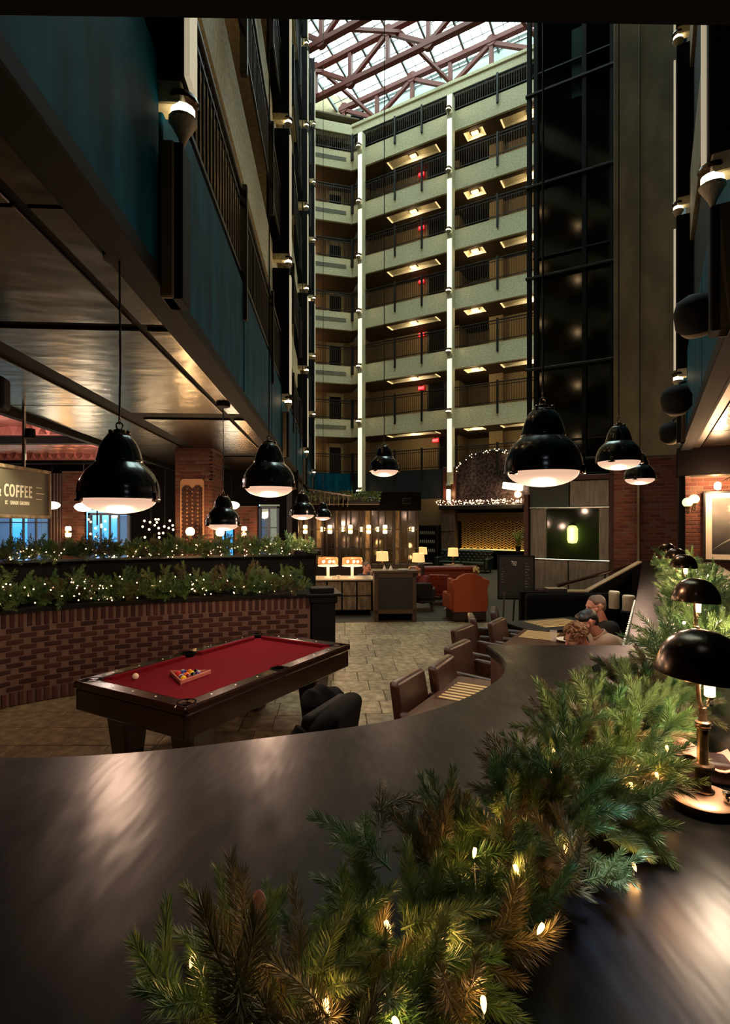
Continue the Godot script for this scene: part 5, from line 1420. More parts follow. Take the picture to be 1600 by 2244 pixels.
func build_seating():
	var c0 = make_armchair("leather_armchair", "brown leather armchair at the near end of the game table, closest to the counter", M.leather, M.dark_wood, "leather armchairs at the game tables")
	var F = Vector3(0.866, 0, 0.5)
	var list = [[890, 1474, 0.95, 0], [966, 1442, 0.95, 0.05], [998, 1407, 0.95, -0.08], [1009, 1371, 0.95, -0.1], [1086, 1356, 0.95, -0.05], [1068, 1362, 0.9, 0.4]]
	var labels = ["brown leather armchair at the near end of the game table, closest to the counter", "brown leather armchair second along the near game table, left of its lit board", "brown leather armchair third from the counter, at the far end of the near game table", "brown leather armchair with its back against the pale tiles, fourth from the counter",
		"brown leather armchair at the left end of the farther game table", "brown leather armchair half hidden behind the one at the farther game table"]
	for i in list.size():
		var q = Hh(list[i][0], list[i][1], list[i][2])
		q.y = 0
		if i == 5: q += Vector3(-0.12, 0, -0.35)
		var xf = at(q + F * 0.33, deg_to_rad(60) + list[i][3])
		if i == 0: c0.transform = xf
		else: move_copy(c0, xf, labels[i])
	var d0 = make_armchair("dark_armchair", "dark wine red armchair behind the others, in front of the standing menu board", M.wine, M.dark_wood, "")
	d0.transform = at(Hh(1088, 1330, 0.98) * Vector3(1, 0, 1) + F * 0.33, deg_to_rad(75)).scaled_local(Vector3(1.12, 1.03, 1.1))
	# game tables with striped inlaid boards
	var tops = [[Vector3(0.76, 0, -4.02), 1.5, "near game table with a striped board, beside the two nearest leather armchairs"], [Vector3(2.05, 0, -6.25), 1.3, "farther game table with a striped board, where the people sit"]]
	for q in tops:
		var t = thing("game_table", q[2], "table", at(q[0], deg_to_rad(60)))
		var g = Geo.new(); g.span(Vector3(-q[1] * 0.5, 0.705, -0.33), Vector3(q[1] * 0.5, 0.75, 0.33), 0.008); obj("tabletop", g, M.table_wood, t)
		g = Geo.new(); g.span(Vector3(0.08, 0.74, -0.28), Vector3(0.60, 0.753, 0.16)); obj("board", g, M.board_dark, t)
		for i in 7:
			g = Geo.new(); g.span(Vector3(0.10 + i * 0.07, 0.745, -0.26), Vector3(0.135 + i * 0.07, 0.7545, 0.14)); obj("board_stripe", g, M.cream_strip, t)
		g = Geo.new(); g.span(Vector3(-q[1] * 0.5 + 0.06, 0.64, -0.27), Vector3(q[1] * 0.5 - 0.06, 0.705, 0.27)); obj("apron", g, M.table_wood, t)
		for x in [-1.0, 1.0]:
			for z in [-1.0, 1.0]:
				g = Geo.new(); g.tube([Vector3(x * (q[1] * 0.5 - 0.09), 0.66, z * 0.24), Vector3(x * (q[1] * 0.5 - 0.09), 0.0, z * 0.24)], [0.035, 0.022], 8); obj("leg", g, M.dark_wood, t)
	var t3 = thing("game_table", "dark edged game table beyond the drinking glass, before the seated man", "table", at(Vector3(2.62, 0, -7.35), deg_to_rad(20)))
	var g3 = Geo.new(); g3.span(Vector3(-0.6, 0.70, -0.35), Vector3(0.6, 0.75, 0.35), 0.008); obj("tabletop", g3, M.dark_wood, t3)
	g3 = Geo.new(); g3.span(Vector3(-0.3, 0.745, -0.25), Vector3(0.4, 0.754, 0.2)); obj("board", g3, M.cream_strip, t3)
	for i in 6:
		g3 = Geo.new(); g3.span(Vector3(-0.3, 0.75, -0.23 + i * 0.07), Vector3(0.4, 0.7555, -0.2 + i * 0.07)); obj("board_stripe", g3, M.board_dark, t3)
	g3 = Geo.new(); g3.lathe([[0.25, 0.0], [0.22, 0.03], [0.05, 0.06], [0.04, 0.7]], 14); obj("pedestal", g3, M.black, t3)
	# bench where the people sit
	var bn = thing("bench", "long black bench along the right arm of the counter", "bench", Transform3D(Basis(RX.cross(UP) * -1, UP, -RX), Vector3(2.55, 0, -5.7)))
	var g = Geo.new(); g.rbox(Vector3(0.0, 0.40, 0), Vector3(0.5, 0.12, 3.4), 0.04); obj("cushion", g, M.black, bn)
	g = Geo.new(); g.span(Vector3(-0.2, 0, -1.65), Vector3(0.22, 0.36, 1.65), 0.01); obj("plinth", g, M.soot, bn)
	# a chair hidden below a dark hooded coat
	var cp = Hh(735, 1512, 0.93) + Vector3(-0.38, 0, 0.08); cp.y = 0
	var cc = make_armchair("dark_chair", "dark chair below the black coat, between the pool table and the counter", M.black, M.dark_wood, "")
	for ch in cc.get_children():
		if str(ch.name).begins_with("arm"): ch.free()
	cc.transform = at(cp + Vector3(0.05, 0, 0.1), deg_to_rad(-115))
	var ct = thing("hooded_coat", "black padded coat with a hood, draped over a chair back by the pool table", "coat", cc.transform)
	g = Geo.new(); g.rbox(Vector3(0, 0.66, -0.30), Vector3(0.60, 0.66, 0.20), 0.10, Transform3D(), 3)
	g.warp(func(p): return Vector3(p.x * (1.0 + 0.18 * (0.95 - p.y)), p.y - 0.5 * p.x * p.x, p.z - 0.22 * (p.y - 0.4) + 0.03 * sin(p.x * 21.0) + 0.015 * sin(p.y * 30.0)))
	obj("coat_body", g, M.coat_cloth, ct)
	g = Geo.new(); g.ball(Vector3(-0.24, 0.84, -0.16), Vector3(0.15, 0.13, 0.17), 18, 12)
	g.warp(func(p): return p + Vector3(0.012 * sin(p.y * 60), 0.012 * sin(p.x * 50 + p.z * 30), 0))
	obj("hood", g, M.coat_cloth, ct)
	for s in [-1.0, 1.0]:
		g = Geo.new(); g.tube(chaikin([Vector3(s * 0.28, 0.86, -0.32), Vector3(s * 0.36, 0.7, -0.25), Vector3(s * 0.34, 0.45, -0.2), Vector3(s * 0.37, 0.3, -0.22)], 2), 0.065, 10); obj("sleeve", g, M.coat_cloth, ct)

# ---------------------------------------------------------------- lounge
func table_lamp(label, px, py, z, w, h, hb, group):
	var p = W(px, py, z)
	var t = thing("table_lamp", label, "lamp", at(p), group)
	var g = Geo.new(); g.lathe([[w * 0.5, -h * 0.5], [w * 0.44, h * 0.5]], 20); g.lathe([[w * 0.49, -h * 0.5], [w * 0.43, h * 0.5]], 20); obj("shade", g, M.shade, t)
	g = Geo.new(); g.lathe([[0.0, -h * 0.5 - hb], [0.09, -h * 0.5 - hb], [0.09, -h * 0.5 - hb + 0.03], [0.03, -h * 0.5 - hb + 0.06], [0.03, -h * 0.5 - 0.03], [0.012, -h * 0.5], [0.012, h * 0.5 + 0.03], [0.0, h * 0.5 + 0.04]], 12); obj("base", g, M.bronze, t)
	omni(Vector3(0, -h * 0.5 - 0.06, 0), Color(1, 0.78, 0.48), 0.35, 0.08, t)
	omni(Vector3(0, h * 0.5 + 0.1, 0), Color(1, 0.78, 0.48), 0.3, 0.08, t)
	return t

func build_lounge():
	var g
	# host stand with a dark panel
	var hs = thing("host_stand", "pale framed host stand with a large dark panel, at the edge of the carpet", "stand", at(Vector3(0.65, 0, -11.75), 0.05))
	g = Geo.new()
	for s in [-1.0, 1.0]: g.span(Vector3(s * 0.37, 0.0, -0.25), Vector3(s * 0.46, 1.06, 0.25), 0.01)
	g.span(Vector3(-0.46, 0.16, -0.25), Vector3(0.46, 0.26, 0.25), 0.01); g.span(Vector3(-0.46, 0.94, -0.25), Vector3(0.46, 1.06, 0.25), 0.01)
	obj("frame", g, M.oak_dim, hs)
	g = Geo.new(); g.span(Vector3(-0.37, 0.26, 0.18), Vector3(0.37, 0.94, 0.215)); obj("panel", g, M.panel_dark, hs)
	g = Geo.new(); g.span(Vector3(-0.36, 0.26, -0.2), Vector3(0.36, 0.94, 0.1)); obj("case", g, M.black, hs)
	g = Geo.new(); g.prism(PackedVector2Array([Vector2(-0.5, -0.28), Vector2(0.5, -0.28), Vector2(0.5, 0.26), Vector2(0.0, 0.31), Vector2(-0.5, 0.26)]), 1.06, 1.10, false); obj("top", g, M.oak_dim, hs)
	g = Geo.new(); g.span(Vector3(-0.37, 0.0, -0.15), Vector3(0.37, 0.15, 0.1)); obj("recess", g, M.soot, hs)
	for q in [[848, 1249], [861, 1250]]:
		var nk = tag(obj("folded_napkin", napkin(), M.paper, self, at(Vector3(0.65 + (q[0] - 850) * 0.011 - 0.2, 1.10, -11.7), q[0])), "white folded napkin standing on the host stand, %s of two" % ["left" if q[0] < 850 else "right"], "napkin")
		nk.set_meta("group", "napkins on the host stand")
	var pl = thing("plate_stack", "flat white plate on the right of the host stand", "plate", at(Vector3(0.85, 1.10, -11.72)))
	g = Geo.new(); g.lathe([[0.0, 0.0], [0.08, 0.0], [0.13, 0.015], [0.13, 0.02], [0.08, 0.008], [0.0, 0.008]], 20); obj("plate", g, M.paper, pl)
	# serving counter with pale panels and two drum lamps
	var sc = thing("serving_counter", "serving counter with pale panels in a dark grid, left of the host stand", "counter", at(Vector3(-0.5, 0, -12.5), 0.06))
	g = Geo.new(); g.span(Vector3(-0.75, 0.10, -0.5), Vector3(0.66, 0.80, 0.26), 0.01); obj("body", g, M.black, sc)
	for i in 4:
		for j in 2:
			g = Geo.new(); g.span(Vector3(-0.72 + i * 0.345, 0.13 + j * 0.335, 0.25), Vector3(-0.41 + i * 0.345, 0.44 + j * 0.335, 0.28), 0.006); obj("panel", g, M.parchment, sc)
	g = Geo.new(); g.span(Vector3(-0.8, 0.80, -0.55), Vector3(0.72, 0.84, 0.33), 0.008); obj("top", g, M.cream_top, sc)
	g = Geo.new(); g.span(Vector3(-0.7, 0.0, -0.4), Vector3(0.6, 0.1, 0.2)); obj("kick", g, M.soot, sc)
	var k = 0
	for px in [719, 772]:
		var t = thing("drum_lamp", "glass drum lamp with a pale stem on the serving counter, %s of two" % ["left", "right"][k], "lamp", at(Vector3((px - 800.0) / K * 12.45, 0.84, -12.45)), "drum lamps on the serving counter")
		g = Geo.new(); g.lathe([[0.235, 0.30], [0.24, 0.31], [0.235, 0.47], [0.20, 0.49]], 24); obj("drum", g, M.amber_glass, t)
		g = Geo.new(); g.lathe([[0.0, 0.28], [0.24, 0.285], [0.24, 0.305], [0.0, 0.305]], 24); obj("rim", g, M.white_glow_dim, t)
		for i in 5:
			g = Geo.new(); g.ball(Vector3.ZERO, 0.035, 8, 6); obj("bulb", g, M.tube, t, at(Vector3(cos(i * 1.26) * 0.13, 0.39, sin(i * 1.26) * 0.13)))
		g = Geo.new(); g.lathe([[0.0, 0.0], [0.1, 0.0], [0.1, 0.025], [0.035, 0.03], [0.035, 0.28], [0.0, 0.28]], 14); obj("stem", g, M.stem_glow, t)
		omni(Vector3(0, 0.55, 0.1), Color(1, 0.8, 0.58), 0.15, 0.08, t)
		omni(Vector3(0, 0.24, 0.14), Color(1, 0.8, 0.58), 0.08, 0.08, t)
		k += 1
	var tea = thing("coffee_cup", "white cup on the serving counter between the drum lamps", "cup", at(Vector3(-0.62, 0.84, -12.35)))
	g = Geo.new(); g.lathe([[0.0, 0.0], [0.03, 0.0], [0.045, 0.08], [0.04, 0.08], [0.0, 0.02]], 14); obj("bowl", g, M.paper, tea)
	g = Geo.new(); g.lathe([[0.0, 0.0], [0.075, 0.006], [0.0, 0.008]], 14); obj("saucer", g, M.paper, tea)
	# white shaded table lamps on their tables
	var lamps = [[838, 1219, 15.6, 0.37, 0.27, "white shaded table lamp behind the host stand, left of the other three"], [917, 1222, 16.4, 0.40, 0.27, "white shaded table lamp, front one of the overlapping pair"], [925, 1207, 18.5, 0.37, 0.24, "white shaded table lamp, rear one of the overlapping pair"], [993, 1210, 19.5, 0.40, 0.30, "white shaded table lamp at the foot of the stone pier"]]
	for q in lamps:
		var p = W(q[0], q[1], q[2])
		var hb = 0.3
		table_lamp(q[5], q[0], q[1], q[2], q[3], q[4], hb, "white shaded table lamps")
		var ty = p.y - q[4] * 0.5 - hb
		var t = thing("side_table", "dark side table below the " + q[5].substr(6, 40), "table", at(Vector3(p.x, 0, p.z)))
		g = Geo.new(); g.span(Vector3(-0.35, ty - 0.04, -0.25), Vector3(0.35, ty, 0.25), 0.01); obj("top", g, M.dark_wood, t)
		for x in [-0.3, 0.3]:
			for z in [-0.2, 0.2]:
				g = Geo.new(); g.span(Vector3(x - 0.02, 0, z - 0.02), Vector3(x + 0.02, ty - 0.04, z + 0.02)); obj("leg", g, M.dark_wood, t)
	# sofas and armchairs
	sofa("rust_sofa", "long rust red leather sofa seen from behind, under the lamp pair", M.rust_leather, at(Vector3(2.15, 0, -15.2), PI + 0.12), 2.0, 0.92)
	sofa("green_sofa", "dark green buttoned leather sofa below the herringbone niche", M.green_leather, Transform3D(FT.basis, FT * Vector3(px_u(1040), 0, 1.5)), 2.4, 0.95, true)
	var oa = make_armchair("rust_armchair", "rust orange leather armchair beside the seated woman", M.rust_leather, M.dark_wood, "")
	oa.transform = at(Vector3(2.02, 0, -14.0), PI - 0.3).scaled_local(Vector3(1.05, 0.86, 1.1))
	var da = make_armchair("tub_chair", "dark tub chair with its back to the camera, holding the seated woman", M.dark_tub, M.dark_wood, "")
	da.transform = at(Vector3(1.42, 0, -13.1), PI - 0.15).scaled_local(Vector3(1.0, 0.74, 1.1))
	# wing chair
	var wc = thing("wing_chair", "tall orange wing chair with a curved top, seen from behind", "chair", at(Hh(1026, 1362, 0.0) * Vector3(1, 0, 1) + Vector3(0, 0, -0.3), PI + 0.12))
	var poly = PackedVector2Array()
	for q in [[-0.37, 0.22], [0.37, 0.22], [0.37, 0.72], [0.42, 0.84], [0.40, 0.90], [0.30, 0.92], [0.24, 0.98], [0.1, 1.04], [-0.1, 1.04], [-0.24, 0.98], [-0.30, 0.92], [-0.40, 0.90], [-0.42, 0.84], [-0.37, 0.72]]: poly.append(Vector2(q[0], q[1]))
	g = Geo.new(); g.prism(poly, -0.07, 0.07, true, Transform3D(Basis(Vector3.RIGHT, Vector3(0, 0, 1), UP), Vector3(0, 0, -0.3))); obj("backrest", g, M.orange_cloth, wc)
	for s in [-1.0, 1.0]:
		g = Geo.new(); g.rbox(Vector3(s * 0.37, 0.72, -0.12), Vector3(0.09, 0.42, 0.34), 0.04); obj("wing", g, M.orange_cloth, wc)
		g = Geo.new(); g.rbox(Vector3(s * 0.38, 0.42, 0.04), Vector3(0.12, 0.36, 0.62), 0.05); obj("arm", g, M.orange_cloth, wc)
		for z in [-0.3, 0.3]:
			g = Geo.new(); g.tube([Vector3(s * 0.32, 0.24, z), Vector3(s * 0.33, 0, z * 1.05)], [0.03, 0.018], 8); obj("leg", g, M.dark_wood, wc)
	g = Geo.new(); g.rbox(Vector3(0, 0.40, 0.05), Vector3(0.6, 0.16, 0.6), 0.05); obj("seat", g, M.orange_cloth, wc)
	g = Geo.new(); g.span(Vector3(-0.36, 0.02, -0.35), Vector3(0.36, 0.3, 0.33), 0.02); obj("skirt", g, M.wine, wc)
	var cr = thing("crumpled_cloth", "small crumpled white cloth on the floor left of the wing chair", "cloth", at(Hh(985, 1338, 0.0)))
	g = Geo.new(); g.ball(Vector3(0, 0.04, 0), Vector3(0.13, 0.06, 0.1), 14, 9)
	g.warp(func(p): return p + Vector3(0.02 * sin(p.z * 50), 0.02 * sin(p.x * 60 + p.z * 40), 0.02 * sin(p.x * 55)))
	obj("cloth", g, M.paper, cr)
	# standing menu board
	var mb = thing("menu_board", "black standing menu board with small white writing, behind the leather armchairs", "board", at(W(1131, HY, 10.5) - Vector3(0, E, 0), -0.12))
	g = Geo.new(); g.span(Vector3(-0.36, 0.62, -0.02), Vector3(0.36, 1.5, 0.02), 0.008); var bd = obj("board", g, M.black, mb)
	g = Geo.new(); g.quad(Vector3(-0.33, 0.65, 0.0215), Vector3(0.33, 0.65, 0.0215), Vector3(0.33, 1.47, 0.0215), Vector3(-0.33, 1.47, 0.0215), Vector3(0, 0, 1)); obj("writing", g, M.menu, bd)
	for s in [-1.0, 1.0]:
		g = Geo.new(); g.bar(Vector3(s * 0.28, 0, 0.12), Vector3(s * 0.2, 1.1, -0.04), 0.03, 0.03); obj("easel_leg", g, M.dark_wood, mb)
	g = Geo.new(); g.bar(Vector3(0, 0, -0.4), Vector3(0, 1.2, -0.04), 0.03, 0.03); obj("easel_leg", g, M.dark_wood, mb)
	# vase of dried flowers, and the plant in the niche
	var vs = thing("flower_vase", "small vase of pale dried flowers behind the wing chair", "vase", at(W(1043, 1262, 14.5)))
	g = Geo.new(); g.lathe([[0.0, -0.12], [0.05, -0.12], [0.07, -0.05], [0.03, 0.03], [0.035, 0.06]], 12); obj("vase", g, M.ceramic, vs)
	for i in 9:
		g = Geo.new(); g.ball(Vector3.ZERO, 0.035, 8, 6); obj("flower", g, M.dry_flower, vs, at(Vector3(rng.randf_range(-0.07, 0.07), 0.1 + rng.randf() * 0.12, rng.randf_range(-0.06, 0.06))))
	var vt = thing("side_table", "round dark table that carries the dried flowers", "table", at(Vector3(W(1043, 1262, 14.5).x, 0, -14.5)))
	g = Geo.new(); g.lathe([[0.0, 0.0], [0.2, 0.0], [0.2, 0.02], [0.03, 0.04], [0.03, 0.53], [0.3, 0.54], [0.3, 0.565], [0.0, 0.565]], 20); obj("top", g, M.dark_wood, vt)
	var nw = thing("niche_plant", "tall spiky plant lit from below, at the right end of the herringbone niche", "plant", FT * Transform3D(Basis(), Vector3(px_u(1137), 0.9, 0.12)))
	g = Geo.new(); g.lathe([[0.0, 0.0], [0.1, 0.0], [0.13, 0.2], [0.11, 0.2], [0.0, 0.16]], 12); obj("pot", g, M.bronze, nw)
	for i in 16:
		var a = i * 2.4
		var d = Vector3(cos(a) * 0.26, 0.62 + 0.35 * fmod(i * 0.37, 1.0), sin(a) * 0.12)
		g = Geo.new(); g.tube([Vector3(0, 0.15, 0), Vector3(d.x * 0.35, d.y * 0.7, d.z * 0.4 + 0.02), Vector3(d.x, d.y, d.z + 0.02), Vector3(d.x * 1.5, d.y * 0.85, d.z)], [0.014, 0.028, 0.016, 0.003], 5); obj("leaf", g, M.plant, nw)
	# low black partition with a pale ledge, and its handrail
	var lp = thing("low_partition", "low black partition with a pale ledge, running back to the elevator shaft", "partition")
	var p0 = Vector3(2.75, 0, -9.4); var p1 = Vector3(3.93, 0, -9.4); var p2 = Vector3(5.42, 0, -10.45)
	g = Geo.new(); g.bar(p0 + UP * 0.46, p1 + UP * 0.46, 0.14, 0.92); g.prism(PackedVector2Array([Vector2(0, 0), Vector2(p1.distance_to(p2), 0), Vector2(p1.distance_to(p2), 1.36), Vector2(0, 0.92)]), -0.07, 0.07, false, Transform3D(Basis((p2 - p1).normalized(), UP.cross((p2 - p1).normalized()) * -1, UP), p1)); obj("wall", g, M.soot, lp)
	g = Geo.new(); g.bar(p0.lerp(p1, 0.45) + UP * 0.935, p1 + UP * 0.935, 0.2, 0.03, 0.005); g.bar(p1 + UP * 0.935, p2 + UP * 1.375, 0.09, 0.03, 0.005); obj("ledge", g, M.cream_top, lp)
	var hr = thing("handrail", "dark wooden handrail rising behind the low black partition", "handrail")
	var h0 = Hh(1222, 1284, 1.06); var h1 = W(1398, 1235, 10.7)
	g = Geo.new(); g.bar(h0, h1, 0.06, 0.06, 0.015); obj("rail", g, M.mahogany, hr)
	for i in 3:
		g = Geo.new(); g.bar(h0.lerp(h1, 0.55 + i * 0.14) * Vector3(1, 0, 1), h0.lerp(h1, 0.55 + i * 0.14), 0.03, 0.03); obj("post", g, M.rail, hr)
	var bx = thing("cream_box", "low dark box with a cream lid on the black partition", "box", at(Vector3(3.38, 0.92, -9.38), 0.0))
	g = Geo.new(); g.span(Vector3(-0.17, 0.0, -0.1), Vector3(0.17, 0.06, 0.1), 0.005); obj("box", g, M.dark_wood, bx)
	g = Geo.new(); g.span(Vector3(-0.17, 0.06, -0.1), Vector3(0.17, 0.075, 0.1), 0.004); obj("lid", g, M.cream_top, bx)
	# dark bar block in front of it, with two pale canisters
	var bb = thing("black_cabinet", "black cabinet behind the seated man, carrying two pale canisters", "cabinet", Transform3D(Basis(RX.cross(UP) * -1, UP, -RX), Vector3(3.62, 0, -6.95)))
	g = Geo.new(); g.span(Vector3(-0.25, 0, -1.0), Vector3(0.2, 1.0, 0.4), 0.012); obj("body", g, M.soot, bb)
	g = Geo.new(); g.span(Vector3(-0.27, 1.0, -1.02), Vector3(0.22, 1.03, 0.42), 0.008); obj("top", g, M.black, bb)
	var j = 0
	for q in [[1346, 1333, 0.066, 0.19], [1378, 1338, 0.074, 0.16]]:
		var cn = thing("canister", "pale cylindrical canister on the black cabinet, %s" % ["the tall left one", "the shorter right one"][j], "canister", at(Hh(q[0], q[1], 1.03)), "pale canisters")
		g = Geo.new(); g.lathe([[0.0, 0.0], [q[2] * 0.96, 0.0], [q[2], 0.01], [q[2], q[3]], [q[2] * 1.04, q[3] + 0.003], [q[2] * 1.04, q[3] + 0.02], [q[2] * 0.98, q[3] + 0.026], [0.0, q[3] + 0.028]], 24); obj("body", g, M.ceramic, cn)
		g = Geo.new(); g.lathe([[q[2] * 0.9, q[3] + 0.027], [q[2] * 0.88, q[3] + 0.034], [0.0, q[3] + 0.036]], 20); obj("lid", g, M.paper, cn)
		j += 1
	var bl = thing("dark_bench", "long dark upholstered bench backs before the low partition", "bench", at(Vector3(3.35, 0, -8.6), 0.05))
	g = Geo.new(); g.rbox(Vector3(0, 0.5, 0), Vector3(1.5, 1.0, 0.2), 0.06); obj("backrest", g, M.soot, bl)
	g = Geo.new(); g.rbox(Vector3(0, 0.25, 0.3), Vector3(1.5, 0.42, 0.5), 0.06); obj("seat", g, M.soot, bl)

func napkin() -> Geo:
	var g = Geo.new()
	g.lathe([[0.05, 0.0], [0.03, 0.05], [0.0, 0.11]], 5)
	return g

func sofa(nm, label, m, xf, w, h, tufts := false):
	var t = thing(nm, label, "sofa", xf)
	var g = Geo.new(); g.rbox(Vector3(0, h * 0.5 + 0.06, -0.36), Vector3(w, h - 0.12, 0.2), 0.08); g.rbox(Vector3(0, h - 0.06, -0.4), Vector3(w, 0.16, 0.22), 0.08); obj("backrest", g, m, t)
	for s in [-1.0, 1.0]:
		g = Geo.new(); g.rbox(Vector3(s * (w * 0.5 - 0.08), 0.38, 0), Vector3(0.2, 0.52, 0.84), 0.08); obj("arm", g, m, t)
		g = Geo.new(); g.rbox(Vector3(s * w * 0.22, 0.38, 0.08), Vector3(w * 0.43, 0.18, 0.66), 0.06); obj("seat_cushion", g, m, t)
		for z in [-0.35, 0.35]:
			g = Geo.new(); g.lathe([[0.0, 0.0], [0.025, 0.0], [0.04, 0.12]], 8); obj("foot", g, M.dark_wood, t, at(Vector3(s * (w * 0.5 - 0.12), 0, z)))
	g = Geo.new(); g.span(Vector3(-w * 0.5 + 0.05, 0.12, -0.38), Vector3(w * 0.5 - 0.05, 0.3, 0.36), 0.02); obj("base", g, m, t)
	if tufts:
		g = Geo.new()
		for i in 12:
			for j in 4: g.ball(Vector3(-w * 0.45 + i * w * 0.082 + (j % 2) * w * 0.04, 0.5 + j * 0.12, -0.25), Vector3(0.075, 0.055, 0.03), 8, 6)
		stuff(obj("tufting", g, m, t))

# ---------------------------------------------------------------- brass desk lamps on the counter
func build_desk_lamps():
	var t = thing("desk_lamp", "", "desk lamp", Transform3D(), "brass dome lamps on the counter")
	var g
	g = Geo.new(); g.lathe([[0.0, 0.0], [0.078, 0.0], [0.080, 0.004], [0.080, 0.018], [0.078, 0.021]], 48); obj("foot_band", g, M.bronze_dark, t)
	g = Geo.new(); g.lathe([[0.078, 0.021], [0.079, 0.024], [0.075, 0.028], [0.06, 0.033], [0.04, 0.037], [0.02, 0.039], [0.0, 0.04]], 48, Transform3D(), TAU, 0.6); var bs = obj("base", g, M.brass_base, t)
	g = Geo.new(); g.lathe([[0.026, 0.036], [0.027, 0.042], [0.021, 0.046], [0.019, 0.05], [0.019, 0.094], [0.026, 0.097], [0.027, 0.102], [0.025, 0.107], [0.015, 0.109], [0.0128, 0.113], [0.0128, 0.196], [0.018, 0.199], [0.0185, 0.203], [0.0165, 0.206], [0.018, 0.209], [0.0175, 0.214], [0.011, 0.217], [0.0095, 0.222], [0.009, 0.25], [0.0, 0.252]], 28, Transform3D(), TAU, 0.8); obj("column", g, M.brass, t)
	g = Geo.new(); g.lathe([[0.0, 0.0], [0.006, 0.001], [0.007, 0.01], [0.004, 0.012], [0.0035, 0.016]], 14); g.lathe([[0.0, 0.017], [0.008, 0.017], [0.009, 0.026], [0.0, 0.028]], 14); obj("knob", g, M.chrome, bs, at(Vector3(0.028, 0.034, 0.048)))
	g = Geo.new(); g.tube(chaikin([Vector3(0.0, 0.245, 0), Vector3(-0.008, 0.262, 0), Vector3(-0.012, 0.29, 0), Vector3(-0.010, 0.34, 0), Vector3(-0.004, 0.42, 0)], 2), 0.0055, 10); obj("arm", g, M.brass, t)
	g = Geo.new(); g.lathe([[0.0, 0.252], [0.008, 0.254], [0.010, 0.262], [0.007, 0.27], [0.011, 0.278], [0.0, 0.28]], 14); var so = obj("socket", g, M.chrome, t, at(Vector3(0.018, 0, 0.0)))
	g = Geo.new(); g.lathe([[0.0, 0.278], [0.0125, 0.28], [0.0125, 0.345], [0.0, 0.348]], 14); obj("bulb", g, M.tube, so)
	var sh = Transform3D(Basis(Vector3(0, 0, 1), -0.06) * Basis(Vector3(1, 0, 0), 0.02), Vector3(-0.004, 0.333, 0.0))
	g = Geo.new(); g.lathe([[0.104, 0.0], [0.1065, 0.002], [0.106, 0.010], [0.104, 0.022], [0.099, 0.042], [0.090, 0.064], [0.076, 0.084], [0.057, 0.100], [0.034, 0.110], [0.012, 0.114], [0.0, 0.1145]], 56, sh, TAU, 0.6); var shd = obj("shade", g, M.bronze, t)
	g = Geo.new(); g.lathe([[0.104, 0.0], [0.1025, 0.01], [0.096, 0.04], [0.074, 0.08], [0.034, 0.106], [0.0, 0.111]], 40, sh, TAU, 0.5); obj("shade_lining", g, M.lining, shd)
	omni(Vector3(0.03, 0.322, 0.0), Color(1, 0.91, 0.78), 0.42, 0.05, t)
	var places = [[0.858, 1.345, 0.0], [1.62, 2.59, 0.5], [2.73, 4.53, 0.2], [3.32, 5.65, 0.4], [4.05, 7.1, 0.1]]
	for i in places.size():
		var xf = at(Vector3(places[i][0], CH, -places[i][1]), places[i][2])
		var lb = ["nearest brass desk lamp, with its round base fully in view on the counter", "second brass desk lamp, rising from the garland behind the nearest one", "third brass desk lamp along the counter, dark dome under the picture", "fourth brass desk lamp along the counter, overlapped by the third", "farthest brass desk lamp at the end of the counter"][i]
		if i == 0: t.transform = xf; t.set_meta("label", lb)
		else: move_copy(t, xf, lb)

# ---------------------------------------------------------------- garlands
func sprig_mesh(length: float, needles: int, nl: float, nw: float, m: Material, seed_: int) -> ArrayMesh:
	# one artificial pine twig: a stem with two side shoots, all thick with needles
	var r = RandomNumberGenerator.new(); r.seed = seed_
	var g = Geo.new()
	var shoots = [[Vector3.ZERO, UP, length, needles]]
	for s in [-1.0, 1.0]:
		var a = r.randf() * TAU
		shoots.append([UP * length * r.randf_range(0.2, 0.45), (UP * 0.75 + Vector3(cos(a), 0, sin(a)) * 0.8).normalized(), length * r.randf_range(0.5, 0.7), int(needles * 0.55)])
	for q in shoots:
		var ax: Vector3 = q[1]
		var e1 = ax.cross(Vector3(0.3, 0.1, 1)).normalized()
		var e2 = ax.cross(e1)
		var bend = e1 * r.randf_range(0.1, 0.4) + e2 * r.randf_range(-0.25, 0.25)
		var stem = []
		for i in 4:
			var s = i / 3.0
			stem.append(q[0] + (ax * s + bend * s * s) * q[2])
		g.tube(stem, [0.0022, 0.0018, 0.0014, 0.0007], 4, false)
		for i in q[3]:
			var s = 0.05 + 0.95 * i / q[3]
			var p = q[0] + (ax * s + bend * s * s) * q[2]
			var dir = (ax + bend * 2.0 * s).normalized()
			var a = i * 2.399 + r.randf() * 0.6
			var out = e1 * cos(a) + e2 * sin(a)
			var d = (out * (0.85 - 0.35 * s) + dir * (0.5 + 0.5 * s)).normalized() * nl * (1.0 - 0.3 * s) * r.randf_range(0.8, 1.2)
			var sd = d.cross(Vector3(r.randf_range(-1, 1), r.randf_range(-1, 1), r.randf_range(-1, 1))).normalized() * nw * 0.5
			var nn = d.cross(sd).normalized()
			if nn.dot(UP + out * 0.3) < 0: nn = -nn
			var mid = p + d * 0.5
			g.quad(p, mid + sd, p + d, mid - sd, nn)
	return g.mesh(m)

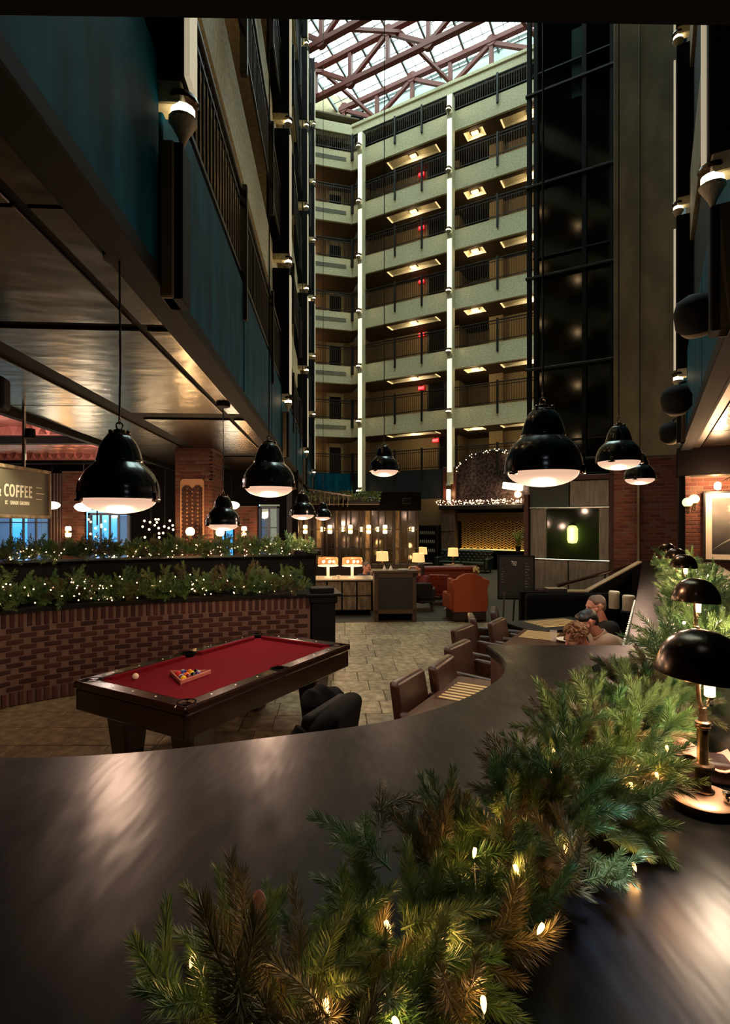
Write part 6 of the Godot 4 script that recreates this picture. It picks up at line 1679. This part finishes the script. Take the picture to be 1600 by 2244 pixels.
func garland_sprigs(t: Node3D, pos: Callable, count: int, meshes: Array, w: float, hgt: float, lean: float, size: Array):
	# pos(s) gives [place, direction] on the garland's line for s in 0..1
	for i in count:
		var s = (i + rng.randf()) / count
		var q = pos.call(s)
		var d: Vector3 = q[1]
		var side = d.cross(UP)
		var a = rng.randf_range(-1.5, 1.5)
		var out = side * sin(a) + UP * (cos(a) * 0.75 + 0.1)
		var up = (out + d * rng.randf_range(-lean, lean) + Vector3(rng.randf_range(-0.25, 0.25), rng.randf_range(-0.1, 0.3), rng.randf_range(-0.25, 0.25))).normalized()
		if up.y < -0.05: up.y = 0.05
		var x = up.cross(d).normalized()
		var sc = rng.randf_range(size[0], size[1])
		var b = Basis(x, up, x.cross(up)) * Basis(UP, rng.randf() * TAU)
		var p: Vector3 = q[0] + side * w * (sin(a) * 0.45 + rng.randf_range(-0.5, 0.5)) + UP * (0.015 + hgt * rng.randf() * rng.randf() * 1.6)
		put("pine_sprig", meshes[rng.randi() % meshes.size()], t, Transform3D(b.scaled(Vector3(sc, sc, sc)), p))

func curve_pos(pts: Array) -> Callable:
	var c = Curve3D.new()
	for i in pts.size():
		var d = (pts[mini(i + 1, pts.size() - 1)] - pts[maxi(i - 1, 0)]) / 6.0
		c.add_point(pts[i], -d, d)
	var L = c.get_baked_length()
	return func(s):
		var p = c.sample_baked(L * s, true)
		var e = c.sample_baked(minf(L * s + 0.02, L), true) - c.sample_baked(maxf(L * s - 0.02, 0), true)
		return [p, e.normalized()]

func fairy(nm_label, places: Array, bulb: Mesh, e: float, parent_label_group := "", lit_every := 1):
	var t = thing("fairy_light_string", nm_label, "fairy lights")
	var pts = []
	for i in places.size():
		put("bulb", bulb, t, Transform3D(Basis(Vector3(0, 0, 1), rng.randf_range(-0.7, 0.7)) * Basis(Vector3(1, 0, 0), rng.randf_range(-0.7, 0.7)), places[i]))
		if e > 0.0 and i % lit_every == 0: omni(places[i] + Vector3(0, 0.002, 0), Color(1, 0.74, 0.44), e, 0.01, t)
		pts.append(places[i] - Vector3(0, 0.02, 0))
	pts.sort_custom(func(a, b): return a.x < b.x)
	if pts.size() > 1:
		var g = Geo.new(); g.tube(pts, 0.0016 if bulb.get_aabb().size.x < 0.02 else 0.003, 4, false); obj("wire", g, M.wire, t)
	return t

func build_garlands():
	# foreground
	var ms = []
	var keys = ["needle0", "needle1", "needle2", "needle3", "needle0", "needle3", "needle1"]
	for i in 7: ms.append(sprig_mesh(0.125 + 0.012 * (i % 4), 430, 0.031 + 0.003 * (i % 3), 0.00145, M[keys[i]], 100 + i))
	var h = CH + 0.012
	var near_pts = [Vector3(-0.22, h, -0.46), Vector3(-0.17, h, -0.60), Vector3(-0.06, h, -0.72), Vector3(0.03, h, -0.82), Vector3(0.16, h, -0.93), Vector3(0.29, h, -1.06), Vector3(0.42, h, -1.22), Vector3(0.58, h, -1.42), Vector3(0.74, h, -1.64), Vector3(0.98, h, -1.9), Vector3(1.28, h, -2.2)]
	var gl = thing("pine_garland", "thick green pine garland sweeping across the counter in the foreground", "garland")
	var np = curve_pos(near_pts)
	garland_sprigs(gl, np, 300, ms, 0.16, 0.075, 0.8, [0.75, 1.15])
	var st = []
	for i in 40: st.append(np.call(i / 39.0)[0] + Vector3(0.012 * sin(i * 1.3), 0.022, 0.012 * cos(i * 1.7)))
	var g = Geo.new(); g.tube(st, 0.012, 6); obj("core", g, M.wire, gl)
	var bg = Geo.new(); bg.lathe([[0.0, 0.011], [0.0028, 0.006], [0.0042, 0.0], [0.0038, -0.006], [0.0028, -0.008], [0.0, -0.008]].map(func(q): return [q[0] * 0.95, -q[1] * 0.95]), 10, Transform3D(), TAU, -1)
	var bulb = bg.mesh(M.bulb)
	var pl = []
	for q in [[1266, 1605], [1213, 1645], [1208, 1695], [1462, 1640], [1436, 1650], [1398, 1682], [1440, 1700], [1383, 1722], [1110, 1800], [1040, 1868], [1240, 1858], [1132, 1905], [850, 2030], [975, 2065], [1185, 2035], [422, 2103], [558, 2218], [716, 2205], [868, 2240], [1060, 2200], [1390, 1898]]: pl.append(Hh(q[0], q[1], CH + (0.125 if q[0] != 1390 else 0.02)))
	fairy("string of warm fairy lights in the foreground garland", pl, bulb, 0.006)
	# along the right arm
	var ms2 = []
	for i in 5: ms2.append(sprig_mesh(0.17, 150, 0.036, 0.003, M[["needle1", "needle0", "needle_pale", "needle2", "needle_pale"][i]], 200 + i))
	var arm = [Vector3(1.38, h, -2.2), Vector3(1.92, h, -2.9), Vector3(2.48, h, -3.85), Vector3(3.0, h, -4.8), Vector3(3.6, h, -5.9), Vector3(4.3, h, -7.2), Vector3(5.0, h, -8.7)]
	var ga = thing("pine_garland", "pine garland along the right arm of the counter, round the desk lamps", "garland")
	var apos = curve_pos(arm)
	garland_sprigs(ga, apos, 298, ms2, 0.2, 0.12, 0.7, [0.8, 1.3])
	var bg2 = Geo.new(); bg2.ball(Vector3.ZERO, 0.0085, 6, 5)
	var b2 = bg2.mesh(M.bulb_far)
	var p2 = []
	for i in 46:
		var q = apos.call(rng.randf())
		p2.append(q[0] + q[1].cross(UP) * rng.randf_range(-0.22, 0.22) + UP * rng.randf_range(0.08, 0.22))
	fairy("string of fairy lights in the garland along the right counter arm", p2, b2, 0.006, "", 4)
	# on the planters at the left
	var ms3 = []
	for i in 5: ms3.append(sprig_mesh(0.17, 60, 0.05, 0.008, M[["needle0", "needle1", "needle2", "needle3", "needle0"][i]], 300 + i))
	var bg3 = Geo.new(); bg3.ball(Vector3.ZERO, 0.0105, 6, 4)
	var b3 = bg3.mesh(M.bulb_far)
	for k in 2:
		var path = PW if k == 0 else PB
		var hh = PH if k == 0 else 1.62
		var pts = []
		for i in range(10 if k == 0 else 4, path.size(), 4):
			var d = (path[mini(i + 1, path.size() - 1)] - path[maxi(i - 1, 0)]).normalized()
			pts.append(path[i] - d.cross(UP) * 0.19 + UP * hh)
		var gg = thing("pine_garland", ["lower pine garland on the brick planter wall behind the pool table", "upper pine garland on the tall black planter behind the brick wall"][k], "garland")
		var pp = curve_pos(pts)
		garland_sprigs(gg, pp, 298, ms3, 0.19, 0.2 if k == 0 else 0.12, 0.7, [1.0, 1.5])
		var bp = []
		for i in 125:
			var s = rng.randf()
			if k == 0 and rng.randf() < 0.35: s = 0.35 + 0.1 * rng.randf() + 0.3 * (rng.randi() % 2)
			var q = pp.call(s)
			bp.append(q[0] + q[1].cross(UP) * rng.randf_range(0.02, 0.24) + UP * rng.randf_range(0.02, 0.32 if k == 0 else 0.2))
		fairy(["string of white fairy lights in the lower garland on the brick wall", "string of white fairy lights in the upper garland on the tall planter"][k], bp, b3, 0.012, "", 5)

# ---------------------------------------------------------------- small things and the right hand wall
func build_small_things():
	var g
	# wall with the picture at the right
	var o = W(1486, HY, 10.3) - Vector3(0, E, 0)
	var PT = Transform3D(FT.basis, o)
	var w = struct("wall_picture", "brick wall with a framed picture at the right edge", PT)
	stuff(brick_field("brickwork", w, Vector3(0.12, 0, 0), Vector3(1, 0, 0), 3.2, 3.05, 0.2, 0.075, false))
	g = Geo.new(); g.span(Vector3(-0.02, 3.05, -0.4), Vector3(3.5, 3.58, 0.12), 0.01); obj("header", g, M.cafe_dark, w)
	g = Geo.new(); g.span(Vector3(0.2, 3.02, 0.08), Vector3(3.5, 3.05, 0.13)); obj("metal_edge", g, M.chrome, w)
	g = Geo.new(); g.span(Vector3(0.0, 0, -0.5), Vector3(4.5, 3.6, -0.1)); obj("core", g, M.black, w)
	var s0 = 0.42
	var pic = thing("framed_picture", "framed black and white flower photograph on the brick wall at the right", "picture", PT * Transform3D(Basis(), Vector3(s0 + 0.75, 2.08, 0.06)))
	g = Geo.new()
	for q in [[-0.76, -0.66, 0.76, -0.62], [-0.76, 0.62, 0.76, 0.66], [-0.76, -0.66, -0.72, 0.66], [0.72, -0.66, 0.76, 0.66]]: g.span(Vector3(q[0], q[1], -0.04), Vector3(q[2], q[3], 0.03), 0.005)
	obj("frame", g, M.dark_wood, pic)
	g = Geo.new(); g.span(Vector3(-0.73, -0.63, -0.02), Vector3(0.73, 0.63, 0.005)); var mbd = obj("mat_board", g, M.paper, pic)
	g = Geo.new(); g.quad(Vector3(-0.62, -0.52, 0.009), Vector3(0.62, -0.52, 0.009), Vector3(0.62, 0.53, 0.009), Vector3(-0.62, 0.53, 0.009), Vector3(0, 0, 1)); obj("print", g, M.art, mbd)
	var pl = thing("picture_lamp", "bright brass picture lamp on an arm above the framed picture", "lamp", PT * Transform3D(Basis(), Vector3(s0 + 0.2, 2.82, 0.32)))
	g = Geo.new(); g.lathe([[0.0, -0.06], [0.06, -0.05], [0.08, 0.0], [0.05, 0.05], [0.0, 0.06]], 12, Transform3D(Basis(Vector3(0, 0, 1), PI / 2), Vector3.ZERO)); obj("bulb", g, M.white_glow, pl)
	g = Geo.new(); g.tube([Vector3(0.02, 0.05, 0), Vector3(0.2, 0.16, -0.05), Vector3(0.35, 0.22, -0.3)], 0.012, 8); obj("arm", g, M.brass, pl)
	omni(Vector3(0, -0.09, 0.06), Color(1, 0.82, 0.62), 1.1, 0.07, pl)
	omni(Vector3(0, 0.1, 0.15), Color(1, 0.78, 0.58), 1.6, 0.07, pl)
	for q in [[1521, 1094, 9.3, "upper right"], [1507, 1101, 9.3, "lower left"]]: globe("pale yellow globe left of the framed picture, %s one" % q[3], W(q[0], q[1], q[2]), 0.085, 0.15, "globe pair by the picture", "globe_pale")
	# black loudspeakers hung on the right building
	var k = 0
	for q in [[1525, 690, 3.9, 0.145], [1482, 876, 6.0, 0.16], [1470, 948, 9.2, 0.18]]:
		var t = thing("loudspeaker", "black hanging loudspeaker on the right building, %s of three" % ["the nearest and largest", "the middle one", "the farthest and smallest"][k], "loudspeaker", at(W(q[0], q[1], q[2]), 0.9), "loudspeakers on the right building")
		var r = q[3]
		g = Geo.new(); g.lathe([[0.0, -r * 1.1], [r * 0.55, -r * 1.0], [r * 0.95, -r * 0.55], [r * 1.0, r * 0.2], [r * 0.8, r * 0.75], [r * 0.3, r * 1.0], [0.0, r * 1.02]], 20, Transform3D(Basis(Vector3(0, 0, 1), 0.5), Vector3.ZERO), TAU, 0.4); obj("shell", g, M.black, t)
		g = Geo.new(); g.lathe([[0.0, -r * 1.12], [r * 0.5, -r * 1.06], [r * 0.7, -r * 0.88], [r * 0.74, -r * 0.8]], 20, Transform3D(Basis(Vector3(0, 0, 1), 0.5), Vector3.ZERO), TAU, 0.4); obj("grille", g, M.stone, t)
		g = Geo.new(); g.tube([Vector3(0, 0, 0), Vector3(0.12, r * 1.3, 0.02), Vector3(0.3, r * 1.6, 0.05)], 0.015, 8); obj("bracket", g, M.black, t)
		k += 1
	# menu card and stick in the garland
	var mc = thing("menu_card", "pinkish curled menu card on a dark red stand behind the nearest desk lamp", "menu", at(Vector3(0.94, CH + 0.03, -1.49), -0.3))
	g = Geo.new()
	for i in 10:
		var a0 = -0.085 + i * 0.017; var a1 = a0 + 0.017
		var y0 = 0.045 + 0.02 * sin(i * 0.62); var y1 = 0.045 + 0.02 * sin((i + 1) * 0.62)
		g.quad(Vector3(a0, y0, -0.05), Vector3(a1, y1, -0.05), Vector3(a1, y1 - 0.01, 0.05), Vector3(a0, y0 - 0.01, 0.05), Vector3(0, 1, 0.1).normalized())
		g.quad(Vector3(a0, y0 - 0.002, -0.05), Vector3(a1, y1 - 0.002, -0.05), Vector3(a1, y1 - 0.012, 0.05), Vector3(a0, y0 - 0.012, 0.05), Vector3(0, -1, 0))
	obj("card", g, M.pink_card, mc)
	g = Geo.new(); g.rbox(Vector3(0, 0.003, 0), Vector3(0.15, 0.064, 0.08), 0.012); obj("stand", g, M.wine, mc)
	var sk = thing("black_paddle", "flat black paddle standing up slanted out of the garland", "paddle", Transform3D(Basis(Vector3(0, 0, 1), 0.42), Hh(1350, 1560, CH + 0.02)))
	g = Geo.new(); g.rbox(Vector3(0, 0.09, 0), Vector3(0.03, 0.2, 0.01), 0.005); obj("blade", g, M.black, sk)
	var lf = thing("pink_leaf", "single pale pink leaf stuck in the left part of the foreground garland", "leaf", Transform3D(Basis(Vector3(0, 0, 1), 0.25) * Basis(Vector3(1, 0, 0), -0.5), Hh(570, 1998, CH + 0.10)))
	g = Geo.new(); g.ball(Vector3.ZERO, Vector3(0.014, 0.03, 0.0025), 14, 10); obj("blade", g, M.pink_card, lf)
	# things on the game table
	var dl = thing("added_downlight", "added unseen lamp with a cool white lens in the low ceiling over the counter", "ceiling light", at(Vector3(0.58, 3.295, -0.84)))  # unseen lamp, added for the cool glare on the counter
	g = Geo.new(); g.lathe([[0.2, 0.0], [0.225, -0.006], [0.23, 0.0]], 28); obj("ring", g, M.bronze, dl)
	g = Geo.new(); g.lathe([[0.0, -0.002], [0.2, -0.002]], 24); obj("lens", g, M.cool_glow, dl)
	spot(Vector3(0, -0.02, 0), Vector3(0.0, -1, -0.01), Color(0.74, 0.81, 1.0), 22.0, 8.0, 0.06, dl)
	var dg = thing("drinking_glass", "clear drinking glass on the farther game table", "glass", at(Hh(1213, 1406, 0.75)))
	g = Geo.new(); g.lathe([[0.0, 0.0], [0.032, 0.0], [0.042, 0.13], [0.039, 0.13], [0.03, 0.012], [0.0, 0.012]], 20); obj("tumbler", g, M.clear_glass, dg)
	var fp = thing("plate", "white plate with dark food before the curly haired person", "plate", at(Hh(1244, 1404, 0.76)))
	g = Geo.new(); g.lathe([[0.0, 0.0], [0.08, 0.0], [0.13, 0.018], [0.125, 0.022], [0.08, 0.008], [0.0, 0.008]], 24); obj("plate", g, M.paper, fp)
	g = Geo.new(); g.ball(Vector3(0, 0.02, 0), Vector3(0.05, 0.025, 0.04), 10, 6); obj("food", g, M.dark_wood, fp)

# ---------------------------------------------------------------- people
func field_mesh(bones: Array, cell: float, k: float) -> Geo:
	# bones: [a, b, ra, rb]; smooth union of tapered capsules, meshed as surface nets
	var lo := Vector3(1e9, 1e9, 1e9)
	var hi := -lo
	for b in bones:
		var r: float = maxf(b[2], b[3]) + cell * 2.5
		for q in [b[0], b[1]]:
			lo = lo.min(q - Vector3(r, r, r)); hi = hi.max(q + Vector3(r, r, r))
	var nx := int((hi.x - lo.x) / cell) + 2
	var ny := int((hi.y - lo.y) / cell) + 2
	var nz := int((hi.z - lo.z) / cell) + 2
	var f := PackedFloat32Array()
	f.resize(nx * ny * nz); f.fill(1.0)
	for b in bones:
		var a: Vector3 = b[0]
		var ba: Vector3 = b[1] - a
		var l2 := maxf(ba.length_squared(), 1e-9)
		var ra: float = b[2]
		var dr: float = b[3] - b[2]
		var m: float = maxf(b[2], b[3]) + k + cell * 2.0
		var mn: Vector3 = (a.min(b[1]) - Vector3(m, m, m) - lo) / cell
		var mx: Vector3 = (a.max(b[1]) + Vector3(m, m, m) - lo) / cell
		for z in range(maxi(0, int(mn.z)), mini(nz, int(mx.z) + 2)):
			for y in range(maxi(0, int(mn.y)), mini(ny, int(mx.y) + 2)):
				var o := (z * ny + y) * nx
				for x in range(maxi(0, int(mn.x)), mini(nx, int(mx.x) + 2)):
					var p := lo + Vector3(x, y, z) * cell - a
					var h := clampf(p.dot(ba) / l2, 0.0, 1.0)
					var d := (p - ba * h).length() - ra - dr * h
					var e := f[o + x]
					var t := maxf(k - absf(e - d), 0.0) / k
					f[o + x] = minf(e, d) - t * t * k * 0.25
	var id := PackedInt32Array()
	id.resize(nx * ny * nz); id.fill(-1)
	var vs := PackedVector3Array()
	var ns := PackedVector3Array()
	var off := [0, 1, nx, nx + 1, nx * ny, nx * ny + 1, nx * ny + nx, nx * ny + nx + 1]
	for z in nz - 1:
		for y in ny - 1:
			for x in nx - 1:
				var o := (z * ny + y) * nx + x
				var f0 := f[o]
				if f0 > cell * 2.0: continue
				var c := 0
				for q in 8:
					if f[o + off[q]] < 0.0: c += 1
				if c == 0 or c == 8: continue
				var s := Vector3.ZERO
				var n := 0
				for e in [[0, 1], [2, 3], [4, 5], [6, 7], [0, 2], [1, 3], [4, 6], [5, 7], [0, 4], [1, 5], [2, 6], [3, 7]]:
					var fa := f[o + off[e[0]]]
					var fb := f[o + off[e[1]]]
					if (fa < 0.0) == (fb < 0.0): continue
					var t := fa / (fa - fb)
					var pa := Vector3(e[0] & 1, (e[0] >> 1) & 1, e[0] >> 2)
					var pb := Vector3(e[1] & 1, (e[1] >> 1) & 1, e[1] >> 2)
					s += pa.lerp(pb, t); n += 1
				id[o] = vs.size()
				vs.push_back(lo + (Vector3(x, y, z) + s / n) * cell)
				var gx := f[o + 1] + f[o + nx + 1] + f[o + off[5]] + f[o + off[7]] - f[o] - f[o + nx] - f[o + off[4]] - f[o + off[6]]
				var gy := f[o + nx] + f[o + nx + 1] + f[o + off[6]] + f[o + off[7]] - f[o] - f[o + 1] - f[o + off[4]] - f[o + off[5]]
				var gz := f[o + off[4]] + f[o + off[5]] + f[o + off[6]] + f[o + off[7]] - f[o] - f[o + 1] - f[o + nx] - f[o + nx + 1]
				ns.push_back(Vector3(gx, gy, gz).normalized())
	var g := Geo.new()
	for z in range(1, nz - 1):
		for y in range(1, ny - 1):
			for x in range(1, nx - 1):
				var o := (z * ny + y) * nx + x
				if id[o] < 0 and f[o] > cell * 2.0: continue
				var fa := f[o] < 0.0
				for e in [[1, nx, nx * ny], [nx, nx * ny, 1], [nx * ny, 1, nx]]:
					if fa == (f[o + e[0]] < 0.0): continue
					var a := id[o]; var b := id[o - e[1]]; var c := id[o - e[1] - e[2]]; var d := id[o - e[2]]
					if a < 0 or b < 0 or c < 0 or d < 0: continue
					g.quads(vs[a], vs[b], vs[c], vs[d], ns[a], ns[b], ns[c], ns[d])
	return g

func hand_bones(w: Vector3, dir: Vector3, palm: Vector3, side: float) -> Array:
	# wrist, direction of the fingers, direction the palm faces, +1 or -1 for the thumb's side
	dir = dir.normalized()
	var x = dir.cross(palm).normalized() * side
	palm = x.cross(dir).normalized() * side
	var b = [[w, w + dir * 0.03, 0.024, 0.026], [w + dir * 0.03 + x * 0.02, w + dir * 0.085 + x * 0.026, 0.017, 0.014], [w + dir * 0.03 - x * 0.02, w + dir * 0.078 - x * 0.026, 0.017, 0.013], [w + dir * 0.03, w + dir * 0.085, 0.019, 0.015]]
	var fl = [0.066, 0.074, 0.069, 0.054]
	for i in 4:
		var r = w + dir * (0.088 - absf(i - 1.2) * 0.004) + x * (0.028 - i * 0.0185)
		var m = r + dir * fl[i] * 0.48 + palm * 0.012
		var e = m + (dir * 0.75 + palm * 0.66).normalized() * fl[i] * 0.5
		b.append([r, m, 0.0095, 0.0088]); b.append([m, e, 0.0088, 0.0072])
	var t0 = w + dir * 0.03 + x * 0.028
	var t1 = t0 + (dir * 0.6 + x * 0.7 + palm * 0.3).normalized() * 0.038
	b.append([t0, t1, 0.013, 0.0105]); b.append([t1, t1 + (dir * 0.95 + x * 0.15 + palm * 0.3).normalized() * 0.03, 0.0105, 0.008])
	return b

func person(label: String, xf: Transform3D, o: Dictionary):
	# seated figure facing its own +z; o: lean, head [pitch, yaw], hands, colours, hair
	var t = thing("person", label, "person", xf)
	var lean: float = o.get("lean", 0.1)
	var hip = Vector3(0, 0.52, 0)
	var sb = Basis(Vector3.RIGHT, lean)
	var chest = hip + sb * Vector3(0, 0.30, 0.0)
	var sb2 = Basis(Vector3.RIGHT, lean * 1.5)
	var neck = chest + sb2 * Vector3(0, 0.24, -0.01)
	var hb = Basis(UP, o.get("yaw", 0.0)) * Basis(Vector3.RIGHT, o.get("pitch", 0.0))
	var hd = neck + sb2 * Vector3(0, 0.07, 0.01) + hb * Vector3(0, 0.11, 0.025)
	var HX = Transform3D(hb, hd)
	var up = []
	up.append([hip + Vector3(-0.06, 0, 0), hip + Vector3(0.06, 0, 0), 0.14, 0.14])
	up.append([hip + Vector3(0, 0.08, 0.01), chest, 0.135, 0.145])
	up.append([chest + Vector3(-0.06, 0.03, 0), chest + Vector3(0.06, 0.03, 0), 0.135, 0.135])
	var legs = []
	var arms = []
	var hands = []
	for s in [-1.0, 1.0]:
		var sh = chest + sb2 * Vector3(s * 0.175, 0.17, -0.01)
		up.append([chest + sb2 * Vector3(s * 0.06, 0.14, 0), sh, 0.09, 0.068])
		var el: Vector3 = o.get("elbow_l" if s < 0 else "elbow_r", Vector3(s * 0.26, 0.76, 0.16))
		var wr: Vector3 = o.get("hand_l" if s < 0 else "hand_r", Vector3(s * 0.14, 0.80, 0.38))
		arms.append([sh, el, 0.056, 0.045]); arms.append([el, wr, 0.043, 0.030])
		var hdir: Vector3 = o.get("hdir_l" if s < 0 else "hdir_r", (wr - el) * Vector3(1, 0.3, 1))
		hands.append(hand_bones(wr, hdir, o.get("palm_l" if s < 0 else "palm_r", Vector3(0, -1, 0)), -s))
		var kn = Vector3(s * 0.13, 0.52, 0.44)
		legs.append([hip + Vector3(s * 0.09, -0.01, 0.0), kn, 0.088, 0.062]); legs.append([kn, Vector3(s * 0.13, 0.10, 0.40), 0.058, 0.042]); legs.append([Vector3(s * 0.13, 0.05, 0.38), Vector3(s * 0.14, 0.035, 0.56), 0.044, 0.034])
	var nk = [[neck - sb2 * Vector3(0, 0.05, 0), hd + hb * Vector3(0, -0.07, -0.02), 0.062, 0.056]]
	# the whole body, head included, as one skin
	var hl = func(p, q, ra, rb): return [HX * p, HX * q, ra, rb]
	var head = [hl.call(Vector3(0, 0.03, -0.03), Vector3(0, 0.035, 0.015), 0.086, 0.078), hl.call(Vector3(0, -0.03, 0.035), Vector3(0, -0.075, 0.05), 0.058, 0.038), hl.call(Vector3(0, 0.03, 0.055), Vector3(0, 0.0, 0.058), 0.045, 0.045),
		hl.call(Vector3(0, 0.012, 0.098), Vector3(0, -0.026, 0.122), 0.011, 0.015), hl.call(Vector3(-0.034, 0.026, 0.088), Vector3(0.034, 0.026, 0.088), 0.014, 0.014), hl.call(Vector3(-0.04, -0.03, 0.06), Vector3(-0.05, -0.02, 0.03), 0.03, 0.03), hl.call(Vector3(0.04, -0.03, 0.06), Vector3(0.05, -0.02, 0.03), 0.03, 0.03),
		hl.call(Vector3(-0.018, -0.052, 0.094), Vector3(0.018, -0.052, 0.094), 0.008, 0.008), hl.call(Vector3(-0.016, -0.064, 0.091), Vector3(0.016, -0.064, 0.091), 0.008, 0.008), hl.call(Vector3(0, -0.085, 0.08), Vector3(0, -0.09, 0.075), 0.02, 0.02)]
	for s in [-1.0, 1.0]: head.append(hl.call(Vector3(s * 0.082, 0.018, -0.012), Vector3(s * 0.08, -0.03, -0.005), 0.016, 0.010))
	var body = field_mesh(up + arms + legs + nk, 0.017, 0.045)
	body.add(field_mesh(head + nk, 0.0055, 0.018))
	for h in hands: body.add(field_mesh(h, 0.0045, 0.008))
	obj("body", body, o.get("skin", M.skin), t)
	# clothes a little outside it
	var fat = func(bs, e): return bs.map(func(b): return [b[0], b[1], b[2] + e, b[3] + e])
	obj("top", field_mesh(fat.call(up, 0.02) + fat.call(arms, 0.016), 0.016, 0.05), o.top, t)
	obj("trousers", field_mesh(fat.call(legs.filter(func(b): return b[0].y > 0.2), 0.016), 0.018, 0.04), o.get("trousers", M.black), t)
	obj("shoes", field_mesh(fat.call(legs.filter(func(b): return b[0].y < 0.2), 0.01), 0.014, 0.02), M.black, t)
	if o.has("collar"):
		var g = Geo.new(); g.lathe([[0.085, -0.03], [0.082, 0.03], [0.07, 0.035]], 18, Transform3D(sb2, neck - sb2 * Vector3(0, 0.015, 0))); obj("collar", g, o.collar, t)
	# hair
	var hr = []
	match o.get("hair", "short"):
		"curly":
			var r2 = RandomNumberGenerator.new(); r2.seed = 7
			for i in 260:
				var d = Vector3(r2.randf_range(-1, 1), r2.randf_range(-0.25, 1), r2.randf_range(-1, 0.75)).normalized()
				var p = Vector3(0, 0.035, -0.01) + d * Vector3(0.092, 0.098, 0.1)
				hr.append(hl.call(p, p + d * r2.randf_range(0.006, 0.02), 0.0135, 0.011))
		"long":
			hr = [hl.call(Vector3(0, 0.045, -0.035), Vector3(0, 0.05, 0.01), 0.096, 0.085)]
			for s in [-1.0, 1.0]:
				hr.append(hl.call(Vector3(s * 0.075, 0.03, 0.0), Vector3(s * 0.085, -0.16, 0.02), 0.03, 0.024)); hr.append(hl.call(Vector3(s * 0.05, 0.0, -0.07), Vector3(s * 0.06, -0.18, -0.06), 0.05, 0.035))
		_:
			hr = [hl.call(Vector3(0, 0.045, -0.04), Vector3(0, 0.06, 0.0), 0.088, 0.075), hl.call(Vector3(0, -0.01, -0.06), Vector3(0, -0.03, -0.06), 0.066, 0.055), hl.call(Vector3(-0.05, 0.06, 0.01), Vector3(0.05, 0.06, 0.01), 0.042, 0.042)]
			if o.get("hair") == "thick": hr.append(hl.call(Vector3(-0.04, 0.075, 0.045), Vector3(0.04, 0.075, 0.045), 0.042, 0.042))
	obj("hair", field_mesh(hr, 0.005, 0.006 if o.get("hair") == "curly" else 0.012), o.hair_mat, t)
	var e = Geo.new()
	for s in [-1.0, 1.0]: e.ball(HX * Vector3(s * 0.031, 0.008, 0.082), 0.0125, 10, 8)
	obj("eyes", e, M.ivory, t)
	e = Geo.new()
	for s in [-1.0, 1.0]: e.ball(HX * Vector3(s * 0.031, 0.007, 0.0905), 0.006, 8, 6)
	obj("pupils", e, M.black, t)
	if o.get("glasses", false):
		var g = Geo.new()
		for s in [-1.0, 1.0]:
			var ring = []
			for i in 17: ring.append(HX * Vector3(s * 0.033 + 0.024 * cos(TAU * i / 16), 0.006 + 0.018 * sin(TAU * i / 16), 0.104))
			g.tube(ring, 0.0026, 6, false)
			g.tube([HX * Vector3(s * 0.057, 0.01, 0.103), HX * Vector3(s * 0.088, 0.012, 0.05), HX * Vector3(s * 0.088, 0.012, -0.01)], 0.0025, 6)
		g.tube([HX * Vector3(-0.01, 0.01, 0.105), HX * Vector3(0.01, 0.01, 0.105)], 0.0025, 6)
		obj("glasses", g, M.black, t)
	return t

func build_people():
	mat("hair_black", Color(0.02, 0.018, 0.016), 0.45)
	mat("hair_curly", Color(0.44, 0.31, 0.19), 0.6)
	mat("hair_grey", Color(0.36, 0.29, 0.25), 0.6)
	mat("hair_brown", Color(0.20, 0.11, 0.07), 0.5)
	mat("sweater", Color(0.66, 0.58, 0.50), 0.9, 0, {"normal": T.bump, "ns": 0.4, "scale": Vector3(10, 10, 10)})
	mat("shirt_dark", Color(0.06, 0.07, 0.065), 0.85)
	mat("shirt_blue", Color(0.16, 0.15, 0.22), 0.85)
	mat("shirt_red", Color(0.40, 0.12, 0.11), 0.85)
	mat("shirt_rose", Color(0.45, 0.25, 0.24), 0.85)
	person("person with curly light brown hair leaning over a plate at the game table", at(Vector3(2.37, -0.16, -5.2), deg_to_rad(-95)), {"lean": 0.28, "pitch": 0.45, "top": M.shirt_rose, "hair": "curly", "hair_mat": M.hair_curly})
	person("person with thick black hair in a pale sweater, hunched over the game table", at(Vector3(2.80, -0.05, -5.72), deg_to_rad(-92)), {"lean": 0.44, "pitch": 0.5, "top": M.sweater, "hair": "thick", "hair_mat": M.hair_black, "collar": M.sweater})
	person("man with grey hair and dark glasses in a dark top, seated beyond the pale sweater", at(Vector3(2.95, -0.07, -6.35), deg_to_rad(-88)), {"lean": 0.18, "pitch": 0.22, "top": M.shirt_dark, "hair": "short", "hair_mat": M.hair_grey, "glasses": true})
	person("man with glasses in a dark blue shirt, hand at his mouth, behind the serving counter", at(Vector3(-0.05, -0.2, -13.3), deg_to_rad(55)), {"lean": 0.1, "pitch": 0.1, "top": M.shirt_blue, "hair": "short", "hair_mat": M.hair_grey, "glasses": true, "elbow_r": Vector3(0.22, 0.78, 0.26), "hand_r": Vector3(0.06, 1.02, 0.22), "hdir_r": Vector3(-0.2, 1, -0.1), "palm_r": Vector3(-0.3, 0, -1)})
	person("woman with long brown hair and a red top, seated in the dark tub chair", at(Vector3(1.40, -0.22, -13.15), deg_to_rad(-50)), {"lean": 0.05, "pitch": 0.05, "top": M.shirt_red, "hair": "long", "hair_mat": M.hair_brown, "hand_l": Vector3(-0.02, 0.98, 0.26), "hdir_l": Vector3(0.1, 1, -0.2), "palm_l": Vector3(0, 0, -1)})
